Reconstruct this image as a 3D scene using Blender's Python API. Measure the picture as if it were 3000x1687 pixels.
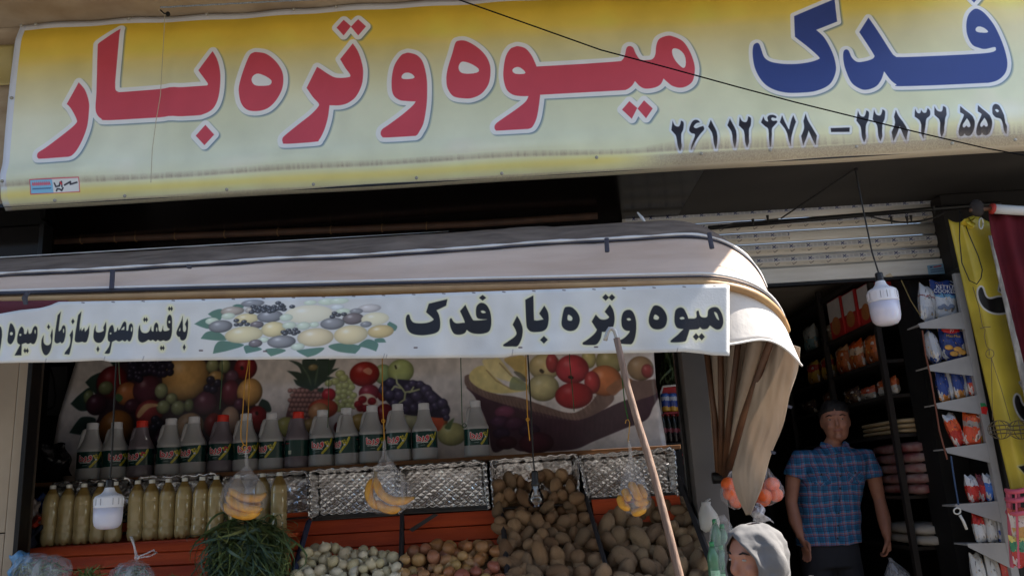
import bpy, bmesh, math, random
import numpy as np
from mathutils import Vector, Matrix
R = math.radians
random.seed(7)
rng = np.random.default_rng(11)
scene = bpy.context.scene
for o in list(bpy.data.objects):
    bpy.data.objects.remove(o)
COL = scene.collection

# ------------------------------------------------------------------ camera
FPX, PITCH, ROLL = 2400.0, R(13.68), R(3.35)          # photo is 3000 x 1687
ZC = 1.6
EYE = Vector((0, 0, ZC))
F_ = Vector((0, math.cos(PITCH), math.sin(PITCH)))
r0 = Vector((1, 0, 0)); u0 = Vector((0, -math.sin(PITCH), math.cos(PITCH)))
R_ = r0 * math.cos(ROLL) - u0 * math.sin(ROLL)
U_ = r0 * math.sin(ROLL) + u0 * math.cos(ROLL)
cam = bpy.data.cameras.new('camera')
cam.sensor_fit = 'HORIZONTAL'; cam.sensor_width = 36
cam.lens = 36 * FPX / 3000
cam.clip_start = 0.05; cam.clip_end = 2000
camo = bpy.data.objects.new('camera', cam); COL.objects.link(camo)
camo.matrix_world = Matrix(((R_.x, U_.x, -F_.x, 0), (R_.y, U_.y, -F_.y, 0), (R_.z, U_.z, -F_.z, ZC), (0, 0, 0, 1)))
scene.camera = camo

# ------------------------------------------------------------------ light
SUN = Vector((0.68, 0.035, 0.73)).normalized()          # towards the sun
world = bpy.data.worlds.new('World'); scene.world = world
world.use_nodes = True
wn = world.node_tree.nodes; wl = world.node_tree.links
bg = wn['Background']
sky = wn.new('ShaderNodeTexSky'); sky.sky_type = 'NISHITA'; sky.sun_disc = False
sky.sun_elevation = math.asin(SUN.z)
sky.sun_rotation = math.atan2(SUN.x, SUN.y)
sky.air_density = 1.2; sky.dust_density = 2.5; sky.altitude = 1200
wl.new(sky.outputs[0], bg.inputs[0]); bg.inputs[1].default_value = 0.11
sl = bpy.data.lights.new('sun', 'SUN'); sl.energy = 5.0; sl.angle = R(0.53); sl.color = (1, .95, .87)
so = bpy.data.objects.new('sun', sl); COL.objects.link(so)
so.rotation_euler = SUN.to_track_quat('Z', 'Y').to_euler()
so.location = (4, -4, 12)
vs = scene.view_settings
scene.display_settings.display_device = 'sRGB'
vs.view_transform = 'Standard'; vs.look = 'None'; vs.gamma = 1; vs.use_curve_mapping = False
vs.exposure = 1.62
scene.cycles.max_bounces = 10
scene.cycles.transparent_max_bounces = 24

# ------------------------------------------------------------------ pixels to places
def ray(x, y):
    return (F_ * FPX + R_ * (x - 1500) + U_ * (843.5 - y)).normalized()
def P(x, y, Y):                      # on the upright plane at depth Y
    d = ray(x, y); return EYE + d * (Y / d.y)
def PX(x, y, X):                     # on the side wall at X
    d = ray(x, y); return EYE + d * (X / d.x)
def PZ(x, y, Z):
    d = ray(x, y); return EYE + d * ((Z - ZC) / d.z)
def ppm(Y):                          # photo pixels per metre near depth Y
    return FPX / (Y * math.cos(PITCH))

# ------------------------------------------------------------------ builders
def lin(c):
    c = np.asarray(c, float) / 255.0
    return np.where(c <= .04045, c / 12.92, ((c + .055) / 1.055) ** 2.4)
def unlin(l):
    l = np.clip(l, 0, 1)
    return np.where(l <= .0031308, l * 12.92, 1.055 * l ** (1 / 2.4) - .055)

def rootloc(o):
    v = Vector((0, 0, 0))
    while o is not None:
        v += o.location; o = o.parent
    return v
def mk(name, verts, faces, m=None, parent=None, smooth=False, uv=None, local=False, solid=0, bevel=0, kind=None):
    me = bpy.data.meshes.new(name)
    off = Vector((0, 0, 0)) if (local or parent is None) else rootloc(parent)
    me.from_pydata([tuple(Vector(v) - off) for v in verts], [], faces)
    if uv is not None:
        ul = me.uv_layers.new(name='UVMap')
        idx = np.zeros(len(me.loops), int); me.loops.foreach_get('vertex_index', idx)
        ul.data.foreach_set('uv', np.asarray(uv, float)[idx].ravel())
    me.update()
    if smooth:
        me.polygons.foreach_set('use_smooth', np.ones(len(me.polygons), bool))
    o = bpy.data.objects.new(name, me); COL.objects.link(o)
    if m: me.materials.append(m)
    if parent is not None: o.parent = parent
    if solid:
        s = o.modifiers.new('s', 'SOLIDIFY'); s.thickness = solid; s.offset = 0
    if bevel:
        b = o.modifiers.new('b', 'BEVEL'); b.width = bevel; b.segments = 2; b.limit_method = 'ANGLE'
    if kind: o['kind'] = kind
    return o
def tag(o, label, cat, group=None):
    o['label'] = label; o['category'] = cat
    if group: o['group'] = group
    return o
def thing(name, label, cat, loc=(0, 0, 0), group=None, rz=0):
    o = bpy.data.objects.new(name, None); COL.objects.link(o)
    o.empty_display_size = .1
    o.location = loc; o.rotation_euler = (0, 0, rz)
    return tag(o, label, cat, group)
def copy_tree(o, parent=None):
    c = o.copy(); COL.objects.link(c); c.parent = parent
    for ch in list(o.children): copy_tree(ch, c)
    return c

class MB:                                    # mesh builder
    def __init__(s): s.v = []; s.f = []
    def add(s, v, f):
        n = len(s.v); s.v += [Vector(p) for p in v]; s.f += [tuple(i + n for i in q) for q in f]; return s
    def box(s, lo, hi):
        (a, b, c), (d, e, f) = lo, hi
        return s.add([(a, b, c), (d, b, c), (d, e, c), (a, e, c), (a, b, f), (d, b, f), (d, e, f), (a, e, f)],
                     [(0, 3, 2, 1), (4, 5, 6, 7), (0, 1, 5, 4), (1, 2, 6, 5), (2, 3, 7, 6), (3, 0, 4, 7)])
    def hexa(s, p):                          # eight corners: four in front (ccw), four behind
        return s.add(p, [(0, 1, 2, 3), (7, 6, 5, 4), (0, 4, 5, 1), (1, 5, 6, 2), (2, 6, 7, 3), (3, 7, 4, 0)])
    def rings(s, rs, cap=True, close=True):
        n = len(rs[0]); v = [p for r in rs for p in r]; f = []
        for i in range(len(rs) - 1):
            for j in range(n if close else n - 1):
                a = i * n + j; b = i * n + (j + 1) % n
                f.append((a, b, b + n, a + n))
        if cap:
            f.append(tuple(range(n - 1, -1, -1))); f.append(tuple((len(rs) - 1) * n + j for j in range(n)))
        return s.add(v, f)
    def tube(s, pts, rad, n=8, cap=True):
        pts = [Vector(p) for p in pts]
        if not hasattr(rad, '__len__'): rad = [rad] * len(pts)
        rs = []; up = None
        for i, p in enumerate(pts):
            t = (pts[min(i + 1, len(pts) - 1)] - pts[max(i - 1, 0)])
            if t.length < 1e-9: t = Vector((0, 0, 1))
            t.normalize()
            if up is None:
                up = Vector((0, 0, 1)) if abs(t.z) < .9 else Vector((1, 0, 0))
            a = t.cross(up).normalized(); b = a.cross(t).normalized(); up = b
            rr = rad[i]; rx, ry = (rr if hasattr(rr, '__len__') else (rr, rr))
            rs.append([p + a * math.cos(2 * math.pi * k / n) * rx + b * math.sin(2 * math.pi * k / n) * ry for k in range(n)])
        return s.rings(rs, cap)
    def lathe(s, prof, c=(0, 0, 0), n=20, squash=1.0, cap=True):
        c = Vector(c)
        rs = [[c + Vector((r * math.cos(2 * math.pi * k / n), r * squash * math.sin(2 * math.pi * k / n), z)) for k in range(n)] for r, z in prof]
        return s.rings(rs, cap)
    def ell(s, c, rx, ry, rz, nu=12, nv=8):
        c = Vector(c); rs = []
        for i in range(nv + 1):
            t = -math.pi / 2 + math.pi * i / nv; k = max(math.cos(t), .02)
            rs.append([c + Vector((rx * k * math.cos(2 * math.pi * j / nu), ry * k * math.sin(2 * math.pi * j / nu), rz * math.sin(t))) for j in range(nu)])
        return s.rings(rs)
    def sheet(s, fn, nu, nv):
        v = [fn(i / nu, j / nv) for j in range(nv + 1) for i in range(nu + 1)]
        f = [(j * (nu + 1) + i, j * (nu + 1) + i + 1, (j + 1) * (nu + 1) + i + 1, (j + 1) * (nu + 1) + i) for j in range(nv) for i in range(nu)]
        return s.add(v, f)
    def make(s, name, m=None, parent=None, **k):
        return mk(name, s.v, s.f, m, parent, **k)
def sheet_uv(nu, nv):
    return [(i / nu, 1 - j / nv) for j in range(nv + 1) for i in range(nu + 1)]
def lerp_path(pts, n):
    pts = np.array([tuple(p) for p in pts], float)
    d = np.r_[0, np.cumsum(np.linalg.norm(np.diff(pts, axis=0), axis=1))]
    t = np.linspace(0, d[-1], n)
    return np.stack([np.interp(t, d, pts[:, k]) for k in range(pts.shape[1])], 1)
def interp(xs, ys, x): return float(np.interp(x, xs, ys))

# ------------------------------------------------------------------ materials
MATS = {}
def mat(name, col, rough=.6, var=.12, scale=6., bump=0., bscale=40., metal=0., spec=.5, trans=0., alpha=1., col2=None, detail=6, ior=1.45, coat=0., sss=0., sheen=0., stretch=None):
    if name in MATS: return MATS[name]
    m = bpy.data.materials.new(name); m.use_nodes = True
    nt = m.node_tree; N = nt.nodes; L = nt.links; b = N['Principled BSDF']
    c = lin(col)
    b.inputs['Roughness'].default_value = rough; b.inputs['Metallic'].default_value = metal
    b.inputs['Specular IOR Level'].default_value = spec; b.inputs['IOR'].default_value = ior
    b.inputs['Transmission Weight'].default_value = trans; b.inputs['Alpha'].default_value = alpha
    b.inputs['Coat Weight'].default_value = coat
    if sss:
        b.inputs['Subsurface Weight'].default_value = sss; b.inputs['Subsurface Radius'].default_value = (.02, .012, .008)
    tc = N.new('ShaderNodeTexCoord'); co = tc.outputs['Object']
    if stretch:
        mp = N.new('ShaderNodeMapping'); mp.inputs['Scale'].default_value = stretch
        L.new(co, mp.inputs[0]); co = mp.outputs[0]
    if var or col2 is not None:
        no = N.new('ShaderNodeTexNoise'); no.inputs['Scale'].default_value = scale; no.inputs['Detail'].default_value = detail
        L.new(co, no.inputs['Vector'])
        rp = N.new('ShaderNodeValToRGB'); L.new(no.outputs['Fac'], rp.inputs[0])
        rp.color_ramp.elements[0].position = .3; rp.color_ramp.elements[1].position = .7
        c2 = lin(col2) if col2 is not None else np.clip(c * (1 + var), 0, .95)
        c1 = c if col2 is not None else c * (1 - var)
        rp.color_ramp.elements[0].color = (*c1, 1); rp.color_ramp.elements[1].color = (*c2, 1)
        L.new(rp.outputs[0], b.inputs['Base Color'])
    else:
        b.inputs['Base Color'].default_value = (*c, 1)
    if bump:
        nb = N.new('ShaderNodeTexNoise'); nb.inputs['Scale'].default_value = bscale; nb.inputs['Detail'].default_value = 5
        L.new(co, nb.inputs['Vector'])
        bp = N.new('ShaderNodeBump'); bp.inputs['Strength'].default_value = min(bump, 1.0); bp.inputs['Distance'].default_value = .01
        L.new(nb.outputs['Fac'], bp.inputs['Height']); L.new(bp.outputs[0], b.inputs['Normal'])
    MATS[name] = m
    return m
def mat_clear(name, col, cover=.25, rough=.15, scale=30, gloss=.5, zs=.25):      # thin clear plastic
    if name in MATS: return MATS[name]
    m = bpy.data.materials.new(name); m.use_nodes = True
    nt = m.node_tree; N = nt.nodes; L = nt.links; b = N['Principled BSDF']
    b.inputs['Base Color'].default_value = (*lin(col), 1); b.inputs['Roughness'].default_value = rough
    b.inputs['Specular IOR Level'].default_value = gloss
    t = N.new('ShaderNodeBsdfTransparent'); mx = N.new('ShaderNodeMixShader')
    tc = N.new('ShaderNodeTexCoord'); mp = N.new('ShaderNodeMapping'); mp.inputs['Scale'].default_value = (1, 1, zs)
    no = N.new('ShaderNodeTexNoise'); no.inputs['Scale'].default_value = scale
    L.new(tc.outputs['Object'], mp.inputs[0]); L.new(mp.outputs[0], no.inputs['Vector'])
    rp = N.new('ShaderNodeMapRange'); rp.inputs[1].default_value = .35; rp.inputs[2].default_value = .75
    rp.inputs[3].default_value = cover * .45; rp.inputs[4].default_value = min(cover * 2.0, .95)
    L.new(no.outputs['Fac'], rp.inputs[0])
    L.new(rp.outputs[0], mx.inputs[0]); L.new(t.outputs[0], mx.inputs[1]); L.new(b.outputs[0], mx.inputs[2])
    L.new(mx.outputs[0], N['Material Output'].inputs[0])
    bp = N.new('ShaderNodeBump'); bp.inputs['Strength'].default_value = .6; bp.inputs['Distance'].default_value = .02
    L.new(no.outputs['Fac'], bp.inputs['Height']); L.new(bp.outputs[0], b.inputs['Normal'])
    MATS[name] = m
    return m
def mat_image(name, arr, rough=.45, bump=.15, bscale=60, spec=.4, transl=0., extend='EXTEND'):
    h, w = arr.shape[:2]
    im = bpy.data.images.new(name, w, h, alpha=False)
    px = np.ones((h, w, 4), np.float32); px[..., :3] = np.clip(arr[::-1], 0, 1)
    im.pixels.foreach_set(px.ravel()); im.update(); im.pack()
    m = bpy.data.materials.new(name); m.use_nodes = True
    nt = m.node_tree; N = nt.nodes; L = nt.links; b = N['Principled BSDF']
    uvn = N.new('ShaderNodeUVMap'); uvn.uv_map = 'UVMap'
    ti = N.new('ShaderNodeTexImage'); ti.image = im; ti.extension = extend; ti.interpolation = 'Linear'
    L.new(uvn.outputs[0], ti.inputs[0])
    tc = N.new('ShaderNodeTexCoord')
    no = N.new('ShaderNodeTexNoise'); no.inputs['Scale'].default_value = 7; no.inputs['Detail'].default_value = 8
    L.new(tc.outputs['Object'], no.inputs['Vector'])
    rp = N.new('ShaderNodeMapRange'); rp.inputs[3].default_value = .88; rp.inputs[4].default_value = 1.06
    L.new(no.outputs['Fac'], rp.inputs[0])
    mx = N.new('ShaderNodeMix'); mx.data_type = 'RGBA'; mx.blend_type = 'MULTIPLY'; mx.inputs[0].default_value = 1
    L.new(ti.outputs[0], mx.inputs[6]); L.new(rp.outputs[0], mx.inputs[7])
    L.new(mx.outputs[2], b.inputs['Base Color'])
    b.inputs['Roughness'].default_value = rough; b.inputs['Specular IOR Level'].default_value = spec
    if bump:
        nb = N.new('ShaderNodeTexNoise'); nb.inputs['Scale'].default_value = bscale; nb.inputs['Detail'].default_value = 4
        L.new(tc.outputs['Object'], nb.inputs['Vector'])
        bp = N.new('ShaderNodeBump'); bp.inputs['Strength'].default_value = bump; bp.inputs['Distance'].default_value = .01
        L.new(nb.outputs['Fac'], bp.inputs['Height']); L.new(bp.outputs[0], b.inputs['Normal'])
    if transl:
        tr = N.new('ShaderNodeBsdfTranslucent'); L.new(mx.outputs[2], tr.inputs[0])
        ms = N.new('ShaderNodeMixShader'); ms.inputs[0].default_value = transl
        L.new(b.outputs[0], ms.inputs[1]); L.new(tr.outputs[0], ms.inputs[2]); L.new(ms.outputs[0], N['Material Output'].inputs[0])
    return m
def mat_fabric(name, col, col2, transl=.25, rough=.85, scale=5., bump=.2, stretch=None):
    if name in MATS: return MATS[name]
    m = mat(name, col, rough=rough, col2=col2, scale=scale, bump=bump, bscale=25, spec=.2, stretch=stretch)
    N = m.node_tree.nodes; L = m.node_tree.links; b = N['Principled BSDF']
    tr = N.new('ShaderNodeBsdfTranslucent'); src = b.inputs['Base Color'].links[0].from_socket
    L.new(src, tr.inputs[0])
    ms = N.new('ShaderNodeMixShader'); ms.inputs[0].default_value = transl
    L.new(b.outputs[0], ms.inputs[1]); L.new(tr.outputs[0], ms.inputs[2]); L.new(ms.outputs[0], N['Material Output'].inputs[0])
    return m

# ------------------------------------------------------------------ print painter (flat print on sheets)
def spl(txt, ox=0, oy=0, s=1.0, n=6):
    pts = []; cor = []
    for t in txt.split():
        c = t.endswith('!'); a, b = t.rstrip('!').split(',')
        pts.append((float(a) / s + ox, float(b) / s + oy)); cor.append(c)
    out = []; k = len(pts); A = np.array(pts)
    for i in range(k):
        p1, p2 = A[i], A[(i + 1) % k]
        p0 = A[i - 1] if not cor[i] else p1; p3 = A[(i + 2) % k] if not cor[(i + 1) % k] else p2
        if cor[i] and cor[(i + 1) % k]:
            out.append(p1); continue
        for j in range(n):
            t = j / n
            out.append(.5 * ((2 * p1) + (-p0 + p2) * t + (2 * p0 - 5 * p1 + 4 * p2 - p3) * t * t + (-p0 + 3 * p1 - 3 * p2 + p3) * t ** 3))
    return np.array(out)
def dia(cx, cy, rx, ry): return '%f,%f! %f,%f! %f,%f! %f,%f!' % (cx, cy - ry, cx + rx, cy, cx, cy + ry, cx - rx, cy)
def oval(cx, cy, rx, ry, n=14): return ' '.join('%f,%f' % (cx + rx * math.cos(6.2832 * k / n), cy + ry * math.sin(6.2832 * k / n)) for k in range(n))

class Canvas:
    def __init__(s, w, h, col, T=None):
        s.w, s.h = int(w), int(h); s.a = np.empty((s.h, s.w, 3)); s.a[:] = np.array(col) / 255.0
        s.T = T or (lambda x, y: (x, y))
    def tp(s, pts): return np.array([s.T(x, y) for x, y in pts])
    def sc(s, x, y):
        a = np.array(s.T(x, y)); b = np.array(s.T(x + 10, y)); c = np.array(s.T(x, y + 10))
        return np.linalg.norm(b - a) / 10, np.linalg.norm(c - a) / 10
    def win(s, lo, hi):
        x0 = max(int(lo[0]) - 1, 0); y0 = max(int(lo[1]) - 1, 0); x1 = min(int(hi[0]) + 2, s.w); y1 = min(int(hi[1]) + 2, s.h)
        return (x0, y0, x1, y1) if x1 > x0 and y1 > y0 else None
    def mix(s, w, col, al):
        x0, y0, x1, y1 = w; col = np.asarray(col, float) / 255.0
        s.a[y0:y1, x0:x1] = s.a[y0:y1, x0:x1] * (1 - al[..., None]) + col * al[..., None]
    def sdf(s, loops, pad):
        allp = np.concatenate(loops); w = s.win(allp.min(0) - pad, allp.max(0) + pad)
        if w is None: return None, None
        x0, y0, x1, y1 = w
        gx, gy = np.meshgrid(np.arange(x0, x1) + .5, np.arange(y0, y1) + .5)
        d2 = np.full(gx.shape, 1e18); ins = np.zeros(gx.shape, bool)
        for lp in loops:
            for i in range(len(lp)):
                ax, ay = lp[i]; bx, by = lp[(i + 1) % len(lp)]
                ex, ey = bx - ax, by - ay; l2 = ex * ex + ey * ey
                if l2 < 1e-12: continue
                t = np.clip(((gx - ax) * ex + (gy - ay) * ey) / l2, 0, 1)
                d2 = np.minimum(d2, (gx - ax - t * ex) ** 2 + (gy - ay - t * ey) ** 2)
                if ay != by:
                    c = ((ay > gy) != (by > gy)) & (gx < ex * (gy - ay) / ey + ax)
                    ins ^= c
        d = np.sqrt(d2); d[ins] *= -1
        return w, d
    def glyph(s, loops, col, border=0, bcol=None, shadow=None, glow=None, halo=0, hcol=None):
        """loops: list of photo-space outlines; painted in passes by draw()"""
        lp = [s.tp(l) for l in loops]
        return dict(lp=lp, col=col, border=border, bcol=bcol, shadow=shadow, glow=glow)
    def draw(s, gs):
        cache = []
        for g in gs:
            pad = max(g['border'] + 8, (g['glow'][1] if g['glow'] else 0) + 2)
            cache.append(s.sdf(g['lp'], pad))
        for g, (w, d) in zip(gs, cache):
            if w is None: continue
            if g['shadow']:
                dx, dy, c, al, soft = g['shadow']
                x0, y0, x1, y1 = w; w2 = s.win((x0 + dx + 1, y0 + dy + 1), (x1 + dx - 2, y1 + dy - 2))
                if w2 and w2[2] - w2[0] == x1 - x0 and w2[3] - w2[1] == y1 - y0:
                    s.mix(w2, c, al * np.clip(.5 - (d - g['border']) / soft, 0, 1))
            if g['glow']:
                c, rr, al = g['glow']; s.mix(w, c, al * np.clip(1 - d / rr, 0, 1))
        for g, (w, d) in zip(gs, cache):
            if w is not None and g['border']: s.mix(w, g['bcol'], np.clip(.5 - (d - g['border']), 0, 1))
        for g, (w, d) in zip(gs, cache):
            if w is not None: s.mix(w, g['col'], np.clip(.5 - d, 0, 1))
    def poly(s, pts, col, al=1, soft=1.0):
        w, d = s.sdf([s.tp(pts)], soft + 2)
        if w is not None: s.mix(w, col, al * np.clip(.5 - d / soft, 0, 1))
    def stroke(s, pts, wd, col, al=1, soft=1.0):
        p = s.tp(pts); wd = wd * s.sc(*pts[0])[0] / 2
        w = s.win(p.min(0) - wd - 2, p.max(0) + wd + 2)
        if w is None: return
        x0, y0, x1, y1 = w; gx, gy = np.meshgrid(np.arange(x0, x1) + .5, np.arange(y0, y1) + .5); d2 = np.full(gx.shape, 1e18)
        for i in range(len(p) - 1):
            ax, ay = p[i]; ex, ey = p[i + 1] - p[i]; l2 = ex * ex + ey * ey + 1e-12
            t = np.clip(((gx - ax) * ex + (gy - ay) * ey) / l2, 0, 1)
            d2 = np.minimum(d2, (gx - ax - t * ex) ** 2 + (gy - ay - t * ey) ** 2)
        s.mix(w, col, al * np.clip(.5 - (np.sqrt(d2) - wd) / soft, 0, 1))
    def fruit(s, cx, cy, rx, ry, col, rot=0, shade=.55, hi=.35, edge=None, tex=0, hx=-.3, hy=-.4):
        sx, sy = s.sc(cx, cy); c = s.T(cx, cy); a, b = rx * sx, ry * sy; m = max(a, b)
        w = s.win((c[0] - m, c[1] - m), (c[0] + m, c[1] + m))
        if w is None: return
        x0, y0, x1, y1 = w; gx, gy = np.meshgrid(np.arange(x0, x1) + .5 - c[0], np.arange(y0, y1) + .5 - c[1])
        cr, sr = math.cos(rot), math.sin(rot); u = (gx * cr + gy * sr) / a; v = (-gx * sr + gy * cr) / b
        r = np.sqrt(u * u + v * v); al = np.clip((1 - r) * min(a, b) + .5, 0, 1)
        nz = np.sqrt(np.clip(1 - r * r, 0, 1)); base = np.array(col) / 255.0
        e = np.array(edge) / 255.0 if edge is not None else base * (1 - shade)
        t = np.clip((nz * .75 + .25 * (-.5 * gx / a - .7 * gy / b)) * 1.25, 0, 1)
        C = e + (base - e) * t[..., None]
        if tex: C = C * (1 + tex * (rng.random(r.shape)[..., None] - .5))
        h = np.exp(-((gx / a - hx) ** 2 + (gy / b - hy) ** 2) / .05) * hi
        C = C + (1 - C) * h[..., None]
        s.a[y0:y1, x0:x1] = s.a[y0:y1, x0:x1] * (1 - al[..., None]) + C * al[..., None]
    def cloud(s, cells, amp, tint=(1, 1, 1)):
        g = rng.random((cells[1] + 2, cells[0] + 2)); yy = np.linspace(0, cells[1], s.h); xx = np.linspace(0, cells[0], s.w)
        iy = yy.astype(int); ix = xx.astype(int); fy = (yy - iy)[:, None]; fx = (xx - ix)[None, :]
        fy = fy * fy * (3 - 2 * fy); fx = fx * fx * (3 - 2 * fx)
        v = (g[iy][:, ix] * (1 - fx) + g[iy][:, ix + 1] * fx) * (1 - fy) + (g[iy + 1][:, ix] * (1 - fx) + g[iy + 1][:, ix + 1] * fx) * fy
        s.a *= 1 + (v[..., None] - .5) * amp * np.array(tint); return v
    def out(s, k=1.0):               # k lifts the colours seen in the shade to the colours of the ink itself
        return unlin(np.clip(lin(np.clip(s.a, 0, 1) * 255) * k, 0, .93))
def plane_canvas(x0, x1, y0, y1, Y, dens, col):
    """canvas over the upright plane Y that covers the photo box, dens = dots per metre"""
    c = [P(x, y, Y) for x in (x0, x1) for y in (y0, y1)]
    X0, X1 = min(p.x for p in c), max(p.x for p in c); Z0, Z1 = min(p.z for p in c), max(p.z for p in c)
    def T(x, y):
        p = P(x, y, Y); return ((p.x - X0) * dens, (Z1 - p.z) * dens)
    cv = Canvas((X1 - X0) * dens, (Z1 - Z0) * dens, col, T)
    cv.box = (X0, X1, Z0, Z1)
    cv.uv = lambda p: ((p[0] - X0) / (X1 - X0), (p[2] - Z0) / (Z1 - Z0))
    return cv
# ================================================================== setting
YB = 4.0                                                   # depth of the big banner
ZT = P(55, 68, YB).z * .5 + P(1000, 12, YB).z * .5         # its top and bottom
ZB = (P(0, 604, YB).z + P(1500, 518, YB).z + P(2990, 440, YB).z) / 3
ZS = ZB + .012                                             # soffit
XL = P(80, 1300, 4.3).x                                    # right edge of the left pier
FLOOR = .30
m_asph = mat('asphalt', (94, 91, 87), rough=.95, var=.18, scale=3, bump=.3, bscale=90)
m_pave = mat('paving', (116, 110, 103), rough=.9, var=.12, scale=5, bump=.2)
mk('street', [(-150, -150, 0), (150, -150, 0), (150, 150, 0), (-150, 150, 0)], [(0, 1, 2, 3)], m_asph, kind='structure')
pv = MB()
pv.box((-14, 1.7, .001), (14, 4.12, .13)).make('pavement', m_pave, kind='structure', bevel=.01)
MB().box((-14, 1.55, .001), (14, 1.695, .14)).make('kerb', mat('kerbstone', (150, 146, 138), rough=.9), kind='structure', bevel=.015)
MB().box((-4.6, 4.125, .002), (4.6, 8.3, FLOOR)).make('shop_floor', mat('floor_tile', (62, 57, 52), rough=.5), kind='structure')

m_stone = mat('beige_stone', (188, 170, 145), rough=.85, col2=(146, 124, 98), scale=3.2, bump=.25, bscale=12, stretch=(1, 1, 2.4))
m_tile = mat('beige_tile', (172, 156, 135), rough=.4, col2=(152, 136, 116), scale=3.2, spec=.5)
m_black = mat('black_panel', (17, 13, 13), rough=.16, var=.3, scale=3, spec=.35)
m_grey_soffit = mat('grey_soffit', (52, 49, 46), rough=.7, var=.25, scale=2)
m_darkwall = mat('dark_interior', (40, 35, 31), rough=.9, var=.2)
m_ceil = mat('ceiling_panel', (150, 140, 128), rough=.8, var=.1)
m_blackmetal = mat('black_metal', (22, 21, 22), rough=.45, var=.2, metal=.3)
m_greymetal = mat('grey_steel', (92, 88, 86), rough=.5, var=.15, scale=4, metal=.2)

bld = thing('shop_building', 'beige shop building with dark soffit over the open shop front', 'building', (0, 4.4, 0))
MB().box((-9, 4.06, ZS + .03), (9, 4.6, 6.4)).make('upper_wall', m_stone, bld)
XG = P(2030, 560, 4.4).x
MB().box((-9, 4.03, ZS), (XG - .004, 4.95, ZS + .02)).make('soffit_panel', m_black, bld)
MB().box((XG, 4.03, ZS + .003), (9, 4.95, ZS + .023)).make('soffit_panel', m_grey_soffit, bld)
MB().box((-9, 4.88, 2.55), (1.12, 5.0, ZS - .003)).make('lintel', m_black, bld)
# the storey above juts out over the pavement: it keeps the sun off the front
MB().box((-9, 3.02, ZT + .008), (2.55, 4.055, ZT + .22)).make('balcony_slab', m_stone, bld, bevel=.008)
MB().box((-9, 2.98, ZT + .225), (2.55, 3.12, ZT + .9)).make('balcony_parapet', m_stone, bld)
# left pier clad with tiles
ZPT = P(20, 900, 4.3).z
MB().box((-7, 4.33, .02), (XL - .012, 4.42, ZPT)).make('pier_core', mat('mortar', (70, 62, 54), rough=.95), bld)
MB().box((-7, 4.33, ZPT + .003), (XL - .012, 4.42, ZS - .004)).make('pier_head', m_black, bld)
zj = [P(20, 1560, 4.3).z]
tz = [zj[0] - 1.2, zj[0] - .6, zj[0], zj[0] + .95, ZPT]
tx = [XL - 1.62, XL - .82, XL - .075]
for i in range(len(tx) - 1):
    for j in range(len(tz) - 1):
        MB().box((tx[i] + .003, 4.298 + .002 * ((i + j) % 2), tz[j] + .003), (tx[i + 1] - .003, 4.328, tz[j + 1] - .003)).make('tile', m_tile, bld, bevel=.003)
MB().box((XL - .072, 4.292, .15), (XL - .016, 4.33, ZPT)).make('edge_tile', m_tile, bld, bevel=.004)
MB().box((XL - .013, 4.27, .13), (XL + .012, 4.36, ZS - .012)).make('window_frame', m_blackmetal, bld, bevel=.002)
# interior
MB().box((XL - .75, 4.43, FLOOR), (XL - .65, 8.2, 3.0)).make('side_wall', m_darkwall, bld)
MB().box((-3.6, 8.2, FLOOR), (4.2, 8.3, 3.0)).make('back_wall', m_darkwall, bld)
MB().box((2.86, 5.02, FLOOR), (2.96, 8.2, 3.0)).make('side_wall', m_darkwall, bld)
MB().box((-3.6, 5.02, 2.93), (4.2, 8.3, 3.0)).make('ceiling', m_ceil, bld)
# grey steel post between stall and doorway
PL, PR = P(2003, 1150, 4.5).x, P(2090, 1150, 4.5).x
MB().box((PL, 4.46, .28), (PR, 4.62, 2.5)).make('post', m_greymetal, bld, bevel=.004)
MB().box((PL - .02, 4.56, .28), (PL - .003, 4.60, 2.5)).make('post_rebate', m_blackmetal, bld)
# pier to the right of the doorway
XR = P(2835, 1000, 4.72).x
MB().box((XR, 4.72, .02), (7, 5.0, ZS - .004)).make('right_pier', mat('dark_pier', (34, 30, 28), rough=.8), bld)
# unseen building added behind the viewer to block low sky and shade the shop
opp = thing('sky_blocker_building', 'unseen pale building added behind the viewer to shade the shop', 'building', (0, -11, 0))
m_opp = mat('blocker_render', (168, 158, 142), rough=.9, var=.15, scale=1.5)
MB().box((-24, -16, .0), (24, -11, 8.6)).make('wall', m_opp, opp)
wme = None
for i in range(14):
    for j in range(2):
        w_ = MB().box((-.7, -.03, 0), (.7, .05, 1.5))
        if wme is None: wme = mk('window', w_.v, w_.f, mat('blocker_glass', (40, 46, 52), rough=.1), opp, local=True); o = wme
        else: o = wme.copy(); COL.objects.link(o)
        o.location = (-21 + i * 3.2, 0.02, 3.9 + 2.5 * j)
# neighbour's strip left of the banner
nb = thing('neighbour_sign', 'strip of faded yellow sign left of the big banner', 'sign', P(0, 300, 4.05))
def nbf(u, v):
    x = P(-200, 300, 4.03).x * (1 - u) + P(33, 300, 4.03).x * u
    z = P(10, 132, 4.03).z * (1 - v) + P(10, 250, 4.03).z * v
    return (x, 4.035 - .01 * math.sin(u * 9) * math.sin(v * 7), z)
MB().sheet(nbf, 14, 14).make('sheet', mat('old_yellow', (198, 180, 112), rough=.5, col2=(178, 165, 120), scale=4), nb, smooth=True, solid=.004)

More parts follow.
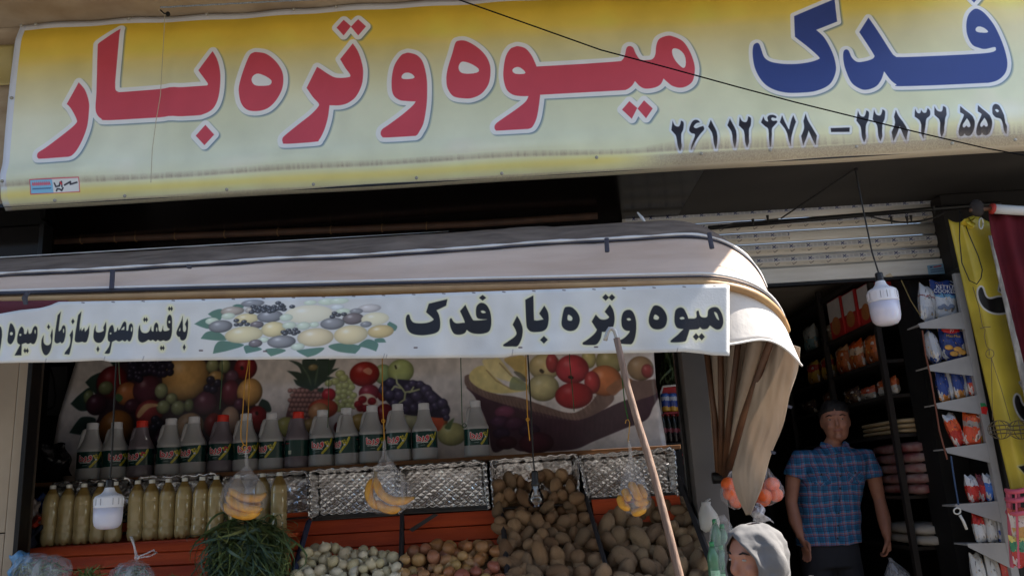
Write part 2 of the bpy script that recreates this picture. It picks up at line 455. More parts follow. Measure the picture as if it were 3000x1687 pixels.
# ================================================================== big banner
def banner_art():
    cv = plane_canvas(-20, 3260, -60, 640, YB, 420, (190, 195, 172))
    H, W = cv.h, cv.w
    X0, X1, Z0, Z1 = cv.box
    zz = Z1 - (np.arange(H) + .5) / 420
    f = (ZT - zz) / (ZT - ZB)                                  # 0 top, 1 bottom
    xs = (np.arange(W) + .5) / W
    stops = [0, .05, .12, .20, .27, .36, .55, .8, 1]
    cols = np.array([(188, 158, 48), (196, 164, 48), (206, 172, 58), (212, 182, 78), (198, 184, 118), (190, 184, 142), (194, 197, 174), (197, 203, 186), (206, 206, 174)], float)
    colr = np.array([(186, 158, 50), (196, 166, 52), (206, 176, 62), (212, 190, 92), (200, 190, 134), (196, 191, 152), (196, 200, 168), (204, 208, 176), (204, 202, 160)], float)
    a = np.stack([np.interp(f, stops, cols[:, k]) for k in range(3)], 1)[:, None, :]
    b = np.stack([np.interp(f, stops, colr[:, k]) for k in range(3)], 1)[:, None, :]
    cv.a = (a * (1 - xs[None, :, None]) + b * xs[None, :, None]) / 255.0
    cv.cloud((22, 4), .07, (1, .9, 1.3)); cv.cloud((60, 12), .04)
    A = dict(ox=0, s=2.337); B = dict(ox=1000, s=2.337); C = dict(ox=2000, s=2.337)
    RED, BLU, WHT, SH = (180, 66, 80), (44, 62, 122), (205, 212, 228), (70, 96, 120)
    G = []; HOL = []
    def g(col, *loops, border=10.6, sh=True):
        HOL.extend(loops[1:])
        G.append(cv.glyph(loops, col, border, WHT, (3.2, 3.6, SH, .75, 5.5) if sh else None))
    g(RED, spl('548,573! 590,625 615,700 618,760 608,870 580,960 545,1030 515,1068 490,1083 440,1088 300,1097 272,1090 268,1068 280,1050 330,1018 420,950 500,885 533,850 536,832 520,795 490,745 465,720!', **A))
    g(RED, spl('833,208! 820,350 800,540 797,590 800,625 820,637 870,638 1430,602! 1435,590 1415,560 1385,520 1370,497! 1463,363! 1495,420 1515,490 1520,560 1512,650 1490,720 1455,765 1400,792 1340,802 1050,818 750,833 700,820 670,785 662,735 668,640 682,318! 695,305 760,260', **A))
    g(RED, spl('1412,863! 1470,927! 1403,998! 1345,935!', **A))
    g(RED, spl('1770,373 1830,385 1890,430 1935,495 1947,560 1935,630 1895,700 1840,750 1770,770 1700,762 1660,720 1645,650 1650,590 1680,490 1715,400 1740,377', **A),
      spl('1745,535 1775,522 1820,535 1860,560 1867,580 1850,598 1800,603 1760,600 1740,585 1733,560', **A))
    g(RED, spl('2175,470! 2200,485 2240,512 2290,540 2337,546 2390,541 2402,534 2397,515 2367,475 2332,415! 2417,305! 2452,360 2477,430 2489,500 2482,590 2447,670 2397,715 2337,735 2262,735! 2250,820 2225,900 2190,965 2160,980 1965,992 1940,980 1938,955 1960,930 2050,860 2130,800 2180,750 2188,722 2150,680 2105,615!', **A))
    g(RED, spl('18,147! 68,190! 18,252! -30,200!', **B)); g(RED, spl('117,142! 170,188! 117,250! 68,193!', **B))
    g(RED, spl('465,372 520,390 560,440 585,540 590,640 585,740 565,850 535,910 515,935 480,940 310,950 280,943 272,920 285,895 330,865 420,800 490,740 512,710! 450,708 400,700 360,665 348,600 352,520 370,450 410,390 440,375', **B),
      spl('415,542 430,518 460,512 490,525 503,545 480,555 430,556', **B))
    g(RED, spl('800,292 850,293 920,330 980,385 1015,450 1020,520 1005,590 960,650 900,680 845,685 770,672 730,620 720,555 730,480 760,380 780,310', **B),
      spl('825,437 870,443 920,468 942,490 930,508 880,517 830,513 808,495 805,465', **B))
    g(RED, spl('1210,330 1260,345 1300,390 1325,440 1335,465! 1600,452 1880,437 1915,430 1935,400 1948,345 1970,332 1993,345 2010,385 2040,425 2090,430 2125,422 2143,390 2150,330 2170,285 2220,263 2260,265 2330,300 2377,370 2407,450 2412,510 2397,570 2357,602 2310,612 2260,600 2225,575 2200,553! 2180,590 2140,612 2080,620 2040,605 2005,570! 1985,600 1950,625 1900,632 1600,647 1360,658! 1350,740 1335,820 1310,875 1285,893 1240,897 1080,905 1055,900 1048,878 1060,855 1100,825 1200,755 1260,705 1280,667! 1220,666 1170,655 1130,620 1110,550 1110,480 1125,400 1155,350 1185,335', **B),
      spl('1170,493 1185,474 1215,470 1245,488 1258,507 1240,515 1190,513', **B),
      spl('2258,362 2275,350 2310,362 2340,395 2350,440 2345,475 2325,478 2285,440 2262,398', **B))
    g(RED, spl('1968,703! 2022,748! 1985,820! 1918,760!', **B)); g(RED, spl('2068,697! 2128,750! 2083,815! 2024,752!', **B))
    g(BLU, spl('757,120! 1035,0! 1052,155! 908,213! 960,265 1005,350 1030,430 1035,500 1010,570 970,610 900,638 830,648 710,650 610,625 540,575 490,490 472,400 475,330 495,308 515,312 530,350 550,405 590,435 660,450 730,454 800,450 870,438 920,420 925,408 900,380 840,325 762,262!', **C), border=9)
    g(BLU, spl('1263,133! 1320,220 1410,365 1440,398 1480,405 1700,395 2000,378 2090,370 2128,358 2132,340 2120,333 2060,345 2020,338 1970,315 1935,250 1927,180 1940,120 1975,82 2010,80 2060,115 2120,190 2170,290 2200,380 2210,450 2195,510 2150,555 2090,575 2000,580 1490,602 1450,590 1410,560 1365,503! 1345,560 1310,605 1250,628 1200,622 1140,580 1100,490 1087,420 1090,370 1105,353 1125,362 1145,410 1180,440 1230,437 1280,422 1298,405 1290,380 1200,232!', **C),
      spl('1995,205 2015,195 2050,205 2077,228 2060,236 2010,233 1993,222', **C), border=9)
    g(BLU, spl('1978,35! 2030,-25! 1980,-75! 1925,-20!', **C), border=9)
    D = {'2': ['375,875! 385,808! 400,840 425,848 437,830 442,805! 460,820 455,870 440,905 440,950 445,985 435,1015! 418,980 405,920 390,895'],
         '1': ['168,880! 188,827! 205,870 222,930 228,990 222,1028! 205,990 190,930'],
         '6': ['38,900 55,850 75,828 100,828 115,845! 90,850 70,875 85,890 110,880 135,872! 138,900 110,935 85,970 65,1010 52,1035! 55,1000 75,940 50,925'],
         '4': ['527,852! 545,808! 555,835 575,845 572,815 585,800 610,797 632,808 628,820 605,815 597,828 610,840 632,838 636,850 615,875 597,900 598,950 600,1000 592,1010! 580,960 570,900 550,880'],
         '7': ['655,850! 672,800! 690,850 713,900 720,880 735,830 748,800! 765,845! 745,900 735,950 738,1003! 720,970 700,920 675,880'],
         '8': ['817,840! 832,790! 850,840 880,890 912,935! 908,995! 885,960 852,905! 840,950 822,998! 803,940! 820,890'],
         '3': ['1570,815! 1580,755! 1592,785 1610,788 1620,765! 1632,785 1650,785 1658,768 1665,750! 1678,775 1670,810 1648,830 1640,850 1640,900 1640,955! 1620,920 1610,870 1595,840'],
         '5': ['1885,738! 1915,775 1950,820 1972,870 1970,915 1950,938 1925,935 1915,925 1905,938 1885,940 1872,915 1873,870 1890,825 1895,808 1875,790!', '1913,835! 1940,870 1943,885 1930,888 1917,880 1905,890 1893,885 1892,868'],
         '9': ['2095,775 2105,740 2125,725 2150,740 2165,790 2180,850 2200,880 2205,925! 2185,905 2165,860 2145,835 2110,825 2093,805', '2115,770 2130,765 2140,780 2125,790'],
         '-': ['1005,885! 1135,880! 1135,908! 1008,910!']}
    for ch, dx, dy in [('2', -457, 25), ('6', 0, 0), ('1', 0, 0), ('1', 130, -8), ('2', 0, 0), ('4', 0, 0), ('7', 0, 0), ('8', 0, 0), ('-', 0, 0), ('2', 805, -40), ('2', 915, -47),
                       ('8', 617, -28), ('3', 0, 0), ('2', 1327, -68), ('5', 0, 0), ('5', 120, -5), ('9', 0, 0)]:
        G.append(cv.glyph([spl(t, ox=2000 + dx / 2.337, oy=dy / 2.337, s=2.337) for t in D[ch]], (36, 36, 44), 5.2, (200, 208, 222), (1.5, 1.5, (130, 140, 150), .5, 3)))
    cv.draw(G)
    for h_ in HOL: cv.poly(h_, WHT)
    # white margin, hem, dust lines, printer's sticker
    gx, gz = np.meshgrid(X0 + (np.arange(W) + .5) / 420, zz)
    cv.a[gz > ZT - .042] = np.array((196, 200, 205)) / 255
    xl = BXL + .035
    cv.a[(gx < xl)] = np.array((186, 192, 204)) / 255
    px = (gx - BXL) / (P(3000, 300, YB).x - BXL)
    dline = np.interp(px, [0, .1, .25, .4, .5, .6, .64, .75, 1.1], [.115, .112, .115, .118, .112, .10, .10, .085, .075])
    wdt = np.interp(px, [0, .5, .62, .66, 1.1], [.030, .026, .026, .055, .065])
    hgt = gz - ZB
    nz = rng.random((H // 2 + 1, W // 2 + 1)); nz = np.kron(nz, np.ones((2, 2)))[:H, :W]
    vst = np.kron(rng.random(W // 5 + 1), np.ones(5))[:W][None, :]
    up = np.clip((hgt - dline) / wdt * -1 + 1, 0, 1) * np.clip((hgt - dline + .022) / .015, 0, 1)
    al = np.where(hgt > dline, np.clip(1 - (hgt - dline) / wdt, 0, 1), np.clip(1 - (dline - hgt) / .012, 0, 1)) * (.45 + .35 * nz * vst + .2 * vst)
    al *= np.clip(hgt / .02, 0, 1)
    lowr = np.clip((px - .6) / .06, 0, 1) * np.clip(1 - (hgt - .07) / .015, 0, 1) * (.55 + .3 * nz)
    al = np.clip(np.maximum(al * .8, lowr), 0, .85)
    cv.a = cv.a * (1 - al[..., None]) + np.array((134, 120, 106)) / 255 * al[..., None]
    yl = np.exp(-((hgt - .065) / .028) ** 2) * np.clip((.64 - px) / .05, 0, 1) * .75
    cv.a = cv.a * (1 - yl[..., None]) + np.array((208, 192, 104)) / 255 * yl[..., None]
    hem = np.clip(1 - (hgt - .022) / .006, 0, 1) * (.4 + .4 * nz)
    cv.a = cv.a * (1 - hem[..., None]) + np.array((176, 168, 152)) / 255 * hem[..., None]
    q = lambda x, y: (x / 2.337, y / 2.337)
    cv.poly(np.array([q(225, 1243), q(563, 1226), q(552, 1315), q(212, 1334)]), (190, 70, 80))
    cv.poly(np.array([q(229, 1248), q(380, 1241), q(372, 1322), q(218, 1328)]), (120, 175, 215))
    cv.poly(np.array([q(380, 1241), q(558, 1231), q(548, 1311), q(372, 1322)]), (205, 212, 222))
    for k in range(9):
        cv.stroke([q(238 + k * 14, 1276 - k * .6), q(244 + k * 14, 1262 - k * .6), q(248 + k * 14, 1278 - k * .6)], 3, (196, 90, 110))
        cv.stroke([q(236 + k * 14, 1300 - k * .6), q(246 + k * 14, 1298 - k * .6)], 3, (60, 90, 130))
    for s_ in ([(390, 1265), (395, 1285), (420, 1280), (428, 1262)], [(440, 1255), (436, 1285)], [(395, 1310), (402, 1298), (420, 1300), (430, 1308), (442, 1292)], [(455, 1275), (500, 1255), (495, 1270), (542, 1258)]):
        cv.stroke([q(*t) for t in s_], 4, (40, 40, 50))
    cv.stroke([q(432, 1258), q(437, 1270)], 4, (200, 50, 60))
    return cv
BXL = P(27, 330, YB).x; BXR = P(3230, 300, YB).x
cvb = banner_art()
m_ban = mat_image('banner_print', cvb.out(1.5), rough=.42, bump=.06, bscale=300)
ban = thing('shop_banner', 'large yellow vinyl shop banner with big red and blue Persian lettering and phone numbers', 'banner', ((BXL + BXR) / 2, YB, ZB))
def banner_pt(u, v):
    x = BXL + (BXR - BXL) * u; z = ZT + (ZB - ZT) * v
    y = YB - .018 * math.sin(math.pi * v) - .008 * math.sin(v * 9 + u * 7) * math.sin(u * 23)
    y -= .030 * math.exp(-((v - .85) / .05) ** 2) * (.6 + .4 * math.sin(u * 31))          # roll near the hem
    y += .05 * max(0, (v - .93) / .07) ** 2
    y += .028 * max(0, 1 - v / .10)                                                       # top lies back against the frame
    if u * 5.6 < 1.0: y -= .012 * math.exp(-((u * 5.6 - .85) / .03) ** 2) * math.sin(math.pi * v)     # fold under the cord
    y -= .012 * math.sin((u * 14 + v * .8) * math.pi) ** 2 * math.exp(-v * 6)
    return (x, y, z)
nu, nv = 240, 44
bm = MB().sheet(banner_pt, nu, nv)
mk('sheet', bm.v, bm.f, m_ban, ban, smooth=True, uv=[cvb.uv(p) for p in bm.v], solid=.003)
m_screw = mat('screw_zinc', (168, 166, 156), rough=.5, metal=.3)
sc = MB().lathe([(.0, -.004), (.007, -.003), (.009, 0), (.009, .004)], n=10)
proto_screw = None
def screw(x, y):
    global proto_screw
    p = P(x, y, YB - .028)
    if proto_screw is None:
        proto_screw = mk('screw', sc.v, sc.f, m_screw, ban, local=True, smooth=True); o = proto_screw
    else:
        o = proto_screw.copy(); COL.objects.link(o)
    o.rotation_euler = (R(-90), 0, 0); o.location = p - rootloc(ban)
for x, y in [(62, 75), (104, 71), (377, 55), (605, 42), (860, 28), (984, 20), (33, 287), (5, 530), (160, 587), (365, 574), (664, 555), (918, 540), (1220, 521), (1470, 508), (1748, 461), (2055, 450), (2257, 440), (2510, 430), (2790, 420), (2975, 410)]:
    screw(x, y)
# cord down the left part, tied at the top
cord = MB().tube([P(465, 30, 3.93), P(470, 36, 3.93), P(483, 44, 3.93), P(482, 60, 3.945), P(481, 90, 3.955), P(470, 280, 3.93), P(458, 350, 3.925), P(446, 440, 3.925), P(442, 535, 3.935)], .0018, 5)
tag(cord.make('tie_cord', mat('pale_cord', (186, 176, 150), rough=.9)), 'thin pale cord hanging down over the left part of the banner', 'cord')
kn = MB().ell(P(492, 42, 3.915), .012, .012, .014).tube([P(470, 30, 3.92), P(480, 40, 3.915), P(495, 42, 3.91)], .004, 5)
tag(kn.make('cord_knot', mat('black_twine', (30, 28, 28), rough=.9)), 'small black knot at the top edge of the banner', 'knot')
rp_ = MB().tube([P(470 + k * 26, 22 - k * 1.35 + (k % 2), 3.78) for k in range(24)], .004, 6)
tag(rp_.make('blue_rope', mat('blue_grey_rope', (140, 150, 158), rough=.9, var=.4, scale=150)), 'grey blue rope along the beige stone above the banner', 'rope')
# power line that crosses in front of the banner
pl = [P(x, y, 2.9 + .0002 * x) for x, y in [(1180, -50), (1350, 2), (1560, 76), (1760, 147), (1960, 200), (2160, 255), (2330, 300), (2520, 347), (2700, 391), (2880, 433), (3000, 455), (3400, 520)]]
tag(MB().tube(pl, .0030, 6).make('overhead_cable', mat('cable_black', (18, 18, 20), rough=.95, spec=.0)), 'thin black cable slanting across the banner from upper middle to right', 'cable')
# ================================================================== roller shutter
YS = 4.86
SX0, SX1 = XG - .35, P(2822, 720, YS).x
shut = thing('roller_shutter', 'white slatted roller shutter half lowered over the doorway', 'shutter', ((SX0 + SX1) / 2, YS, 2.6))
m_slat = mat('shutter_white', (220, 218, 213), rough=.5, col2=(198, 193, 184), scale=9, stretch=(.4, 1, 3))
def tape_art():
    cv = Canvas(240, 60, (186, 187, 190)); x = 120
    cv.stroke([(x - 24, 46), (x + 22, 12)], 12, (52, 60, 106)); cv.stroke([(x - 18, 14), (x + 14, 46)], 13, (52, 60, 106))
    cv.stroke([(x + 26, 40), (x + 50, 40)], 9, (84, 92, 126))
    for j in range(3): cv.stroke([(18, 17 + 13 * j), (70, 17 + 13 * j)], 7, (150, 152, 160))
    for j in range(3): cv.stroke([(200, 17 + 13 * j), (232, 17 + 13 * j)], 7, (156, 158, 166))
    return cv
def check_art():
    cv = Canvas(240, 60, (192, 184, 172))
    cv.stroke([(104, 26), (118, 42), (160, 14)], 12, (104, 96, 96)); cv.stroke([(20, 30), (76, 30)], 14, (174, 168, 158), soft=6)
    return cv
m_tape = mat_image('shutter_tape', tape_art().out(1.2), rough=.35, bump=0)
m_check = mat_image('shutter_tape_lower', check_art().out(1.15), rough=.5, bump=0)
def zat(x, y, Y): return P(x, y, Y).z
rows = [zat(2500, y, YS) for y in (590, 630, 666, 700, 738, 775)]
rows[0] = ZS + .02
prof = [(0, 0), (-.012, .12), (-.016, .45), (-.013, .8), (-.003, .97), (0, 1)]
def slat_pt(z1, z0):
    def f(u, v):
        k = np.interp(v, [p[1] for p in prof], [p[0] for p in prof])
        return (SX0 + (SX1 - SX0) * u, YS + k, z1 + (z0 - z1) * v)
    return f
for i in range(5):
    z1, z0 = rows[i], rows[i + 1] + .004
    s_ = MB().sheet(slat_pt(z1, z0), 1, 10)
    s_.make('slat', m_slat, shut, smooth=True, solid=.004)
    if i in (1, 2, 3, 4, 0):
        xa, xb = SX0 + .02, SX1 - .015
        if i == 2: xb = P(2310, 690, YS).x
        for (va, vb, m_, nm) in (((.16, .52, m_tape, 'tape'), (.56, .86, m_check, 'tape'))):
            if i == 0 and nm == 'tape' and va > .5: continue
            vv = []; 
            for j in range(4):
                v = va + (vb - va) * j / 3
                k = np.interp(v, [p[1] for p in prof], [p[0] for p in prof]) - .0042
                for u, x in ((0, xa), (1, xb)): vv.append((x, YS + k, z1 + (z0 - z1) * v))
            L_ = (xb - xa)
            uvs = [((0 if q % 2 == 0 else L_ / .105), 1 - (q // 2) / 3) for q in range(8)]
            mk(nm, vv, [(0, 1, 3, 2), (2, 3, 5, 4), (4, 5, 7, 6)], m_, shut, uv=uvs)
for m_ in (m_tape, m_check): m_.node_tree.nodes['Image Texture'].extension = 'REPEAT'
ZBAR1, ZBAR0 = rows[5], zat(2500, 820, YS)
MB().box((SX0, YS - .03, ZBAR0), (SX1, YS + .01, ZBAR1)).make('bottom_bar', m_slat, shut, bevel=.006)
MB().box((SX0, YS - .035, ZBAR0 - .02), (SX1, YS + .012, ZBAR0 - .002)).make('rubber_seal', m_blackmetal, shut)
st = mk('sticker', [P(2716, 778, YS - .034), P(2766, 772, YS - .034), P(2774, 805, YS - .034), P(2722, 812, YS - .034)], [(3, 2, 1, 0)], mat('sticker_blue', (140, 172, 190), rough=.4, col2=(120, 158, 180), scale=30), shut, solid=.001)
st['label'] = 'small pale blue sticker on the bottom bar'
for k, (x0, y0, x1, y1, c) in enumerate([(2724, 785, 2732, 784, (60, 60, 110)), (2735, 784, 2758, 780, (190, 60, 60)), (2726, 793, 2764, 788, (90, 110, 140)), (2727, 799, 2766, 794, (90, 110, 140))]):
    a, b = P(x0, y0, YS - .0365), P(x1, y1, YS - .0365)
    mk('print', [a, b, b + Vector((0, 0, .007)), a + Vector((0, 0, .007))], [(0, 1, 2, 3)], mat('ink%d' % k, c, var=0), st)
mk('torn_label', [P(2595, 806, YS - .034), P(2608, 800, YS - .034), P(2618, 812, YS - .034), P(2606, 818, YS - .034), P(2592, 816, YS - .034)], [(4, 3, 2, 1, 0)], mat('old_paper', (196, 180, 150), rough=.8), shut, solid=.001)
# rail with cables in front of the shutter
rail = thing('awning_rail', 'black rail with tangled wires in front of the shutter', 'rail', P(2500, 640, 4.7))
MB().tube([P(2075, 668, 4.7), P(2500, 632, 4.7), P(2930, 596, 4.7)], .014, 8).make('bar', m_blackmetal, rail, smooth=True)
m_wire = mat('wire_black', (26, 25, 27), rough=.6)
MB().tube([P(x, y, 4.66) for x, y in [(2110, 668), (2150, 655), (2190, 652), (2230, 648), (2280, 643)]], .006, 6).make('wire', m_wire, rail)
MB().tube([P(x, y, 4.66) for x, y in [(2540, 632), (2580, 642), (2620, 650), (2680, 652), (2730, 640), (2765, 622)]], .005, 6).make('wire', m_wire, rail)
MB().tube([P(x, y, 4.66) for x, y in [(2600, 645), (2650, 652), (2700, 646), (2750, 634), (2770, 620)]], .004, 6).make('wire', m_wire, rail)
for x, y in [(2205, 656), (2248, 645), (2656, 648), (2668, 645), (2610, 648), (2735, 620)]:
    MB().tube([P(x, y - 14, 4.655), P(x + 3, y + 8, 4.655)], [.009, .003], 6).make('tie', m_wire, rail)
# rusty pipe under the soffit on the left
pipe = thing('rusty_pipe', 'rusty brown pipe with wire ties under the dark soffit', 'pipe', P(600, 700, 4.62))
MB().tube([P(-300, 730, 4.62), P(0, 712, 4.62), P(600, 688, 4.62), P(1100, 668, 4.62), P(1400, 655, 4.62), P(1750, 632, 4.62)], .021, 10).make('pipe', mat('rust', (74, 50, 36), rough=.7, col2=(52, 36, 28), scale=12), pipe, smooth=True)
for x in (240, 340, 400, 515, 660, 815, 970, 1120, 1250):
    y = interp([0, 600, 1100, 1400], [712, 688, 668, 655], x); p = P(x, y, 4.62)
    MB().tube([p + Vector((.002 * math.sin(t), .023 * math.cos(t), .023 * math.sin(t))) for t in np.linspace(0, 6.2832, 13)], .003, 5).make('tie', mat('tie_wire', (110, 84, 50), rough=.7), pipe)

# ================================================================== fan canopy
YP, ZP, RC = 4.30, 1.60, 1.315
XC, XE = .74, 1.20
def th2(X): return R(43.6 + (X + 2.05) * (-6.9 / 2.74))
def th1(X): return R(51.3 + .35 * math.sin(X * 2.3) + .22 * math.sin(X * 5.3 + 1) + .12 * math.sin(X * 11))
def hoop_pts(th, n1=110, n2=26, n3=10, end=True, dr=0.0):
    pts = []
    RR = RC + dr
    for i in range(n1): pts.append((-3.3 + (XC + 3.3) * i / n1, RR))
    ra, rb = XE - XC, .52
    for i in range(n2 + 1):
        t = math.pi / 2 * i / n2
        pts.append((XC + ra * math.sin(t) ** .9, RR - rb + rb * math.cos(t) ** .9 if i < n2 else RR - rb))
    if end:
        for i in range(1, n3 + 1):
            k = i / n3; pts.append((XE + (1.095 - XE) * k, (RR - rb) * (1 - k) + .02 * k))
    return [(X, r) for X, r in pts]
def on_hoop(X, r, th): return Vector((X, YP - r * math.cos(th), ZP + r * math.sin(th)))
HP = hoop_pts(None)
NH = len(HP); N1 = 110
hoop0 = [on_hoop(X, r, R(86)) for X, r in HP]
hoopm = [on_hoop(X, r, R(68)) for X, r in HP]
hoop1 = [on_hoop(X, r, th1(X)) for X, r in HP]
hoop2 = [on_hoop(X, r, th2(min(X, .9))) for X, r in HP]
can = thing('fan_canopy', 'large folding fan canopy of dusty beige fabric over the fruit stall', 'awning', (0, 4.2, 2.3))
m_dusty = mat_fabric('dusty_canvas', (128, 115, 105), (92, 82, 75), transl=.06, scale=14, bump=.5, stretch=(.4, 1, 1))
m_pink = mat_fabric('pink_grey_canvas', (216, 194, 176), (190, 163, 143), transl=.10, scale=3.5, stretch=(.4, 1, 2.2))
m_beige = mat_fabric('beige_canvas', (200, 185, 168), (178, 160, 143), transl=.3, scale=5, stretch=(1, 1, .6))
m_pole = mat('ochre_pole', (176, 142, 98), rough=.55, col2=(150, 114, 76), scale=7, bump=.15)
m_brownpole = mat('brown_rib', (104, 72, 50), rough=.5, col2=(78, 52, 38), scale=9, bump=.15)
m_trim = mat('navy_trim', (52, 54, 66), rough=.6, var=.25)
m_whitetrim = mat('white_trim', (215, 212, 208), rough=.5, var=.1)
from mathutils import noise as mnoise
def strip(ha, hb, i0, i1, nv, bulge, wav=0.0, ph=0):
    mb = MB(); v = []; n = i1 - i0
    for j in range(nv + 1):
        t = j / nv
        for i in range(i0, i1 + 1):
            p = ha[i].lerp(hb[i], t); nrm = (p - Vector((p.x, YP, ZP)))
            if nrm.length > 1e-6: nrm.normalize()
            p = p + nrm * (bulge * math.sin(math.pi * t) + wav * math.sin(i * .33 + ph) * math.sin(math.pi * t) * (math.sin(i * .11 + ph)) + math.sin(math.pi * t) * (.016 * mnoise.noise(Vector((p.x * 3.1, t * 2.2, ph * 7))) + .007 * mnoise.noise(Vector((p.x * 9 + 3 * t, t * 5, ph * 3)))))
            v.append(p)
    f = [(j * (n + 1) + i, j * (n + 1) + i + 1, (j + 1) * (n + 1) + i + 1, (j + 1) * (n + 1) + i) for j in range(nv) for i in range(n)]
    return mb.add(v, f)
CE = N1 + 26 + 7
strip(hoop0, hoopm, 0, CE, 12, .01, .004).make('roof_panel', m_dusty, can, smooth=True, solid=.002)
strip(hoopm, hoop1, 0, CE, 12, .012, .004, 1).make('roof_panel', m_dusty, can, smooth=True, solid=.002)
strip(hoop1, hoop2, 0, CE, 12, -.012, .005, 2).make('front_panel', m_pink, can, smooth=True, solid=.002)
# light hem on the dusty panel and dark piping below it
off = lambda h, dr, dz, i0, i1: [p + (p - Vector((p.x, YP, ZP))).normalized() * dr + Vector((0, 0, dz)) for p in h[i0:i1]]
MB().tube(off(hoop1, .004, .014, 0, N1 + 20), [(.004, .006 + .003 * math.sin(i * 1.1) * math.sin(i * .37)) for i in range(N1 + 20)], 6).make('hem', m_whitetrim, can, smooth=True)
MB().tube(off(hoop1, .007, -.001, 0, N1 + 24), [.0042 + .0020 * math.sin(i * .8) * math.sin(i * .23 + 1) for i in range(N1 + 24)], 6).make('piping', m_trim, can, smooth=True)
MB().tube(off(hoop2, .004, .019, 0, N1 + 26), .006, 6).make('hem', m_whitetrim, can, smooth=True)
MB().tube(off(hoop2, .006, .005, 0, N1 + 26), [.0095 - .0055 * min(1, max(0, (i - 45) / 60)) for i in range(N1 + 26)], 6).make('piping', m_trim, can, smooth=True)
MB().tube([on_hoop(X, RC + .006, R(73)) for X in np.linspace(-3.3, -.3, 30)], [.0028 * (1 - (k / 29) ** 3) + .0003 for k in range(30)], 5).make('top_hem', m_whitetrim, can, smooth=True)
# hoops of tube
MB().tube(off(hoop2, -.004, -.018, 0, N1 + 20), .0185, 10).make('front_pole', m_pole, can, smooth=True)
MB().tube(off(hoop2, -.012, -.050, 0, N1 - 2), .010, 8).make('lower_rod', m_pole, can, smooth=True)
PIV = P(2116, 1392, 4.30)
ribpx = [(2071, 1038, 4.16), (2111, 1036, 4.02), (2160, 1030, 3.88), (2246, 1031, 3.62)]
for k, (x, y, Y) in enumerate(ribpx):
    q = P(x, y, Y); d = q - PIV
    MB().tube([PIV + Vector((.012 * k - .02, -.01 * k, 0)), PIV + d * .5, PIV + d * 1.22], .0155 if k < 3 else .017, 8).make('rib', m_brownpole, can, smooth=True)
MB().tube([PIV + Vector((-.05, 0, -.01)), PIV + Vector((.04, 0, -.01))], .03, 10).make('pivot', m_blackmetal, can, smooth=True)
# valance that hangs from the front hoop round the right-hand corner
v0, v1 = N1 - 1, N1 + 19
def val(u, v):
    i = v0 + (v1 - v0) * u; a = int(min(i, v1 - 1)); p = hoop2[a].lerp(hoop2[a + 1], i - a)
    q = max(0, (i - N1) / (v1 - N1))
    drop = .268 + .012 * math.sin(u * 9) - .10 * q
    return p + Vector((.035 * v * q, .014 - .045 * v * q - .006 * math.sin(u * 11) * v * q, -.004 - drop * v))
MB().sheet(val, 40, 12).make('valance', mat_fabric('pale_canvas', (226, 220, 214), (208, 200, 192), transl=.12, scale=3), can, smooth=True, solid=.002)
vb = [val(u, 1) for u in np.linspace(0, 1, 30)]
MB().tube(vb, .005, 6).make('valance_hem', m_whitetrim, can, smooth=True)
# inner gore of the right end, between the ribs
def gore(u, v):
    x = 2062 + 196 * u; Y = 4.20 - .62 * u + .05 * math.sin(u * 21)
    q = P(x, 985, Y); w = PIV + Vector((.03 * (u - .5), .045 - .02 * u, -.02))
    return q.lerp(w, v) + Vector((.012 * math.sin(u * 21 + 1) * (1 - v), .04, 0))
MB().sheet(gore, 40, 16).make('end_panel', m_beige, can, smooth=True, solid=.002)
# loose drape at the right end
Lx = [(2252, 985), (2215, 1120), (2180, 1250), (2142, 1390), (2158, 1450), (2186, 1508)]
Rx = [(2344, 1018), (2334, 1090), (2308, 1190), (2286, 1260), (2262, 1330), (2228, 1430), (2202, 1506)]
Lp, Rp = lerp_path(Lx, 25), lerp_path(Rx, 25)
def drape(u, v):
    i = v * 24; a = int(min(i, 23)); t = i - a
    l = Lp[a] * (1 - t) + Lp[a + 1] * t; r = Rp[a] * (1 - t) + Rp[a + 1] * t
    x, y = l * (1 - u) + r * u
    Y = (3.62 + .46 * v) * (1 - u) + (3.50 + .38 * v) * u
    Y += .016 * math.sin(u * 5.5 + .6 + v * 2.2) * (1 - v * .5) + .008 * math.sin(u * 12 + v * 3) * (1 - v) + .020 * mnoise.noise(Vector((u * 3.2 - v * 2.0, v * 3.5, 4))) + .010 * mnoise.noise(Vector((u * 8 - v * 4, v * 5, 9)))
    return P(x + 3 * math.sin(v * 17) * u, y, Y)
MB().sheet(drape, 28, 40).make('end_drape', m_beige, can, smooth=True, solid=.002)
for x, y in ((2306, 1188), (2258, 1322)):
    mk('tie_tab', [P(x, y - 4, 3.66), P(x + 16, y + 2, 3.66), P(x + 12, y + 9, 3.66), P(x + 2, y + 6, 3.66)], [(0, 1, 2, 3)], m_trim, can, solid=.003)
for x, y0, y1, dx in ((330, 790, 846, -3), (553, 776, 786, 2), (1777, 698, 738, 2), (2078, 682, 728, 8)):
    MB().tube([P(x, y0, 3.42), P(x + dx * .4, (y0 + y1) / 2, 3.36), P(x + dx, y1, 3.31)], [(.010, .003)] * 3, 6).make('tie_strap', m_trim, can)
MB().tube([P(82, 857, 3.26), P(72, 872, 3.20), P(76, 892, 3.21)], [.009, .011, .008], 6).make('tie_strap', m_trim, can)
MB().tube([P(1868, 623, 4.05), P(1882, 640, 4.0), P(1890, 650, 3.98)], [.004, .009, .004], 6).make('torn_scrap', m_whitetrim, can)

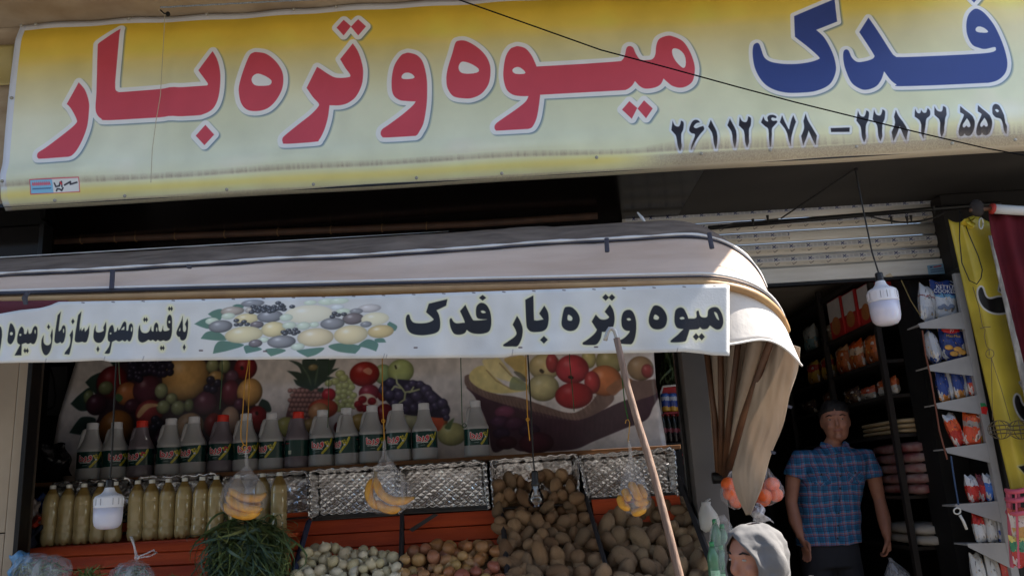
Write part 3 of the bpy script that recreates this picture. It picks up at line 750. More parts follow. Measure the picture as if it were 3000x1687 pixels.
# ================================================================== sign on the canopy
YG = 3.222
def sign_art():
    cv = plane_canvas(-420, 2150, 815, 1085, YG, 430, (212, 211, 207))
    cv.cloud((30, 3), .06, (1, 1, .8)); cv.cloud((90, 14), .04, (1, 1.05, 1.2))
    G = []; K = (34, 35, 42); GL = ((226, 222, 172), 6.0, .75)
    B2 = dict(ox=1000, oy=560, s=2.576); A2 = dict(ox=0, oy=830, s=4.6)
    def g(*t, **k): G.append(cv.glyph([spl(q, **k) for q in t], K, glow=GL))
    g('660,850! 800,815! 790,865! 718,900! 738,940 747,1000 740,1050 710,1075 650,1088 590,1090 530,1075 500,1040 487,980 495,940 513,935 525,970 550,995 610,1000 660,993 695,975 690,960 640,915!', **B2)
    g('935,858! 985,960 1010,975 1085,970 1100,965! 1060,965 1025,955 1015,920 1020,870 1050,843 1090,855 1118,900 1130,960 1128,1020 1110,1060 1060,1075 1000,1073 965,1060 945,1045! 930,1070 890,1083 850,1075 825,1030 817,975 830,960 845,985 870,998 915,993 930,985 895,905!', '1050,905 1070,900 1090,915 1065,920', **B2)
    g(dia(1065, 804, 27, 21), **B2)
    g('1325,942! 1350,985 1367,1040 1362,1100 1345,1145 1325,1170 1290,1172 1230,1172 1222,1160 1250,1140 1300,1105 1320,1080 1315,1050 1292,1008!', **B2)
    g('1448,787! 1452,960 1460,975 1480,978 1525,970! 1492,925! 1530,865! 1555,910 1563,960 1555,1020 1535,1050 1500,1063 1440,1063 1410,1045 1395,1000 1387,820!', **B2)
    g(dia(1527, 1126, 28, 29), **B2)
    g('1700,875 1740,880 1780,920 1797,970 1785,1020 1760,1050 1720,1060 1680,1045 1660,1010 1665,950 1680,890', '1710,935 1740,955 1735,980 1705,975', **B2)
    g('1918,932! 1950,965 1985,970 2010,962 2020,950! 1985,910! 2025,855! 2050,900 2060,960 2050,1020 2025,1050 1985,1062 1965,1062! 1955,1110 1935,1145 1915,1160 1880,1162 1825,1160 1820,1145 1850,1125 1900,1085 1925,1050 1915,1030 1887,985!', **B2)
    g(dia(1993, 802, 25, 25), **B2); g(dia(2040, 802, 25, 25), **B2)
    g('2170,895 2200,915 2220,970 2223,1040 2212,1110 2190,1150 2160,1155 2090,1150 2085,1135 2130,1110 2165,1075 2175,1055! 2140,1050 2115,1020 2112,960 2130,910', '2150,965 2170,957 2185,970 2165,978', **B2)
    g('2365,862 2410,875 2445,920 2455,970 2440,1020 2400,1042 2350,1035 2322,1000 2320,950 2340,890', '2365,930 2395,950 2385,970 2355,962', **B2)
    g('2510,950 2520,900 2550,880 2580,890 2605,940 2612,965! 2670,960 2675,915 2690,905 2700,940 2720,955 2755,950 2765,900 2800,878 2840,885 2870,940 2875,1000 2855,1040 2820,1045 2775,1015! 2755,1040 2720,1045 2700,1030! 2680,1045 2620,1050! 2600,1110 2580,1140 2490,1145 2482,1130 2530,1090 2560,1060 2575,1045! 2530,1035 2512,1000', '2548,960 2570,950 2585,965 2560,972', '2808,915 2830,925 2845,975 2825,960', **B2)
    g(dia(2669, 1103, 24, 27), **B2); g(dia(2712, 1102, 24, 27), **B2)
    g('2528,475! 2537,540 2530,660 2510,740 2475,768 2440,760 2425,720! 2400,715 2380,680 2385,640 2410,580 2445,500 2462,440! 2465,560 2470,640 2500,650 2512,600 2495,550!', '2420,610 2432,600 2430,640 2412,640', **A2)
    g(dia(2490, 862, 20, 42), **A2)
    g('2290,422 2315,460 2320,560 2315,680 2290,750 2240,775 2205,765 2165,778 2130,760! 2105,782 2070,760! 2040,775 2015,760! 1975,790 1930,803 1890,770 1880,690 1885,600 1900,565! 1905,620 1930,665 1980,675 2020,650 2045,585! 2050,640! 2075,650 2085,570 2110,530 2135,560 2145,640 2180,645 2200,575! 2210,640 2270,635 2290,612! 2260,590 2250,530 2262,450', oval(2284, 520, 13, 18), oval(2118, 622, 9, 30), **A2)
    for x, y in ((2282, 342), (2313, 342), (1955, 492), (1983, 492), (2175, 870), (2203, 870), (343, 907), (372, 907)): g(dia(x, y, 17, 34), **A2)
    g('1440,520! 1445,620 1430,720 1390,790 1340,805 1295,780 1275,720 1285,620 1302,575! 1305,640 1330,665 1380,660 1415,640! 1405,600!', **A2); g(dia(1338, 890, 20, 40), **A2)
    g('1525,565 1545,600 1555,660! 1585,650 1600,600 1610,640! 1635,620 1670,540 1695,520 1715,550 1720,640! 1745,640 1755,570 1780,545 1805,580 1810,680 1790,770 1765,790 1740,765! 1710,790 1675,770! 1630,790 1585,770! 1540,790 1530,800! 1515,900 1500,950 1435,950! 1440,935 1490,860 1505,795! 1475,770 1470,690 1490,600', oval(1507, 680, 12, 13), '1645,632! 1690,585 1692,632!', oval(1790, 625, 9, 34), **A2)
    g('1103,378! 1085,560 1090,650! 1105,600! 1115,650! 1150,600! 1160,660! 1195,620 1215,570! 1215,680 1190,780 1160,800 1130,790! 1070,800 1030,780 1028,700 1060,430!', **A2)
    g('990,630! 998,700 985,830 960,955 940,962 890,958! 900,930 950,860 965,800 965,740 952,700!', **A2); g(dia(990, 515, 22, 38), **A2)
    g('822,382! 795,600 800,650! 830,620 845,580 870,567 890,600 893,690 875,780 845,808 825,790! 780,808 745,790 738,720 780,430!', oval(864, 640, 9, 30), **A2)
    g('705,612! 712,700 695,850 665,930 620,965 580,940 555,860 560,760 588,695! 585,790 620,830 665,825 690,780 680,700!', **A2); g(dia(655, 585, 20, 34), **A2)
    g('300,585 325,620 330,680! 360,680 380,615! 392,680! 425,670 450,600 480,575 505,610 500,720 470,800 440,815 415,800! 380,815 355,800! 305,820! 300,970! 220,975! 230,950 285,830! 250,800 245,730 260,650 280,600', oval(283, 695, 14, 16), oval(475, 650, 8, 28), **A2)
    g('150,540 185,570 215,650 210,740 180,810 150,822 120,780 122,680 135,580', oval(165, 680, 20, 24), **A2)
    g('-10,580 25,600 40,700 30,870 15,975! -60,975! -20,830! -50,800 -55,680 -30,600', **A2)
    cv.draw(G)
    # faded fruit picture
    Q = lambda x, y: (560 + x / 4.155, 860 + y / 4.155)
    leaf = (84, 120, 104)
    for t in ('40,370! 150,310 290,290 230,420 150,415', '205,250! 280,205 380,195 360,320 270,290', '120,550! 190,470 320,460 440,560 300,570', '265,730! 300,620 390,575 660,630 480,690', '690,740! 660,650 760,640 880,690',
              '985,770! 920,690 1060,670 1160,700', '1290,700 1430,780! 1540,740 1620,660 1400,680', '1670,640 1820,600 2060,640 2000,730! 1780,700', '2030,640 2150,560 2280,610 2260,710! 2120,660', '2240,560 2340,550 2380,600! 2270,600', '2390,380 2420,345! 2510,400 2480,460 2430,420', '500,150! 560,130 640,140 620,180'):
        cv.poly(np.array([Q(*p) for p in spl(t)]), leaf, al=.9)
    W_, Yl, Gr, Pu, Dk, Lg = (222, 216, 196), (224, 208, 160), (150, 150, 152), (132, 122, 122), (70, 74, 78), (206, 216, 196)
    for cx, cy, rx, ry, c, sh in [(750, 120, 140, 45, Gr, .4), (505, 215, 145, 55, (186, 174, 160), .45), (720, 205, 60, 35, (190, 182, 170), .4),
            (1450, 110, 80, 30, Lg, .15), (1650, 100, 110, 40, Lg, .15), (1800, 90, 120, 35, Lg, .15), (1780, 165, 80, 30, (214, 220, 220), .2), (2170, 180, 140, 50, (206, 200, 196), .35), (1850, 215, 90, 35, Lg, .2), (2010, 215, 80, 35, Gr, .35),
            (680, 310, 150, 65, Yl, .25), (965, 280, 155, 75, Gr, .5), (1430, 250, 290, 110, (226, 220, 196), .12), (455, 275, 85, 40, Lg, .25), (1160, 295, 80, 45, Lg, .2),
            (255, 335, 80, 42, Lg, .2), (1970, 305, 130, 70, Pu, .5), (2240, 310, 170, 80, (224, 216, 184), .15), (360, 400, 145, 75, Gr, .55), (1720, 365, 145, 72, Gr, .5), (2130, 375, 70, 36, Gr, .45), (1500, 380, 60, 35, Lg, .25), (1010, 440, 145, 95, Yl, .35),
            (810, 385, 82, 45, Pu, .55), (1200, 390, 85, 45, Lg, .25), (1370, 395, 85, 48, Lg, .25), (650, 505, 235, 102, (226, 212, 168), .28), (2310, 465, 160, 80, (214, 190, 136), .35), (1945, 500, 208, 115, (226, 210, 168), .3), (1515, 535, 218, 112, (224, 208, 170), .32),
            (900, 570, 60, 35, Lg, .3), (1110, 590, 168, 78, Gr, .55), (800, 615, 82, 48, Pu, .55), (1305, 650, 85, 45, Lg, .3)]:
        x, y = Q(cx, cy); cv.fruit(x, y, rx / 4.155, ry / 4.155, [min(250, v * 1.05) for v in c], shade=sh * .85, hi=.5)
    def berries(lst, r=26):
        for cx, cy in lst:
            x, y = Q(cx, cy); cv.fruit(x, y, r * 1.35 / 4.155, r * .85 / 4.155, (96, 98, 104), shade=.7, hi=.6)
    berries([(760 + 60 * (k % 7) + 12 * (k % 3), 160 + 26 * (k // 7) + 9 * (k % 2)) for k in range(19)] + [(1060, 115), (1100, 140), (1230, 160), (1090, 185), (740, 230)])
    berries([(555, 330), (650, 345), (560, 380), (690, 378), (610, 378)]); berries([(1745, 240), (1790, 260), (1860, 250), (1720, 280)])
    berries([(1130, 470), (1190, 450), (1270, 440), (1150, 490), (1260, 490), (1210, 475), (1300, 470)])
    for x, y in ((586, 1027), (777, 1031), (1215, 1020), (1520, 1018), (1741, 1017)): cv.stroke([(x, y), (x + 8, y)], 4, (96, 80, 80))
    for x, y0, y1 in ((135, 1050, 1062), (313, 1046, 1058), (1128, 1038, 1052), (1502, 1024, 1046), (1982, 1022, 1036), (426, 1045, 1056), (1135, 1040, 1053)): cv.stroke([(x, y0), (x - 3, y1)], 1.6, (128, 128, 136))
    for x in range(240, 2100, 88): cv.stroke([(x, interp([160, 1000, 2130], [888, 868, 836], x)), (x + 7, interp([160, 1000, 2130], [888, 868, 836], x) + 1)], 3, (110, 100, 96))
    return cv
cvs = sign_art()
m_sign = mat_image('sign_print', cvs.out(1.05), rough=.4, bump=.08, bscale=120, transl=.12)
tx_, ty_ = [-420, 0, 60, 120, 155, 168, 500, 1000, 1500, 2000, 2125, 2136], [950, 919, 908, 902, 892, 884, 878, 868, 851, 834, 832, 836]
bx_, by_ = [-420, 0, 200, 300, 320, 500, 1000, 1480, 1500, 1700, 1900, 2000, 2060, 2085, 2138], [1075, 1063, 1060, 1055, 1060, 1056, 1050, 1047, 1040, 1036, 1033, 1030, 1036, 1040, 1042]
def sign_pt(u, v):
    x = -420 + (2137 - -420) * u
    y = interp(tx_, ty_, x) * (1 - v) + interp(bx_, by_, x) * v
    return P(x, y, YG + .010 * math.sin(u * 37) * v + .008 * math.sin(u * 90 + 2 * v) * v * v - .012 * v)
nu, nv = 220, 16
sg = MB().sheet(sign_pt, nu, nv)
so_ = mk('canopy_sign', sg.v, sg.f, m_sign, smooth=True, uv=[cvs.uv(p) for p in sg.v], solid=.0015)
tag(so_, 'long white vinyl sign with black Persian lettering and faded fruit hung along the canopy edge', 'sign')
# dark red cloth behind the sign on the left
rc = MB().sheet(lambda u, v: P(-500 + 700 * u, (888 - .012 * 700 * u) + 90 * v, 3.31 + .02 * math.sin(u * 20)), 30, 4)
tag(rc.make('red_cloth', mat('maroon_cloth', (96, 40, 48), rough=.9), smooth=True, solid=.003), 'strip of dark red cloth behind the torn left end of the white sign', 'cloth')
# ================================================================== fruit poster behind the shelf
YPO = 5.22
def poster_art():
    cv = plane_canvas(130, 2010, 900, 1400, YPO, 330, (196, 184, 176))
    cv.cloud((12, 5), .10); cv.cloud((40, 12), .05)
    Qa = lambda x, y: (180 + x / 4.155, 1040 + y / 4.155)
    Qb = lambda x, y: (780 + x / 4.155, 1040 + y / 4.155)
    Qc = lambda x, y: (1340 + x / 3.903, 1030 + y / 3.903)
    LF = (38, 56, 48)
    def pol(Q, t, c, al=1): cv.poly(np.array([Q(*p) for p in spl(t)]), c, al=al)
    def fr(Q, s, cx, cy, rx, ry, c, **k):
        x, y = Q(cx, cy); cv.fruit(x, y, rx / s, ry / s, c, **k)
    # left pile
    for t in ('290,330! 380,250 520,210 620,330 450,480 350,400', '110,590! 230,470 360,400 400,620 240,680', '95,945! 180,820 260,750 420,780 320,960', '590,80! 640,-40 800,-60 760,120 650,140', '2400,620 2440,530! 2520,570 2555,670 2500,690'): pol(Qa, t, LF)
    pol(Qa, '470,700 430,300 700,100 1300,-100 1900,0 2200,120 2300,500 2450,800 2300,1150 400,1150', (40, 22, 30), .95)
    for a in [(620, 330, 190, 200, (118, 22, 26)), (800, 470, 140, 145, (176, 96, 46)), (540, 400, 92, 85, (112, 118, 74)), (330, 510, 62, 88, (108, 118, 72)),
              (1040, 420, 170, 180, (92, 42, 52)), (1510, 260, 285, 290, (206, 150, 78)), (1840, 130, 80, 88, (140, 140, 88)), (1985, 130, 70, 90, (136, 138, 84)), (1880, 270, 100, 80, (176, 132, 70)),
              (2240, 160, 140, 140, (150, 24, 30)), (2075, 260, 80, 80, (104, 64, 82)), (1215, 435, 80, 95, (136, 138, 92)), (1340, 530, 72, 70, (132, 134, 88)),
              (430, 600, 130, 130, (68, 30, 44)), (860, 620, 95, 90, (72, 34, 46)), (1070, 700, 170, 160, (150, 50, 50)), (1240, 630, 85, 85, (130, 134, 88)), (1420, 640, 88, 90, (132, 136, 90)), (1550, 610, 60, 80, (112, 118, 76)),
              (1755, 590, 145, 150, (92, 44, 60)), (2060, 460, 115, 160, (108, 36, 48)), (2290, 450, 155, 170, (214, 150, 72)), (2170, 600, 75, 80, (92, 44, 66)), (2380, 780, 130, 165, (158, 24, 30)),
              (665, 880, 215, 215, (168, 96, 36)), (1170, 900, 100, 140, (52, 24, 36)), (1560, 860, 175, 160, (186, 140, 96)), (1850, 850, 120, 150, (140, 24, 26)), (2050, 800, 120, 180, (206, 158, 126)), (1200, 1050, 120, 120, (60, 30, 46))]:
        fr(Qa, 4.155, *a, shade=.6, hi=.25)
    pol(Qa, '1150,590 1010,600 920,720 950,760 1060,650 1170,620', (196, 160, 100), .8)
    for k in range(30):
        fr(Qa, 4.155, 850 + (k % 9) * 58 + 18 * math.sin(k * 3), 90 + (k // 9) * 62 + 16 * math.cos(k * 5), 46, 46, (44, 36, 56), shade=.7, hi=.35)
    for x, y in ((1815, 300), (1900, 340), (1780, 400), (1850, 420), (1140, 780), (1190, 840), (1130, 880)): fr(Qa, 4.155, x, y, 52, 48, (40, 34, 52), shade=.7, hi=.4)
    pol(Qa, '640,500 700,470 750,520 700,570', (60, 92, 56)); cv.stroke([Qa(2195, 150), Qa(2200, 165)], 9, (50, 30, 24)); cv.stroke([Qa(2375, 700), Qa(2380, 712)], 8, (50, 24, 24))
    # middle: pineapple, apples, grapes
    pol(Qb, '250,800 280,600 350,440 430,390 640,400 720,450 700,760 480,820', (104, 62, 66))
    for k in range(60):
        x, y = 290 + (k % 9) * 52 + 25 * ((k // 9) % 2), 430 + (k // 9) * 58
        fr(Qb, 4.155, x, y, 30, 28, (172, 116, 104), shade=.6, hi=.2)
    for t in ('270,60! 420,100 520,240 540,400 450,300 400,150', '250,190! 400,210 520,290 560,400 420,340 340,260', '330,290! 440,330 560,420 460,400 370,360', '440,60 600,50 620,300 540,440 480,260', '620,50 760,50 700,220 580,420 570,260', '760,60! 850,50! 800,170 640,380 620,300', '890,155! 760,190 650,300 600,420 720,280', '830,270! 720,265 610,330 560,420 700,330', '620,420! 690,390 690,440 640,445'): pol(Qb, t, (52, 68, 56))
    for t in ('420,110 520,250 545,380 500,260', '640,120 620,260 590,380 600,240'): pol(Qb, t, (92, 112, 84), .7)
    fr(Qb, 4.155, 570, 150, 60, 40, (150, 130, 80), shade=.4)
    for x, y, rx in ((900, 230, 60), (940, 280, 60), (840, 320, 55), (1035, 315, 55), (900, 380, 60), (1030, 390, 52), (960, 370, 50), (760, 340, 50), (880, 445, 46), (950, 440, 46), (1010, 460, 46), (940, 500, 50), (870, 520, 46), (1060, 490, 46), (960, 560, 48), (1030, 550, 48), (1090, 560, 40), (850, 590, 46), (920, 610, 46), (1000, 610, 46), (1070, 620, 44), (880, 660, 40), (960, 660, 40)):
        fr(Qb, 4.155, x, y, rx, rx * .82, (182, 186, 112), shade=.4, hi=.35)
    for a in [(1420, 230, 110, 120, (150, 176, 110)), (1195, 230, 182, 150, (176, 34, 26)), (1635, 195, 160, 145, (184, 196, 112)), (1250, 460, 125, 105, (156, 40, 58)), (760, 480, 84, 78, (198, 30, 42)), (690, 650, 180, 120, (216, 70, 44)), (640, 690, 130, 110, (222, 150, 90)),
              (1420, 480, 70, 80, (130, 20, 30)), (1440, 720, 120, 130, (146, 22, 34)), (1500, 850, 80, 120, (112, 18, 26)), (1140, 820, 130, 110, (206, 160, 70)), (1760, 820, 130, 110, (206, 196, 140)), (2080, 780, 130, 140, (222, 112, 50)), (240, 870, 130, 120, (206, 196, 96)), (540, 860, 100, 90, (190, 150, 80)), (900, 880, 80, 80, (120, 24, 30)), (2260, 960, 180, 140, (212, 204, 120))]:
        fr(Qb, 4.155, *a, shade=.5, hi=.3)
    pol(Qb, '1180,180 1240,150 1290,190 1260,240 1190,210', (232, 190, 150), .6); pol(Qb, '2000,650 2120,700 2160,820 2100,920 2010,860', (216, 70, 40), .7)
    cv.stroke([Qb(1580, 160), Qb(1570, 130)], 5, (60, 60, 30))
    fr(Qb, 4.155, 1210, 590, 145, 125, (226, 200, 172), shade=.2, hi=.1)
    for cx, cy in ((1170, 540), (1285, 560), (1150, 640), (1120, 600), (1210, 650)): fr(Qb, 4.155, cx, cy, 52, 46, (164, 24, 34), shade=.4, hi=.1, tex=.5)
    pol(Qb, '1380,420 1460,300 1700,300 1900,330 2030,430 2210,600 2230,700 2150,760 1900,740 1700,720 1500,600', (42, 36, 56))
    for x, y, r in ((1510, 330, 60), (1600, 400, 62), (1420, 420, 55), (1500, 480, 66), (1620, 490, 70), (1730, 400, 62), (1780, 350, 52), (1870, 360, 52), (1940, 430, 78), (1830, 500, 74), (1980, 480, 62), (2020, 530, 66), (1560, 590, 58), (1720, 570, 72), (1880, 600, 66), (2060, 620, 56), (2140, 590, 68), (2170, 690, 56), (1800, 640, 66), (1690, 660, 60), (1980, 660, 56), (2190, 760, 42)):
        fr(Qb, 4.155, x, y, r, r * .95, (72, 62, 94), shade=.6, hi=.3)
    for s_ in ([(1580, 260), (1590, 340), (1650, 400), (1690, 460), (1680, 540), (1620, 580)], [(1690, 450), (1760, 440), (1790, 390)], [(1740, 450), (1860, 415)], [(1640, 400), (1560, 380), (1530, 420)]): cv.stroke([Qb(*q) for q in s_], 5, (168, 172, 118))
    pol(Qb, '2170,880 2230,800 2290,760! 2260,840 2230,900', (96, 120, 70))
    # right: basket
    pol(Qc, '120,400 200,520 330,800 380,1080 440,1150 600,1090 760,1140 1300,1120 1560,1020 1900,880 2150,780 2230,640 2290,460 1900,560 1500,720 1100,700 600,560', (66, 40, 50))
    for k in range(34):
        x = 900 + k * 28; cv.stroke([Qc(x, 740), Qc(x - 12, 990 - 3.2 * k)], 2.5, (82, 46, 56) if k % 2 else (58, 36, 46), al=.4)
    for x, y, r, c in ((540, 690, 120, (122, 56, 82)), (480, 800, 110, (84, 48, 74)), (650, 820, 120, (84, 44, 66)), (820, 900, 120, (62, 38, 56)), (500, 930, 100, (60, 40, 62)), (900, 1040, 200, (78, 30, 44)), (560, 1040, 120, (70, 30, 42))): fr(Qc, 3.903, x, y, r, r * .62, c, shade=.45, hi=.08)
    pol(Qc, '80,280! 130,260 160,330 400,470 700,520 1000,620 1300,700 1500,600 1640,440 1750,440 1780,560 1600,700 1350,780 1050,720 700,640 400,560 200,470 90,380', (112, 84, 74))
    for k in range(70):
        t = k / 69; x = 130 + 1560 * t; y = 380 + 360 * math.sin(min(t * 1.25, 1) * 1.57) - max(0, t - .8) * 1500
        cv.stroke([Qc(x - 16, y - 40), Qc(x + 16, y + 44)], 3, (136, 104, 90) if k % 2 else (92, 68, 60), al=.45)
    pol(Qc, '1960,340 2080,330 2260,310! 2290,460 2100,540 1980,560', (108, 80, 70))
    for a in [(1000, 170, 185, 150, (214, 186, 120)), (1080, 130, 70, 110, (186, 60, 60)), (1500, 80, 80, 110, (206, 186, 110)), (1740, 110, 160, 150, (166, 150, 90)), (1310, 200, 190, 165, (200, 52, 58)), (1680, 330, 195, 175, (208, 110, 54)), (1540, 350, 90, 130, (190, 52, 50)), (2090, 190, 150, 140, (170, 130, 86)), (2170, 220, 70, 80, (160, 60, 54)), (980, 410, 180, 155, (196, 178, 116)), (1330, 500, 215, 150, (184, 38, 40))]:
        fr(Qc, 3.903, *a, shade=.5, hi=.2)
    for t, c in (('130,300 180,200 300,160 420,280 600,420 780,440 600,470 400,470 220,400', (206, 184, 110)), ('280,110 400,80 480,80 640,280 720,350 780,370 640,350 420,280', (216, 196, 130)), ('530,90 620,60 770,60 790,300 700,260 620,180', (196, 164, 88))):
        pol(Qc, t, c); 
    for s_ in ([(330, 210), (440, 330), (620, 430)], [(480, 130), (600, 260), (700, 340)]): cv.stroke([Qc(*q) for q in s_], 3, (140, 104, 62), al=.8)
    pol(Qc, '640,280 790,370 780,440 600,420', (112, 120, 74), .8); pol(Qc, '640,230 720,240 800,320 760,340', (84, 80, 64), .8)
    pol(Qc, '1700,420 1880,300 2000,330 1860,440 1780,500', (136, 84, 52), .9)
    cv.stroke([Qc(955, 215), Qc(970, 228)], 10, (60, 46, 30)); cv.stroke([Qc(1280, 290), Qc(1310, 296)], 9, (50, 24, 22))
    for _ in range(2):                                   # soft photographic print
        p_ = np.pad(cv.a, ((1, 1), (1, 1), (0, 0)), 'edge'); cv.a = (p_[:-2, 1:-1] + p_[2:, 1:-1] + p_[1:-1, :-2] + p_[1:-1, 2:] + 2 * p_[1:-1, 1:-1]) / 6
    g_ = cv.a.mean(2, keepdims=True); cv.a = cv.a * .80 + g_ * .20
    cv.cloud((130, 34), .10); cv.cloud((60, 16), .10); cv.cloud((260, 70), .05)
    return cv
cvp = poster_art()
m_poster = mat_image('poster_print', cvp.out(1.3), rough=.3, bump=.05, bscale=30, spec=.5)
def poster_pt(u, v):
    x0 = interp([0, .25, .6, .85, 1], [232, 225, 172, 150, 190], v); x1 = interp([0, .5, 1], [1908, 1922, 1955], v)
    x = x0 + (x1 - x0) * u; y = 930 + (interp([150, 900, 1960], [1412, 1372, 1318], x) - 930) * v
    Y = YPO + .012 * math.sin(u * 17 + v * 3) * math.sin(v * 3.1) + .018 * math.sin(u * 5 - v * 4) - .05 * max(0, v - .75) * (1 + math.sin(u * 26)) - .10 * max(0, .10 - u) * 6 * v
    return P(x, y, Y)
pp = MB().sheet(poster_pt, 110, 40)
tag(mk('fruit_poster', pp.v, pp.f, m_poster, smooth=True, uv=[cvp.uv(P(*(lambda u, v: (lambda x0, x1: (x0 + (x1 - x0) * u, 930 + (interp([150, 900, 1960], [1412, 1372, 1318], x0 + (x1 - x0) * u) - 930) * v))(interp([0, .25, .6, .85, 1], [232, 225, 172, 150, 190], v), interp([0, .5, 1], [1908, 1922, 1955], v)))((k % 111) / 110, (k // 111) / 40), YPO)) for k in range(len(pp.v))], solid=.002),
    'wide glossy poster of fruit piles and a fruit basket behind the jug shelf', 'poster')

# ================================================================== shelf with jugs
ZSH = P(1000, 1362, 4.90).z
m_wood = mat('shelf_wood', (150, 104, 66), rough=.7, col2=(116, 78, 48), scale=6, stretch=(.3, 4, 4), bump=.15)
sh = thing('jug_shelf', 'long plain wooden shelf that carries the row of vinegar jugs', 'shelf', (P(1000, 1362, 4.9).x, 4.95, ZSH - .02))
def shelf_board(x0, x1, dz, Y0):
    a = P(x0, 1362, 4.9).x; b = P(x1, 1362, 4.9).x
    MB().box((a, Y0, ZSH - .024 + dz), (b, 5.24, ZSH + dz)).make('plank', m_wood, sh, bevel=.002)
shelf_board(66, 1068, 0, 4.885); shelf_board(1070, 2000, .004, 4.90)
for x in (75, 1985):
    X = P(x, 1362, 5.1).x; MB().box((X - .02, 5.02, .3), (X + .02, 5.22, ZSH - .026)).make('support', m_blackmetal, sh)
def label_art(dark):
    cv = Canvas(720, 150, (16, 54, 50)); cv.cloud((8, 2), .25)
    for base in (360,):
        def st_(pts, w, c): cv.stroke([(base + 8 + x * .74, 12 + y * .84) for x, y in pts], w * .8, c)
        gl = [[(-108, 28), (-106, 86)], [(-84, 46), (-54, 66), (-60, 82), (-92, 84)], [(-28, 46), (-22, 70), (-40, 98)], [(30, 36), (14, 40), (8, 56), (24, 62), (34, 44), (34, 70), (16, 88), (-6, 94)]]
        for g_ in gl: st_(g_, 24, (224, 214, 214))
        for g_ in gl: st_(g_, 13, (196, 34, 52))
        for k in range(12): st_([(-100 + k * 11, 108 + 2 * math.sin(k * 2)), (-93 + k * 11, 105 + 3 * math.cos(k * 3))], 6, (206, 212, 212))
        st_([(-60, 136), (-10, 134)], 6, (120, 140, 140))
        st_([(150, 0), (118, 60), (60, 120), (28, 150)], 26, (170, 160, 40)); st_([(140, 0), (108, 56), (50, 116)], 6, (214, 206, 90))
        for x, y, c in ((62, 36, (210, 196, 60)), (88, 28, (168, 160, 50)), (112, 34, (110, 120, 40)), (78, 54, (190, 180, 60)), (104, 52, (200, 186, 56)), (90, 74, (216, 220, 220))):
            c = (196, 40, 50) if dark and x in (88, 112, 78) else c
            cv.fruit(base + 8 + x * .74, 12 + y * .84, 10, 10, c, shade=.3)
    for x in (150, 600):
        cv.poly(np.array([(x, 96), (x + 34, 96), (x + 34, 130), (x, 130)]), (170, 176, 160)); cv.stroke([(x - 40, 30), (x + 10, 30)], 7, (150, 50, 60))
        for k in range(4): cv.stroke([(x - 60, 50 + k * 10), (x + 10, 50 + k * 10)], 3, (70, 100, 96))
    return cv.out(1.0)
m_lab = [mat_image('jug_label', label_art(False), rough=.25, bump=0), mat_image('jug_label_dark', label_art(True), rough=.25, bump=0)]
m_jug = [mat('jug_white', (166, 166, 168), rough=.35, var=.05, sss=.3), mat('jug_dark', (116, 108, 116), rough=.3, var=.08)]
m_cap = [mat('cap_white', (205, 205, 208), rough=.4, var=.03), mat('cap_red', (214, 52, 36), rough=.4, var=.05)]
JH = .335
jprof = [(.066, 0), (.074, .004), (.076, .012), (.076, .060), (.0735, .064), (.0735, .166), (.075, .170), (.0725, .180), (.062, .200), (.0505, .222), (.0425, .244), (.0375, .266), (.0345, .286), (.032, .300), (.0285, .303)]
def make_jug(kind):
    t = thing('vinegar_jug', 'x', 'jug')
    b = MB().lathe(jprof, n=28, squash=.92).make('body', m_jug[kind], t, smooth=True, local=True)
    n = 36; lv = []; uvs = []
    for j, z in enumerate((.068, .162)):
        for k in range(n + 1):
            a = -math.pi / 2 + 2 * math.pi * (k / n - .5)
            lv.append((.0745 * math.cos(a), .0745 * .92 * math.sin(a), z)); uvs.append((k / n, j))
    mk('label', lv, [(k, k + 1, n + 2 + k, n + 1 + k) for k in range(n)], m_lab[kind], t, smooth=True, uv=uvs, local=True)
    c = MB().lathe([(.0315, .296), (.0325, .299), (.0325, .326), (.031, .330), (.02, .332)], n=20).make('cap', m_cap[kind], t, smooth=True, local=True)
    MB().lathe([(.0345, .291), (.0345, .2965)], n=20).make('tamper_ring', m_cap[kind], t, smooth=True, local=True)
    MB().tube([(-.028, 0, .290), (-.041, 0, .284), (-.048, 0, .262), (-.054, 0, .228), (-.060, 0, .202), (-.058, 0, .190)], [(.008, .010), (.009, .012), (.009, .013), (.009, .013), (.010, .014), (.012, .014)], 8).make('handle', m_jug[kind], t, smooth=True, local=True)
    return t
jug_p = [make_jug(0), make_jug(1)]; jused = [False, False]
JUGS = [(265, 0, 8), (335, 0, 14), (410, 1, 2), (496, 0, 6), (566, 0, 4), (645, 1, -6), (722, 0, -4), (795, 0, -14), (870, 1, 150), (943, 0, -10), (1018, 0, -16), (1090, 0, 2), (1170, 0, -2), (1247, 0, -100 + 96), (1400, 0, 6)]
words = ['first', 'second', 'third', 'fourth', 'fifth', 'sixth', 'seventh', 'eighth', 'ninth', 'tenth', 'eleventh', 'twelfth', 'thirteenth', 'fourteenth']
hnd = [200, 186, 170, 190, 190, 178, 182, 200, 160, 205, 215, 180, 175, 90, 200]
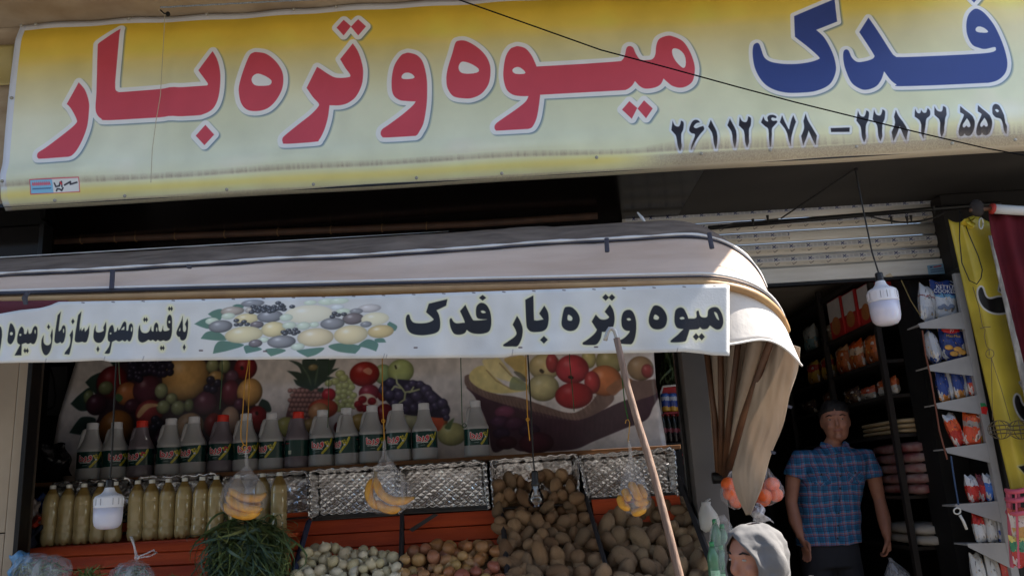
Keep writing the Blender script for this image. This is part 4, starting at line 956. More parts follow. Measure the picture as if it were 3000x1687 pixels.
for i, (x, kind, rot) in enumerate(JUGS):
    o = jug_p[kind] if not jused[kind] else copy_tree(jug_p[kind]); jused[kind] = True
    p = P(x, 1380, 5.0); o.location = (p.x, 5.0 + .006 * ((i * 7) % 3 - 1), ZSH + (.004 if x > 1068 else 0))
    rot += [0, 12, -8, 6, -14, 4, 18, -6, 0, 10, -12, 15, -5, 9, 3][i]
    o.rotation_euler = (R(1.2 * math.sin(i * 4.7)), R(1.0 * math.sin(i * 2.9)), R(rot * 1.4)); s = 1.03 + .012 * math.sin(i * 5.3); o.scale = (s, s, s)
    if kind: lab = {410: 'dark vinegar jug with red cap, nearest the left end of the shelf', 645: 'dark vinegar jug with red cap, middle one of three', 870: 'dark red capped jug turned with its label stripe forward, right of the others'}[x]
    elif x == 1400: lab = 'lone white vinegar jug standing apart at the right of the shelf'
    else: lab = 'white vinegar jug with green label, %s jug from the left on the shelf' % words[i]
    tag(o, lab, 'jug', 'vinegar jugs on the wooden shelf')
    for ch in o.children:
        if ch.name.startswith('handle'): ch.rotation_euler = (0, 0, R(hnd[i] - 180 - rot * 1.4 + (0 if i % 2 else 12)))

# ================================================================== foil trays
def foil_mat(nm, dstr, vstr):
    m = bpy.data.materials.new(nm); m.use_nodes = True
    N = m.node_tree.nodes; L = m.node_tree.links; b = N['Principled BSDF']
    b.inputs['Metallic'].default_value = .88; b.inputs['Roughness'].default_value = .2; b.inputs['Base Color'].default_value = (.86, .84, .83, 1)
    tc = N.new('ShaderNodeTexCoord'); hs = []
    for ang in (38, -38):
        mp = N.new('ShaderNodeMapping'); mp.inputs['Rotation'].default_value = (0, R(ang), 0); L.new(tc.outputs['Object'], mp.inputs[0])
        w = N.new('ShaderNodeTexWave'); w.bands_direction = 'Z'; w.inputs['Scale'].default_value = 11.5; w.inputs['Distortion'].default_value = 1.6; w.inputs['Detail'].default_value = 1
        L.new(mp.outputs[0], w.inputs[0]); hs.append(w.outputs['Fac'])
    mx = N.new('ShaderNodeMath'); mx.operation = 'MAXIMUM'; L.new(hs[0], mx.inputs[0]); L.new(hs[1], mx.inputs[1])
    vo = N.new('ShaderNodeTexVoronoi'); vo.inputs['Scale'].default_value = 17; vo.feature = 'F1'; L.new(tc.outputs['Object'], vo.inputs['Vector'])
    no = N.new('ShaderNodeTexNoise'); no.inputs['Scale'].default_value = 5; no.inputs['Detail'].default_value = 6; L.new(tc.outputs['Object'], no.inputs['Vector'])
    b1 = N.new('ShaderNodeBump'); b1.inputs['Strength'].default_value = dstr; b1.inputs['Distance'].default_value = .010; L.new(mx.outputs[0], b1.inputs['Height'])
    b2 = N.new('ShaderNodeBump'); b2.inputs['Strength'].default_value = vstr; b2.inputs['Distance'].default_value = .02; L.new(vo.outputs['Distance'], b2.inputs['Height']); L.new(b1.outputs[0], b2.inputs['Normal'])
    b3 = N.new('ShaderNodeBump'); b3.inputs['Strength'].default_value = 1.0; b3.inputs['Distance'].default_value = .03; L.new(no.outputs['Fac'], b3.inputs['Height']); L.new(b2.outputs[0], b3.inputs['Normal'])
    L.new(b3.outputs[0], b.inputs['Normal']); return m
m_foil_mesh, m_foil_crump = foil_mat('foil_mesh', .6, .3), foil_mat('foil_crumpled', .18, 1.0)
m_traybase = mat('tray_grey', (70, 66, 64), rough=.6)
TR = [((150, 1416), (385, 1402), (395, 1560), (150, 1580), 'foil lined tray behind the leftmost yellow bottles'),
      ((402, 1400), (640, 1388), (655, 1545), (405, 1560), 'foil lined tray with rumpled rim behind the middle yellow bottles'),
      ((652, 1398), (900, 1378), (905, 1515), (660, 1535), 'crumpled foil lined tray at the right end of the yellow bottles'),
      ((906, 1378), (1160, 1362), (1170, 1506), (912, 1524), 'foil lined tray left of the one hung behind the middle bananas'),
      ((1168, 1368), (1420, 1350), (1432, 1490), (1172, 1503), 'foil lined tray with clear diamond mesh above the brown onions'),
      ((1436, 1348), (1692, 1330), (1696, 1475), (1446, 1490), 'foil lined tray with potatoes spilling out of it'),
      ((1696, 1335), (1975, 1312), (1985, 1452), (1722, 1470), 'foil lined tray at the right end above the large potatoes')]
for k, (tl, tr_, br, bl, lab) in enumerate(TR):
    Yt, Yb = 4.90, 4.80
    TL, TRR, BR, BL = P(*tl, Yt - .10), P(*tr_, Yt - .10), P(*br, Yb - .10), P(*bl, Yb - .10)
    t = thing('foil_tray', lab, 'tray', (TL + BR) / 2, 'foil lined trays under the jug shelf')
    c = (TL + TRR + BR + BL) / 4; back = Vector((0, .11, 0))
    def q(a, sx=.90, sz=.86): d = a - c; return c + Vector((d.x * sx, d.y, d.z * sz)) + back
    a, b, d, e = q(TL), q(TRR), q(BR), q(BL)
    m_foil = m_foil_crump if k in (0, 1, 2, 5) else m_foil_mesh
    rs = random.Random(k); ph = [rs.random() * 6 for _ in range(8)]
    def bk(u, v):
        p = a.lerp(b, u).lerp(e.lerp(d, u), v)
        cr = .004 * math.sin(u * 19 + ph[0] + v * 7) * math.sin(v * 13 + ph[1]) + .003 * math.sin(u * 47 + v * 31 + ph[2])
        return p + Vector((0, cr, 0))
    MB().sheet(bk, 40, 18).make('foil_back', m_foil, t, smooth=True, solid=.001)
    def wall(p0, p1, q0, q1, nm, n=24):
        def f(u, v):
            p = p0.lerp(p1, u).lerp(q0.lerp(q1, u), v)
            cr = .005 * math.sin(u * 29 + ph[3] + v * 5) + .004 * math.sin(u * 61 + ph[4])
            return p + Vector((cr * .6, cr * .5, cr * .6))
        MB().sheet(f, n, 5).make(nm, m_foil, t, smooth=True, solid=.001)
    wall(TL, TRR, a, b, 'foil_side'); wall(TL, BL, a, e, 'foil_side', 14); wall(TRR, BR, b, d, 'foil_side', 14)
    rim = [BL, TL + Vector((.0, 0, -.02)), TL + Vector((.02, 0, 0)), TRR + Vector((-.02, 0, 0)), TRR + Vector((0, 0, -.02)), BR]
    rp2 = lerp_path(rim, 60); rp2 = [Vector(p) + Vector((.003 * math.sin(i * 2.3), 0, .004 * math.sin(i * 1.7 + ph[5]))) for i, p in enumerate(rp2)]
    MB().tube(rp2, [(.010 + .003 * math.sin(i * 1.3), .006) for i in range(60)], 6).make('foil_rim', m_foil, t, smooth=True)
    mk('tray_base', [BL + Vector((0, .0, -.002)), BR + Vector((0, 0, -.002)), d, e], [(0, 1, 2, 3)], m_traybase, t, solid=.004)

# ================================================================== stand of orange boards
m_or = mat('orange_paint', (220, 92, 42), rough=.6, col2=(172, 62, 32), scale=4, bump=.35, stretch=(.4, 3, 3), detail=10)
m_dk = mat('dark_edge', (46, 44, 48), rough=.7)
std = thing('display_stand', 'stepped display stand of orange painted boards under the produce', 'display stand', (P(900, 1600, 4.6).x, 4.6, FLOOR))
def board(pts_px, Y0, Y1=None, th=.018, nm='board', m=None):
    """front corners TL TR BR BL in the photo, top edge at depth Y0, bottom at Y1"""
    Y1 = Y0 if Y1 is None else Y1
    f = [P(*pts_px[0], Y0), P(*pts_px[1], Y0), P(*pts_px[2], Y1), P(*pts_px[3], Y1)]
    n = (f[1] - f[0]).cross(f[2] - f[0]).normalized()
    if n.y < 0: n = -n
    MB().hexa([f[3], f[2], f[1], f[0]] + [p + n * th for p in (f[3], f[2], f[1], f[0])]).make(nm, m or m_or, std, bevel=.003)
# ledge under the bottles
zl = P(140, 1602, 4.52).z
xa, xb = P(88, 1600, 4.5).x, P(868, 1560, 4.5).x
MB().box((xa, 4.50, zl - .02), (xb, 4.74, zl)).make('ledge_board', m_or, std, bevel=.003)
MB().box((xa, 4.745, zl - .03), (xb, 4.765, zl + .10)).make('board', m_or, std, bevel=.003)
fr_ = [(1600, 1628), (1631, 1668), (1671, 1712), (1715, 1760)]
for k, (y0, y1) in enumerate(fr_):
    Y = 4.49 - .05 * k
    board([(40 - 5 * k, y0 + 8), (745, y0 - 26), (747, y1 - 28), (34 - 5 * k, y1 + 6)], Y, Y - .04)
# backs of the onion crates
for k in range(4):
    y0 = 1528 + k * 43; Y = 4.72 - .035 * k
    board([(738 + 2 * k, y0 + 8), (1172, y0 - 18), (1174, y0 + 22), (740 + 2 * k, y0 + 47)], Y, Y - .03)
    board([(1184, y0 - 19), (1462, y0 - 36), (1468, y0 + 3), (1186, y0 + 20)], Y, Y - .03)
board([(1732, 1462), (1990, 1448), (1998, 1490), (1740, 1506)], 4.70, 4.68)
board([(1736, 1508), (1996, 1492), (2004, 1530), (1744, 1550)], 4.66, 4.64)
board([(1430, 1500), (1700, 1486), (1712, 1530), (1440, 1545)], 4.74, 4.72)
def rail_(x0, y0, Y0, x1, y1, Y1, w=.022, m=None):
    a, b = P(x0, y0, Y0), P(x1, y1, Y1)
    MB().tube([a, b], w, 4).make('divider', m or m_dk, std)
rail_(905, 1526, 4.66, 845, 1730, 4.16, .016, mat('blue_edge', (48, 56, 84), rough=.6)); rail_(1178, 1508, 4.66, 1172, 1740, 4.14, .012); rail_(1470, 1490, 4.70, 1492, 1740, 4.12, .014)
rail_(1712, 1440, 4.74, 1800, 1740, 4.10, .012); rail_(1990, 1400, 4.74, 2118, 1740, 4.06, .018)
board([(1196, 1550), (1270, 1503), (1284, 1506), (1208, 1556)], 4.64, 4.63, .008, 'strap', m_traybase)
MB().box((P(-40, 1700, 4.3).x, 4.02, FLOOR), (P(2085, 1700, 4.3).x, 4.10, P(1500, 1800, 4.06).z)).make('front_board', m_or, std)
# ================================================================== bottles of verjuice
m_juice = mat('verjuice', (180, 162, 116), rough=.12, col2=(162, 144, 98), scale=14, sss=.15, coat=.6)
m_wcap = mat('bottle_cap', (214, 214, 206), rough=.4, var=.03)
bprof = [(.020, .004), (.030, 0), (.038, .006), (.0425, .020), (.0435, .045), (.041, .062), (.0395, .068), (.0425, .076), (.0425, .100), (.041, .104), (.0425, .108), (.0425, .200), (.0415, .203), (.0425, .207), (.0415, .225), (.037, .245), (.028, .268), (.0185, .285), (.0135, .293), (.0135, .300)]
def make_bottle():
    t = thing('juice_bottle', 'x', 'bottle'); n = 20
    rs = []
    for r, z in bprof:
        ring = []
        for k in range(n):
            a = 2 * math.pi * k / n; rr = r
            if z < .03: rr = r * (1 - .16 * max(0, math.cos(5 * a)) * (1 - z / .03))
            ring.append(Vector((rr * math.cos(a), rr * math.sin(a), z + (.008 * max(0, math.cos(5 * a)) if z < .01 else 0))))
        rs.append(ring)
    MB().rings(rs).make('body', m_juice, t, smooth=True, local=True)
    MB().lathe([(.0165, .289), (.0165, .292), (.013, .292)], n=16).make('neck_ring', m_juice, t, smooth=True, local=True)
    MB().lathe([(.0145, .293), (.0152, .294), (.0152, .309), (.0138, .312), (.006, .3125)], n=16).make('cap', m_wcap, t, smooth=True, local=True)
    return t
def juice_level(m):
    N = m.node_tree.nodes; L = m.node_tree.links; b = N['Principled BSDF']; src = b.inputs['Base Color'].links[0].from_socket
    tc = N.new('ShaderNodeTexCoord'); sp = N.new('ShaderNodeSeparateXYZ'); L.new(tc.outputs['Object'], sp.inputs[0]); oi = N.new('ShaderNodeObjectInfo')
    ad = N.new('ShaderNodeMath'); ad.operation = 'MULTIPLY_ADD'; ad.inputs[1].default_value = .025; L.new(oi.outputs['Random'], ad.inputs[0]); L.new(sp.outputs['Z'], ad.inputs[2])
    mr = N.new('ShaderNodeMapRange'); mr.inputs[1].default_value = .262; mr.inputs[2].default_value = .274; L.new(ad.outputs[0], mr.inputs[0])
    m2 = N.new('ShaderNodeMapRange'); m2.inputs[1].default_value = .0; m2.inputs[2].default_value = .05; m2.inputs[3].default_value = .35; m2.inputs[4].default_value = 0; L.new(sp.outputs['Z'], m2.inputs[0])
    mm = N.new('ShaderNodeMath'); mm.operation = 'MAXIMUM'; L.new(mr.outputs[0], mm.inputs[0]); L.new(m2.outputs[0], mm.inputs[1])
    mx = N.new('ShaderNodeMix'); mx.data_type = 'RGBA'; L.new(mm.outputs[0], mx.inputs[0]); L.new(src, mx.inputs[6]); mx.inputs[7].default_value = (*lin((128, 104, 58)), 1); L.new(mx.outputs[2], b.inputs['Base Color'])
juice_level(m_juice)
bp_ = make_bottle()
BT = [(140, 1602), (186, 1600), (236, 1598), (285, 1593), (331, 1590), (395, 1590), (441, 1588), (487, 1586), (534, 1583), (582, 1580), (630, 1578), (690, 1572), (770, 1568), (816, 1565)]
blab = ['yellow juice bottle at the far left end of the bottle row', 'yellow juice bottle second from the left end', 'yellow juice bottle just left of the hanging lamp', 'yellow juice bottle behind the left half of the hanging lamp', 'yellow juice bottle behind the right half of the hanging lamp',
        'yellow juice bottle just right of the gap beside the lamp', 'yellow juice bottle second to the right of the lamp gap', 'yellow juice bottle third to the right of the lamp gap', 'yellow juice bottle fourth to the right of the lamp gap', 'yellow juice bottle fifth to the right of the lamp gap',
        'yellow juice bottle half behind the leek leaves', 'yellow juice bottle behind the left bag of bananas', 'yellow juice bottle standing back beside the last bottle', 'yellow juice bottle at the right end of the row among leek roots']
for i, (x, y) in enumerate(BT):
    o = bp_ if i == 0 else copy_tree(bp_)
    Y = 4.60 + (.05 if i == 12 else .004 * ((i * 5) % 4)); o.location = (P(x, y, Y).x, Y, zl + .001)
    o.rotation_euler = (R(.8 * math.sin(i * 3.1)), R(1.0 * math.sin(i * 2.3) + .8), R(i * 41)); o.scale = (1.04, 1.04, 1.03)
    tag(o, blab[i], 'bottle', 'yellow juice bottles on the orange ledge')

# ================================================================== potatoes and onions
def randcol(name, cols, rough=.7, bump=.7, bscale=38, spots=None, spec=.3, stripes=False):
    m = bpy.data.materials.new(name); m.use_nodes = True
    N = m.node_tree.nodes; L = m.node_tree.links; b = N['Principled BSDF']; b.inputs['Roughness'].default_value = rough; b.inputs['Specular IOR Level'].default_value = spec
    oi = N.new('ShaderNodeObjectInfo'); rp = N.new('ShaderNodeValToRGB'); L.new(oi.outputs['Random'], rp.inputs[0])
    el = rp.color_ramp.elements
    for i, c in enumerate(cols):
        e = el[i] if i < 2 else el.new(.5)
        e.position = i / (len(cols) - 1) if i < 2 else 0
        e.color = (*lin(c), 1)
    for i, e in enumerate(sorted(list(el), key=lambda q: 0)): pass
    while len(el) > len(cols): el.remove(el[-1])
    for i, c in enumerate(cols): el[i].position = i / (len(cols) - 1); el[i].color = (*lin(c), 1)
    tc = N.new('ShaderNodeTexCoord'); ad = N.new('ShaderNodeVectorMath'); L.new(tc.outputs['Object'], ad.inputs[0])
    cb = N.new('ShaderNodeCombineXYZ'); ml = N.new('ShaderNodeMath'); ml.operation = 'MULTIPLY'; ml.inputs[1].default_value = 37; L.new(oi.outputs['Random'], ml.inputs[0])
    for k in range(3): L.new(ml.outputs[0], cb.inputs[k])
    L.new(cb.outputs[0], ad.inputs[1])
    src = ad.outputs[0]
    if stripes:
        mp = N.new('ShaderNodeMapping'); mp.inputs['Scale'].default_value = (1, 1, .15); L.new(src, mp.inputs[0]); src = mp.outputs[0]
    no = N.new('ShaderNodeTexNoise'); no.inputs['Scale'].default_value = 40 if not stripes else 70; no.inputs['Detail'].default_value = 6; L.new(src, no.inputs['Vector'])
    mr = N.new('ShaderNodeMapRange'); mr.inputs[1].default_value = .3; mr.inputs[2].default_value = .7; mr.inputs[3].default_value = .52; mr.inputs[4].default_value = 1.25; L.new(no.outputs['Fac'], mr.inputs[0])
    mx = N.new('ShaderNodeMix'); mx.data_type = 'RGBA'; mx.blend_type = 'MULTIPLY'; mx.inputs[0].default_value = 1; L.new(rp.outputs[0], mx.inputs[6]); L.new(mr.outputs[0], mx.inputs[7])
    L.new(mx.outputs[2], b.inputs['Base Color'])
    nb = N.new('ShaderNodeTexNoise'); nb.inputs['Scale'].default_value = bscale; L.new(ad.outputs[0], nb.inputs['Vector'])
    bp = N.new('ShaderNodeBump'); bp.inputs['Strength'].default_value = bump; bp.inputs['Distance'].default_value = .004; L.new(nb.outputs['Fac'], bp.inputs['Height']); L.new(bp.outputs[0], b.inputs['Normal'])
    return m
m_pot = randcol('potato_skin', [(156, 122, 88), (178, 144, 108), (134, 102, 74), (166, 134, 102), (130, 108, 84)], rough=.75)
m_pot2 = randcol('potato_skin_pale', [(164, 137, 106), (146, 119, 92), (174, 148, 116), (136, 112, 86)], rough=.75)
m_onw = randcol('white_onion_skin', [(232, 216, 184), (214, 200, 160), (238, 226, 200), (206, 192, 148)], rough=.4, bump=.1, spec=.5, stripes=True)
m_onb = randcol('brown_onion_skin', [(196, 148, 88), (178, 116, 74), (204, 170, 112), (166, 92, 78), (190, 160, 96)], rough=.35, bump=.1, spec=.5, stripes=True)
def lump(rx, ry, rz, seed, nu=16, nv=11, amp=.10):
    r_ = random.Random(seed); ph = [r_.random() * 6.28 for _ in range(9)]; mb = MB(); rs = []
    for i in range(nv + 1):
        t = -math.pi / 2 + math.pi * i / nv; k = max(math.cos(t), .015); ring = []
        for j in range(nu):
            a = 2 * math.pi * j / nu
            d = 1 + amp * (math.sin(2 * a + ph[0]) * math.cos(t) + .7 * math.sin(3 * t + a + ph[1]) + .5 * math.sin(3 * a - 2 * t + ph[2]))
            ring.append(Vector((rx * k * math.cos(a) * d, ry * k * math.sin(a) * d, rz * math.sin(t) * (1 + amp * .6 * math.sin(a + ph[3])))))
        rs.append(ring)
    return mb.rings(rs)
pot_me = []
for i in range(7):
    lb = lump(.95 + .24 * (i % 4), .82 + .08 * (i % 3), .80 + .05 * (i % 2), 20 + i, amp=.075 + .02 * (i % 3)); me = bpy.data.meshes.new('potato'); me.from_pydata([tuple(v) for v in lb.v], [], lb.f)
    me.polygons.foreach_set('use_smooth', np.ones(len(me.polygons), bool)); pot_me.append(me)
on_me = []
for i in range(4):
    k = .82 + .07 * i
    lb = MB().lathe([(.02, -.80 * k), (.10, -.84 * k), (.16, -.80 * k), (.42, -.72 * k), (.78, -.48 * k), (.97, -.12 * k), (1, .1 * k), (.92, .38 * k), (.68, .66 * k), (.36, .86 * k), (.17, 1.0 * k), (.11, 1.14 * k), (.06, 1.26 * k)], n=14)
    me = bpy.data.meshes.new('onion'); me.from_pydata([tuple(v) for v in lb.v], [], lb.f); me.polygons.foreach_set('use_smooth', np.ones(len(me.polygons), bool)); on_me.append(me)
def inpoly(x, y, pl):
    c = False; n = len(pl)
    for i in range(n):
        (ax, ay), (bx, by) = pl[i], pl[(i + 1) % n]
        if (ay > y) != (by > y) and x < (bx - ax) * (y - ay) / (by - ay) + ax: c = not c
    return c
def pile(name, poly, Yf, size, meshes, m, label, cat, group, seed, limit=300, flat=.9):
    r_ = random.Random(seed); xs = [p[0] for p in poly]; ys = [p[1] for p in poly]; n = 0
    for layer, (gap, back) in enumerate(((.66, .055), (.78, .0))):
        got = []
        for _ in range(6000):
            x = r_.uniform(min(xs), max(xs)); y = r_.uniform(min(ys), max(ys))
            if not inpoly(x, y, poly): continue
            s = size(x, y) * r_.uniform(.80, 1.2)
            if any((x - a) ** 2 + (y - b) ** 2 < (gap * (s + c) / 2) ** 2 for a, b, c in got): continue
            got.append((x, y, s))
        for x, y, s in got:
            if n >= limit: break
            Y = Yf(x, y) + back + r_.uniform(-.025, .02); rad = s / 2 / ppm(Y)
            o = bpy.data.objects.new(name, r_.choice(meshes)); COL.objects.link(o)
            if not o.data.materials: o.data.materials.append(m)
            o.location = P(x, y, Y); k = rad * r_.uniform(.92, 1.05); o.scale = (k, k, k)
            o.rotation_euler = (r_.uniform(0, 6.28), r_.uniform(0, 6.28), r_.uniform(0, 6.28)) if flat > .8 else (r_.gauss(0, .9), r_.gauss(0, .9), r_.uniform(0, 6.28))
            tag(o, label, cat, group); n += 1
    return n
Yd = lambda x, y: interp([1380, 1480, 1560, 1690, 1780], [4.86, 4.70, 4.52, 4.22, 4.02], y)
Yo = lambda x, y: interp([1580, 1640, 1690, 1780], [4.50, 4.36, 4.24, 4.06], y)
def cp(ms):
    return [q.copy() for q in ms]
pm2 = cp(pot_me); om2 = cp(on_me)
n1 = pile('potato', [(1462, 1425), (1490, 1402), (1560, 1395), (1665, 1390), (1690, 1440), (1722, 1500), (1772, 1700), (1780, 1760), (1500, 1760), (1482, 1640), (1470, 1560), (1455, 1480)], Yd, lambda x, y: interp([1390, 1500, 1690], [38, 44, 53], y), pot_me, m_pot,
          'brown potato in the heap spilling from the foil tray', 'potato', 'potatoes heaped below the foil tray', 1)
n2 = pile('potato', [(1772, 1520), (1830, 1482), (1900, 1478), (2000, 1478), (2040, 1560), (2075, 1640), (2110, 1760), (1812, 1760), (1795, 1650)], Yd, lambda x, y: interp([1470, 1560, 1690], [47, 55, 63], y), pm2, m_pot2,
          'large pale potato in the heap left of the grey post', 'potato', 'large potatoes heaped beside the grey post', 2)
n3 = pile('onion', [(892, 1612), (930, 1600), (1040, 1608), (1120, 1618), (1162, 1632), (1162, 1760), (830, 1760), (868, 1690)], Yo, lambda x, y: 36, on_me, m_onw,
          'white onion in the heap beside the leeks', 'onion', 'white onions heaped in a crate', 3, flat=.5)
n4 = pile('onion', [(1186, 1630), (1240, 1606), (1320, 1596), (1400, 1596), (1455, 1606), (1472, 1700), (1482, 1760), (1180, 1760)], Yo, lambda x, y: 42, om2, m_onb,
          'brown skinned onion in the heap beside the white onions', 'onion', 'brown onions heaped in a crate', 4, flat=.5)
hb = MB()
def heap_bed(pts, Yf, back, nm, lab, col):
    """added flat sheet that fills the gaps behind the visible layer of produce"""
    v = [P(x, y, Yf(x, y) + back) for x, y in pts]
    o = mk(nm, v, [tuple(range(len(v)))], mat(nm + '_bed', col, rough=.9), solid=.02)
    tag(o, lab, 'filler sheet')
heap_bed([(1455, 1470), (1700, 1440), (1790, 1790), (1495, 1790)], lambda x, y: interp([1440, 1790], [4.76, 4.02], y), .10, 'heap_filler', 'added brown filler sheet under the potato heap in the middle', (96, 72, 46))
heap_bed([(1765, 1500), (2010, 1480), (2125, 1790), (1815, 1790)], lambda x, y: interp([1440, 1790], [4.76, 4.02], y), .10, 'heap_filler', 'added brown filler sheet under the large pale potatoes', (96, 72, 46))
heap_bed([(860, 1640), (1165, 1640), (1165, 1790), (820, 1790)], lambda x, y: interp([1600, 1790], [4.46, 4.04], y), .08, 'heap_filler', 'added brown filler sheet under the white onions', (130, 112, 78))
heap_bed([(1185, 1630), (1465, 1630), (1485, 1790), (1180, 1790)], lambda x, y: interp([1600, 1790], [4.46, 4.04], y), .08, 'heap_filler', 'added brown filler sheet under the brown onions', (120, 80, 48))

# ================================================================== leeks and herbs
def blades(name, n, root, tip, wid, cols, seed, sag, seg=7):
    r_ = random.Random(seed); mb = MB()
    for _ in range(n):
        a, b = root(r_), tip(r_); L_ = (b - a).length
        m1 = a.lerp(b, .33) + Vector((r_.gauss(0, .22) * L_, r_.gauss(0, .10) * L_ - .03, sag * r_.uniform(.2, 1.3))); m2 = a.lerp(b, .7) + Vector((r_.gauss(0, .25) * L_, r_.gauss(0, .10) * L_ - .02, sag * r_.uniform(-.1, .8)))
        w = wid * r_.uniform(.5, 1.4); pts = []
        for k in range(seg + 1):
            t = k / seg; pts.append(a * (1 - t) ** 3 + m1 * 3 * t * (1 - t) ** 2 + m2 * 3 * t * t * (1 - t) + b * t ** 3)
        sd = Vector((r_.gauss(0, 1), r_.gauss(0, .5), r_.gauss(0, 1)))
        v = []
        for k, p in enumerate(pts):
            t = pts[min(k + 1, seg)] - pts[max(k - 1, 0)]; s_ = t.cross(sd)
            s_ = s_.normalized() if s_.length > 1e-6 else Vector((1, 0, 0)); ww = w * (1 - (k / seg) ** 3 * .85)
            v += [p - s_ * ww, p + s_ * ww]
        mb.add(v, [(2 * k, 2 * k + 1, 2 * k + 3, 2 * k + 2) for k in range(seg)])
    return mb
m_leek = randcol('leek_green', [(74, 92, 62), (88, 100, 56)], rough=.5); 
def leafmat(name, c1, c2):
    return mat(name, c1, rough=.45, col2=c2, scale=22, detail=3, spec=.4)
m_leaf = leafmat('leek_leaf', (58, 82, 62), (104, 118, 62)); m_leafy = leafmat('leek_leaf_pale', (124, 128, 76), (88, 104, 58))
def gp(r_, cx, cy, sx, sy, Y, sY): return P(r_.gauss(cx, sx), r_.gauss(cy, sy), Y + r_.gauss(0, sY))
lk = thing('leek_bunch', 'heap of dark green leek leaves drooping over the orange boards', 'leeks', P(720, 1660, 4.4), )
def lt(r_, x0, x1, y0, y1, Y): return P(r_.uniform(x0, x1), r_.uniform(y0, y1), Y + r_.gauss(0, .05))
b1 = blades('leaf', 240, lambda r_: lt(r_, 650, 810, 1535, 1600, 4.40), lambda r_: lt(r_, 570, 870, 1590, 1790, 4.17), .0062, None, 5, .15, 9)
b1.make('leaves', m_leaf, lk, smooth=True, kind='stuff')
b2 = blades('leaf', 120, lambda r_: lt(r_, 640, 830, 1535, 1680, 4.34), lambda r_: lt(r_, 590, 860, 1550, 1780, 4.15), .0058, None, 6, .07, 9)
b2.make('pale_leaves', m_leafy, lk, smooth=True, kind='stuff')
b3 = blades('leaf', 150, lambda r_: lt(r_, 640, 790, 1560, 1720, 4.30), lambda r_: lt(r_, 540, 850, 1580, 1790, 4.14), .0066, None, 7, .10, 9)
b3.make('bent_leaves', leafmat('leek_leaf_blue', (60, 84, 78), (84, 104, 82)), lk, smooth=True, kind='stuff')
b4 = blades('root', 50, lambda r_: P(r_.gauss(815, 14), r_.gauss(1550, 10), 4.45), lambda r_: P(r_.uniform(780, 880), r_.uniform(1545, 1640), 4.38 + r_.gauss(0, .04)), .0016, None, 8, .03)
b4.make('roots', mat('root_straw', (168, 140, 84), rough=.9), lk, kind='stuff')
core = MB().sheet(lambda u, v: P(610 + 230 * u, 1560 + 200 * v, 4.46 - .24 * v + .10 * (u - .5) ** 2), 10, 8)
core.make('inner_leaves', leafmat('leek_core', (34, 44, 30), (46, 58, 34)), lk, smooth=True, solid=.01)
def herb_bag(poly, Y, apex, lab, seed, cloudy, tie=False, blue=False):
    cx = sum(p[0] for p in poly) / len(poly); cy = sum(p[1] for p in poly) / len(poly)
    t = thing('herb_bag', lab, 'bag of herbs', P(cx, cy + 40, Y)); r_ = random.Random(seed)
    def rp(r2):
        for _ in range(60):
            x = r2.uniform(min(p[0] for p in poly), max(p[0] for p in poly)); y = r2.uniform(min(p[1] for p in poly), max(p[1] for p in poly))
            if inpoly(x, y, poly): break
        return P(cx + (x - cx) * .9, cy + (y - cy) * .88 + 6, Y + r2.uniform(-.05, .05))
    blades('h', 230, rp, lambda r2: rp(r2), .0035, None, seed, .02).make('herbs', leafmat('herb_leaf', (62, 92, 48), (112, 130, 76)), t, smooth=True, kind='stuff')
    n = 30; px = lerp_path(list(poly) + [poly[0]], n + 1)[:-1]
    rs = []
    for k in range(9):
        f = k / 8; ring = []
        for i, (x, y) in enumerate(px):
            s = math.sin(math.pi * (.06 + .88 * f)) ** .6; w = 1 + .05 * math.sin(i * 2.7 + k) + .04 * math.sin(i * 5.1 - k * 2)
            ring.append(P(cx + (x - cx) * s * w, cy + (y - cy) * s * w, Y - .10 + .20 * f))
        rs.append(ring)
    MB().rings(rs).make('plastic', mat_clear('clear_bag', (206, 210, 214), .24, rough=.2), t, smooth=True)
    if tie:
        m_ = mat_clear('bag_knot', (216, 218, 222), .5)
        MB().tube([P(400, 1632, Y - .08), P(394, 1600, Y - .08), P(386, 1575, Y - .08), P(383, 1570, Y - .08)], [(.012, .006), (.008, .004), (.014, .004), (.016, .003)], 8).make('knot_ear', m_, t, smooth=True)
        MB().tube([P(402, 1630, Y - .08), P(425, 1622, Y - .08), P(450, 1610, Y - .085), P(458, 1618, Y - .085), P(440, 1628, Y - .08), P(412, 1632, Y - .08)], [(.008, .004), (.010, .004), (.013, .004), (.010, .004), (.008, .004), (.006, .004)], 8).make('knot_ear', m_, t, smooth=True)
        MB().ell(P(401, 1632, Y - .085), .014, .012, .012).make('knot', m_, t, smooth=True)
    return t
herb_bag([(402, 1636), (440, 1655), (462, 1700), (470, 1770), (300, 1770), (318, 1680), (345, 1650)], 4.20, None, 'knotted clear plastic bag of green herbs in front of the orange boards', 31, .3, tie=True)
herb_bag([(40, 1640), (95, 1618), (180, 1625), (212, 1650), (216, 1770), (10, 1770)], 4.18, None, 'crumpled clear bag of herbs at the lower left corner', 32, .4)
for k, (x, y, n_) in enumerate(((262, 1668, 70), (490, 1690, 50), (540, 1695, 50))):
    t = thing('herb_sprig', ['tuft of green herb between the two herb bags', 'small tuft of herb right of the knotted bag', 'herb tuft at the left foot of the leek heap'][k], 'herb', P(x, y + 20, 4.22))
    blades('h', n_, lambda r_: P(r_.gauss(x, 14), y + 34, 4.22 + r_.gauss(0, .03)), lambda r_: P(r_.gauss(x, 32), r_.gauss(y, 12), 4.20 + r_.gauss(0, .04)), .003, None, 50 + k, .02).make('leaves', leafmat('herb_leaf', (62, 92, 48), (112, 130, 76)), t, smooth=True, kind='stuff')
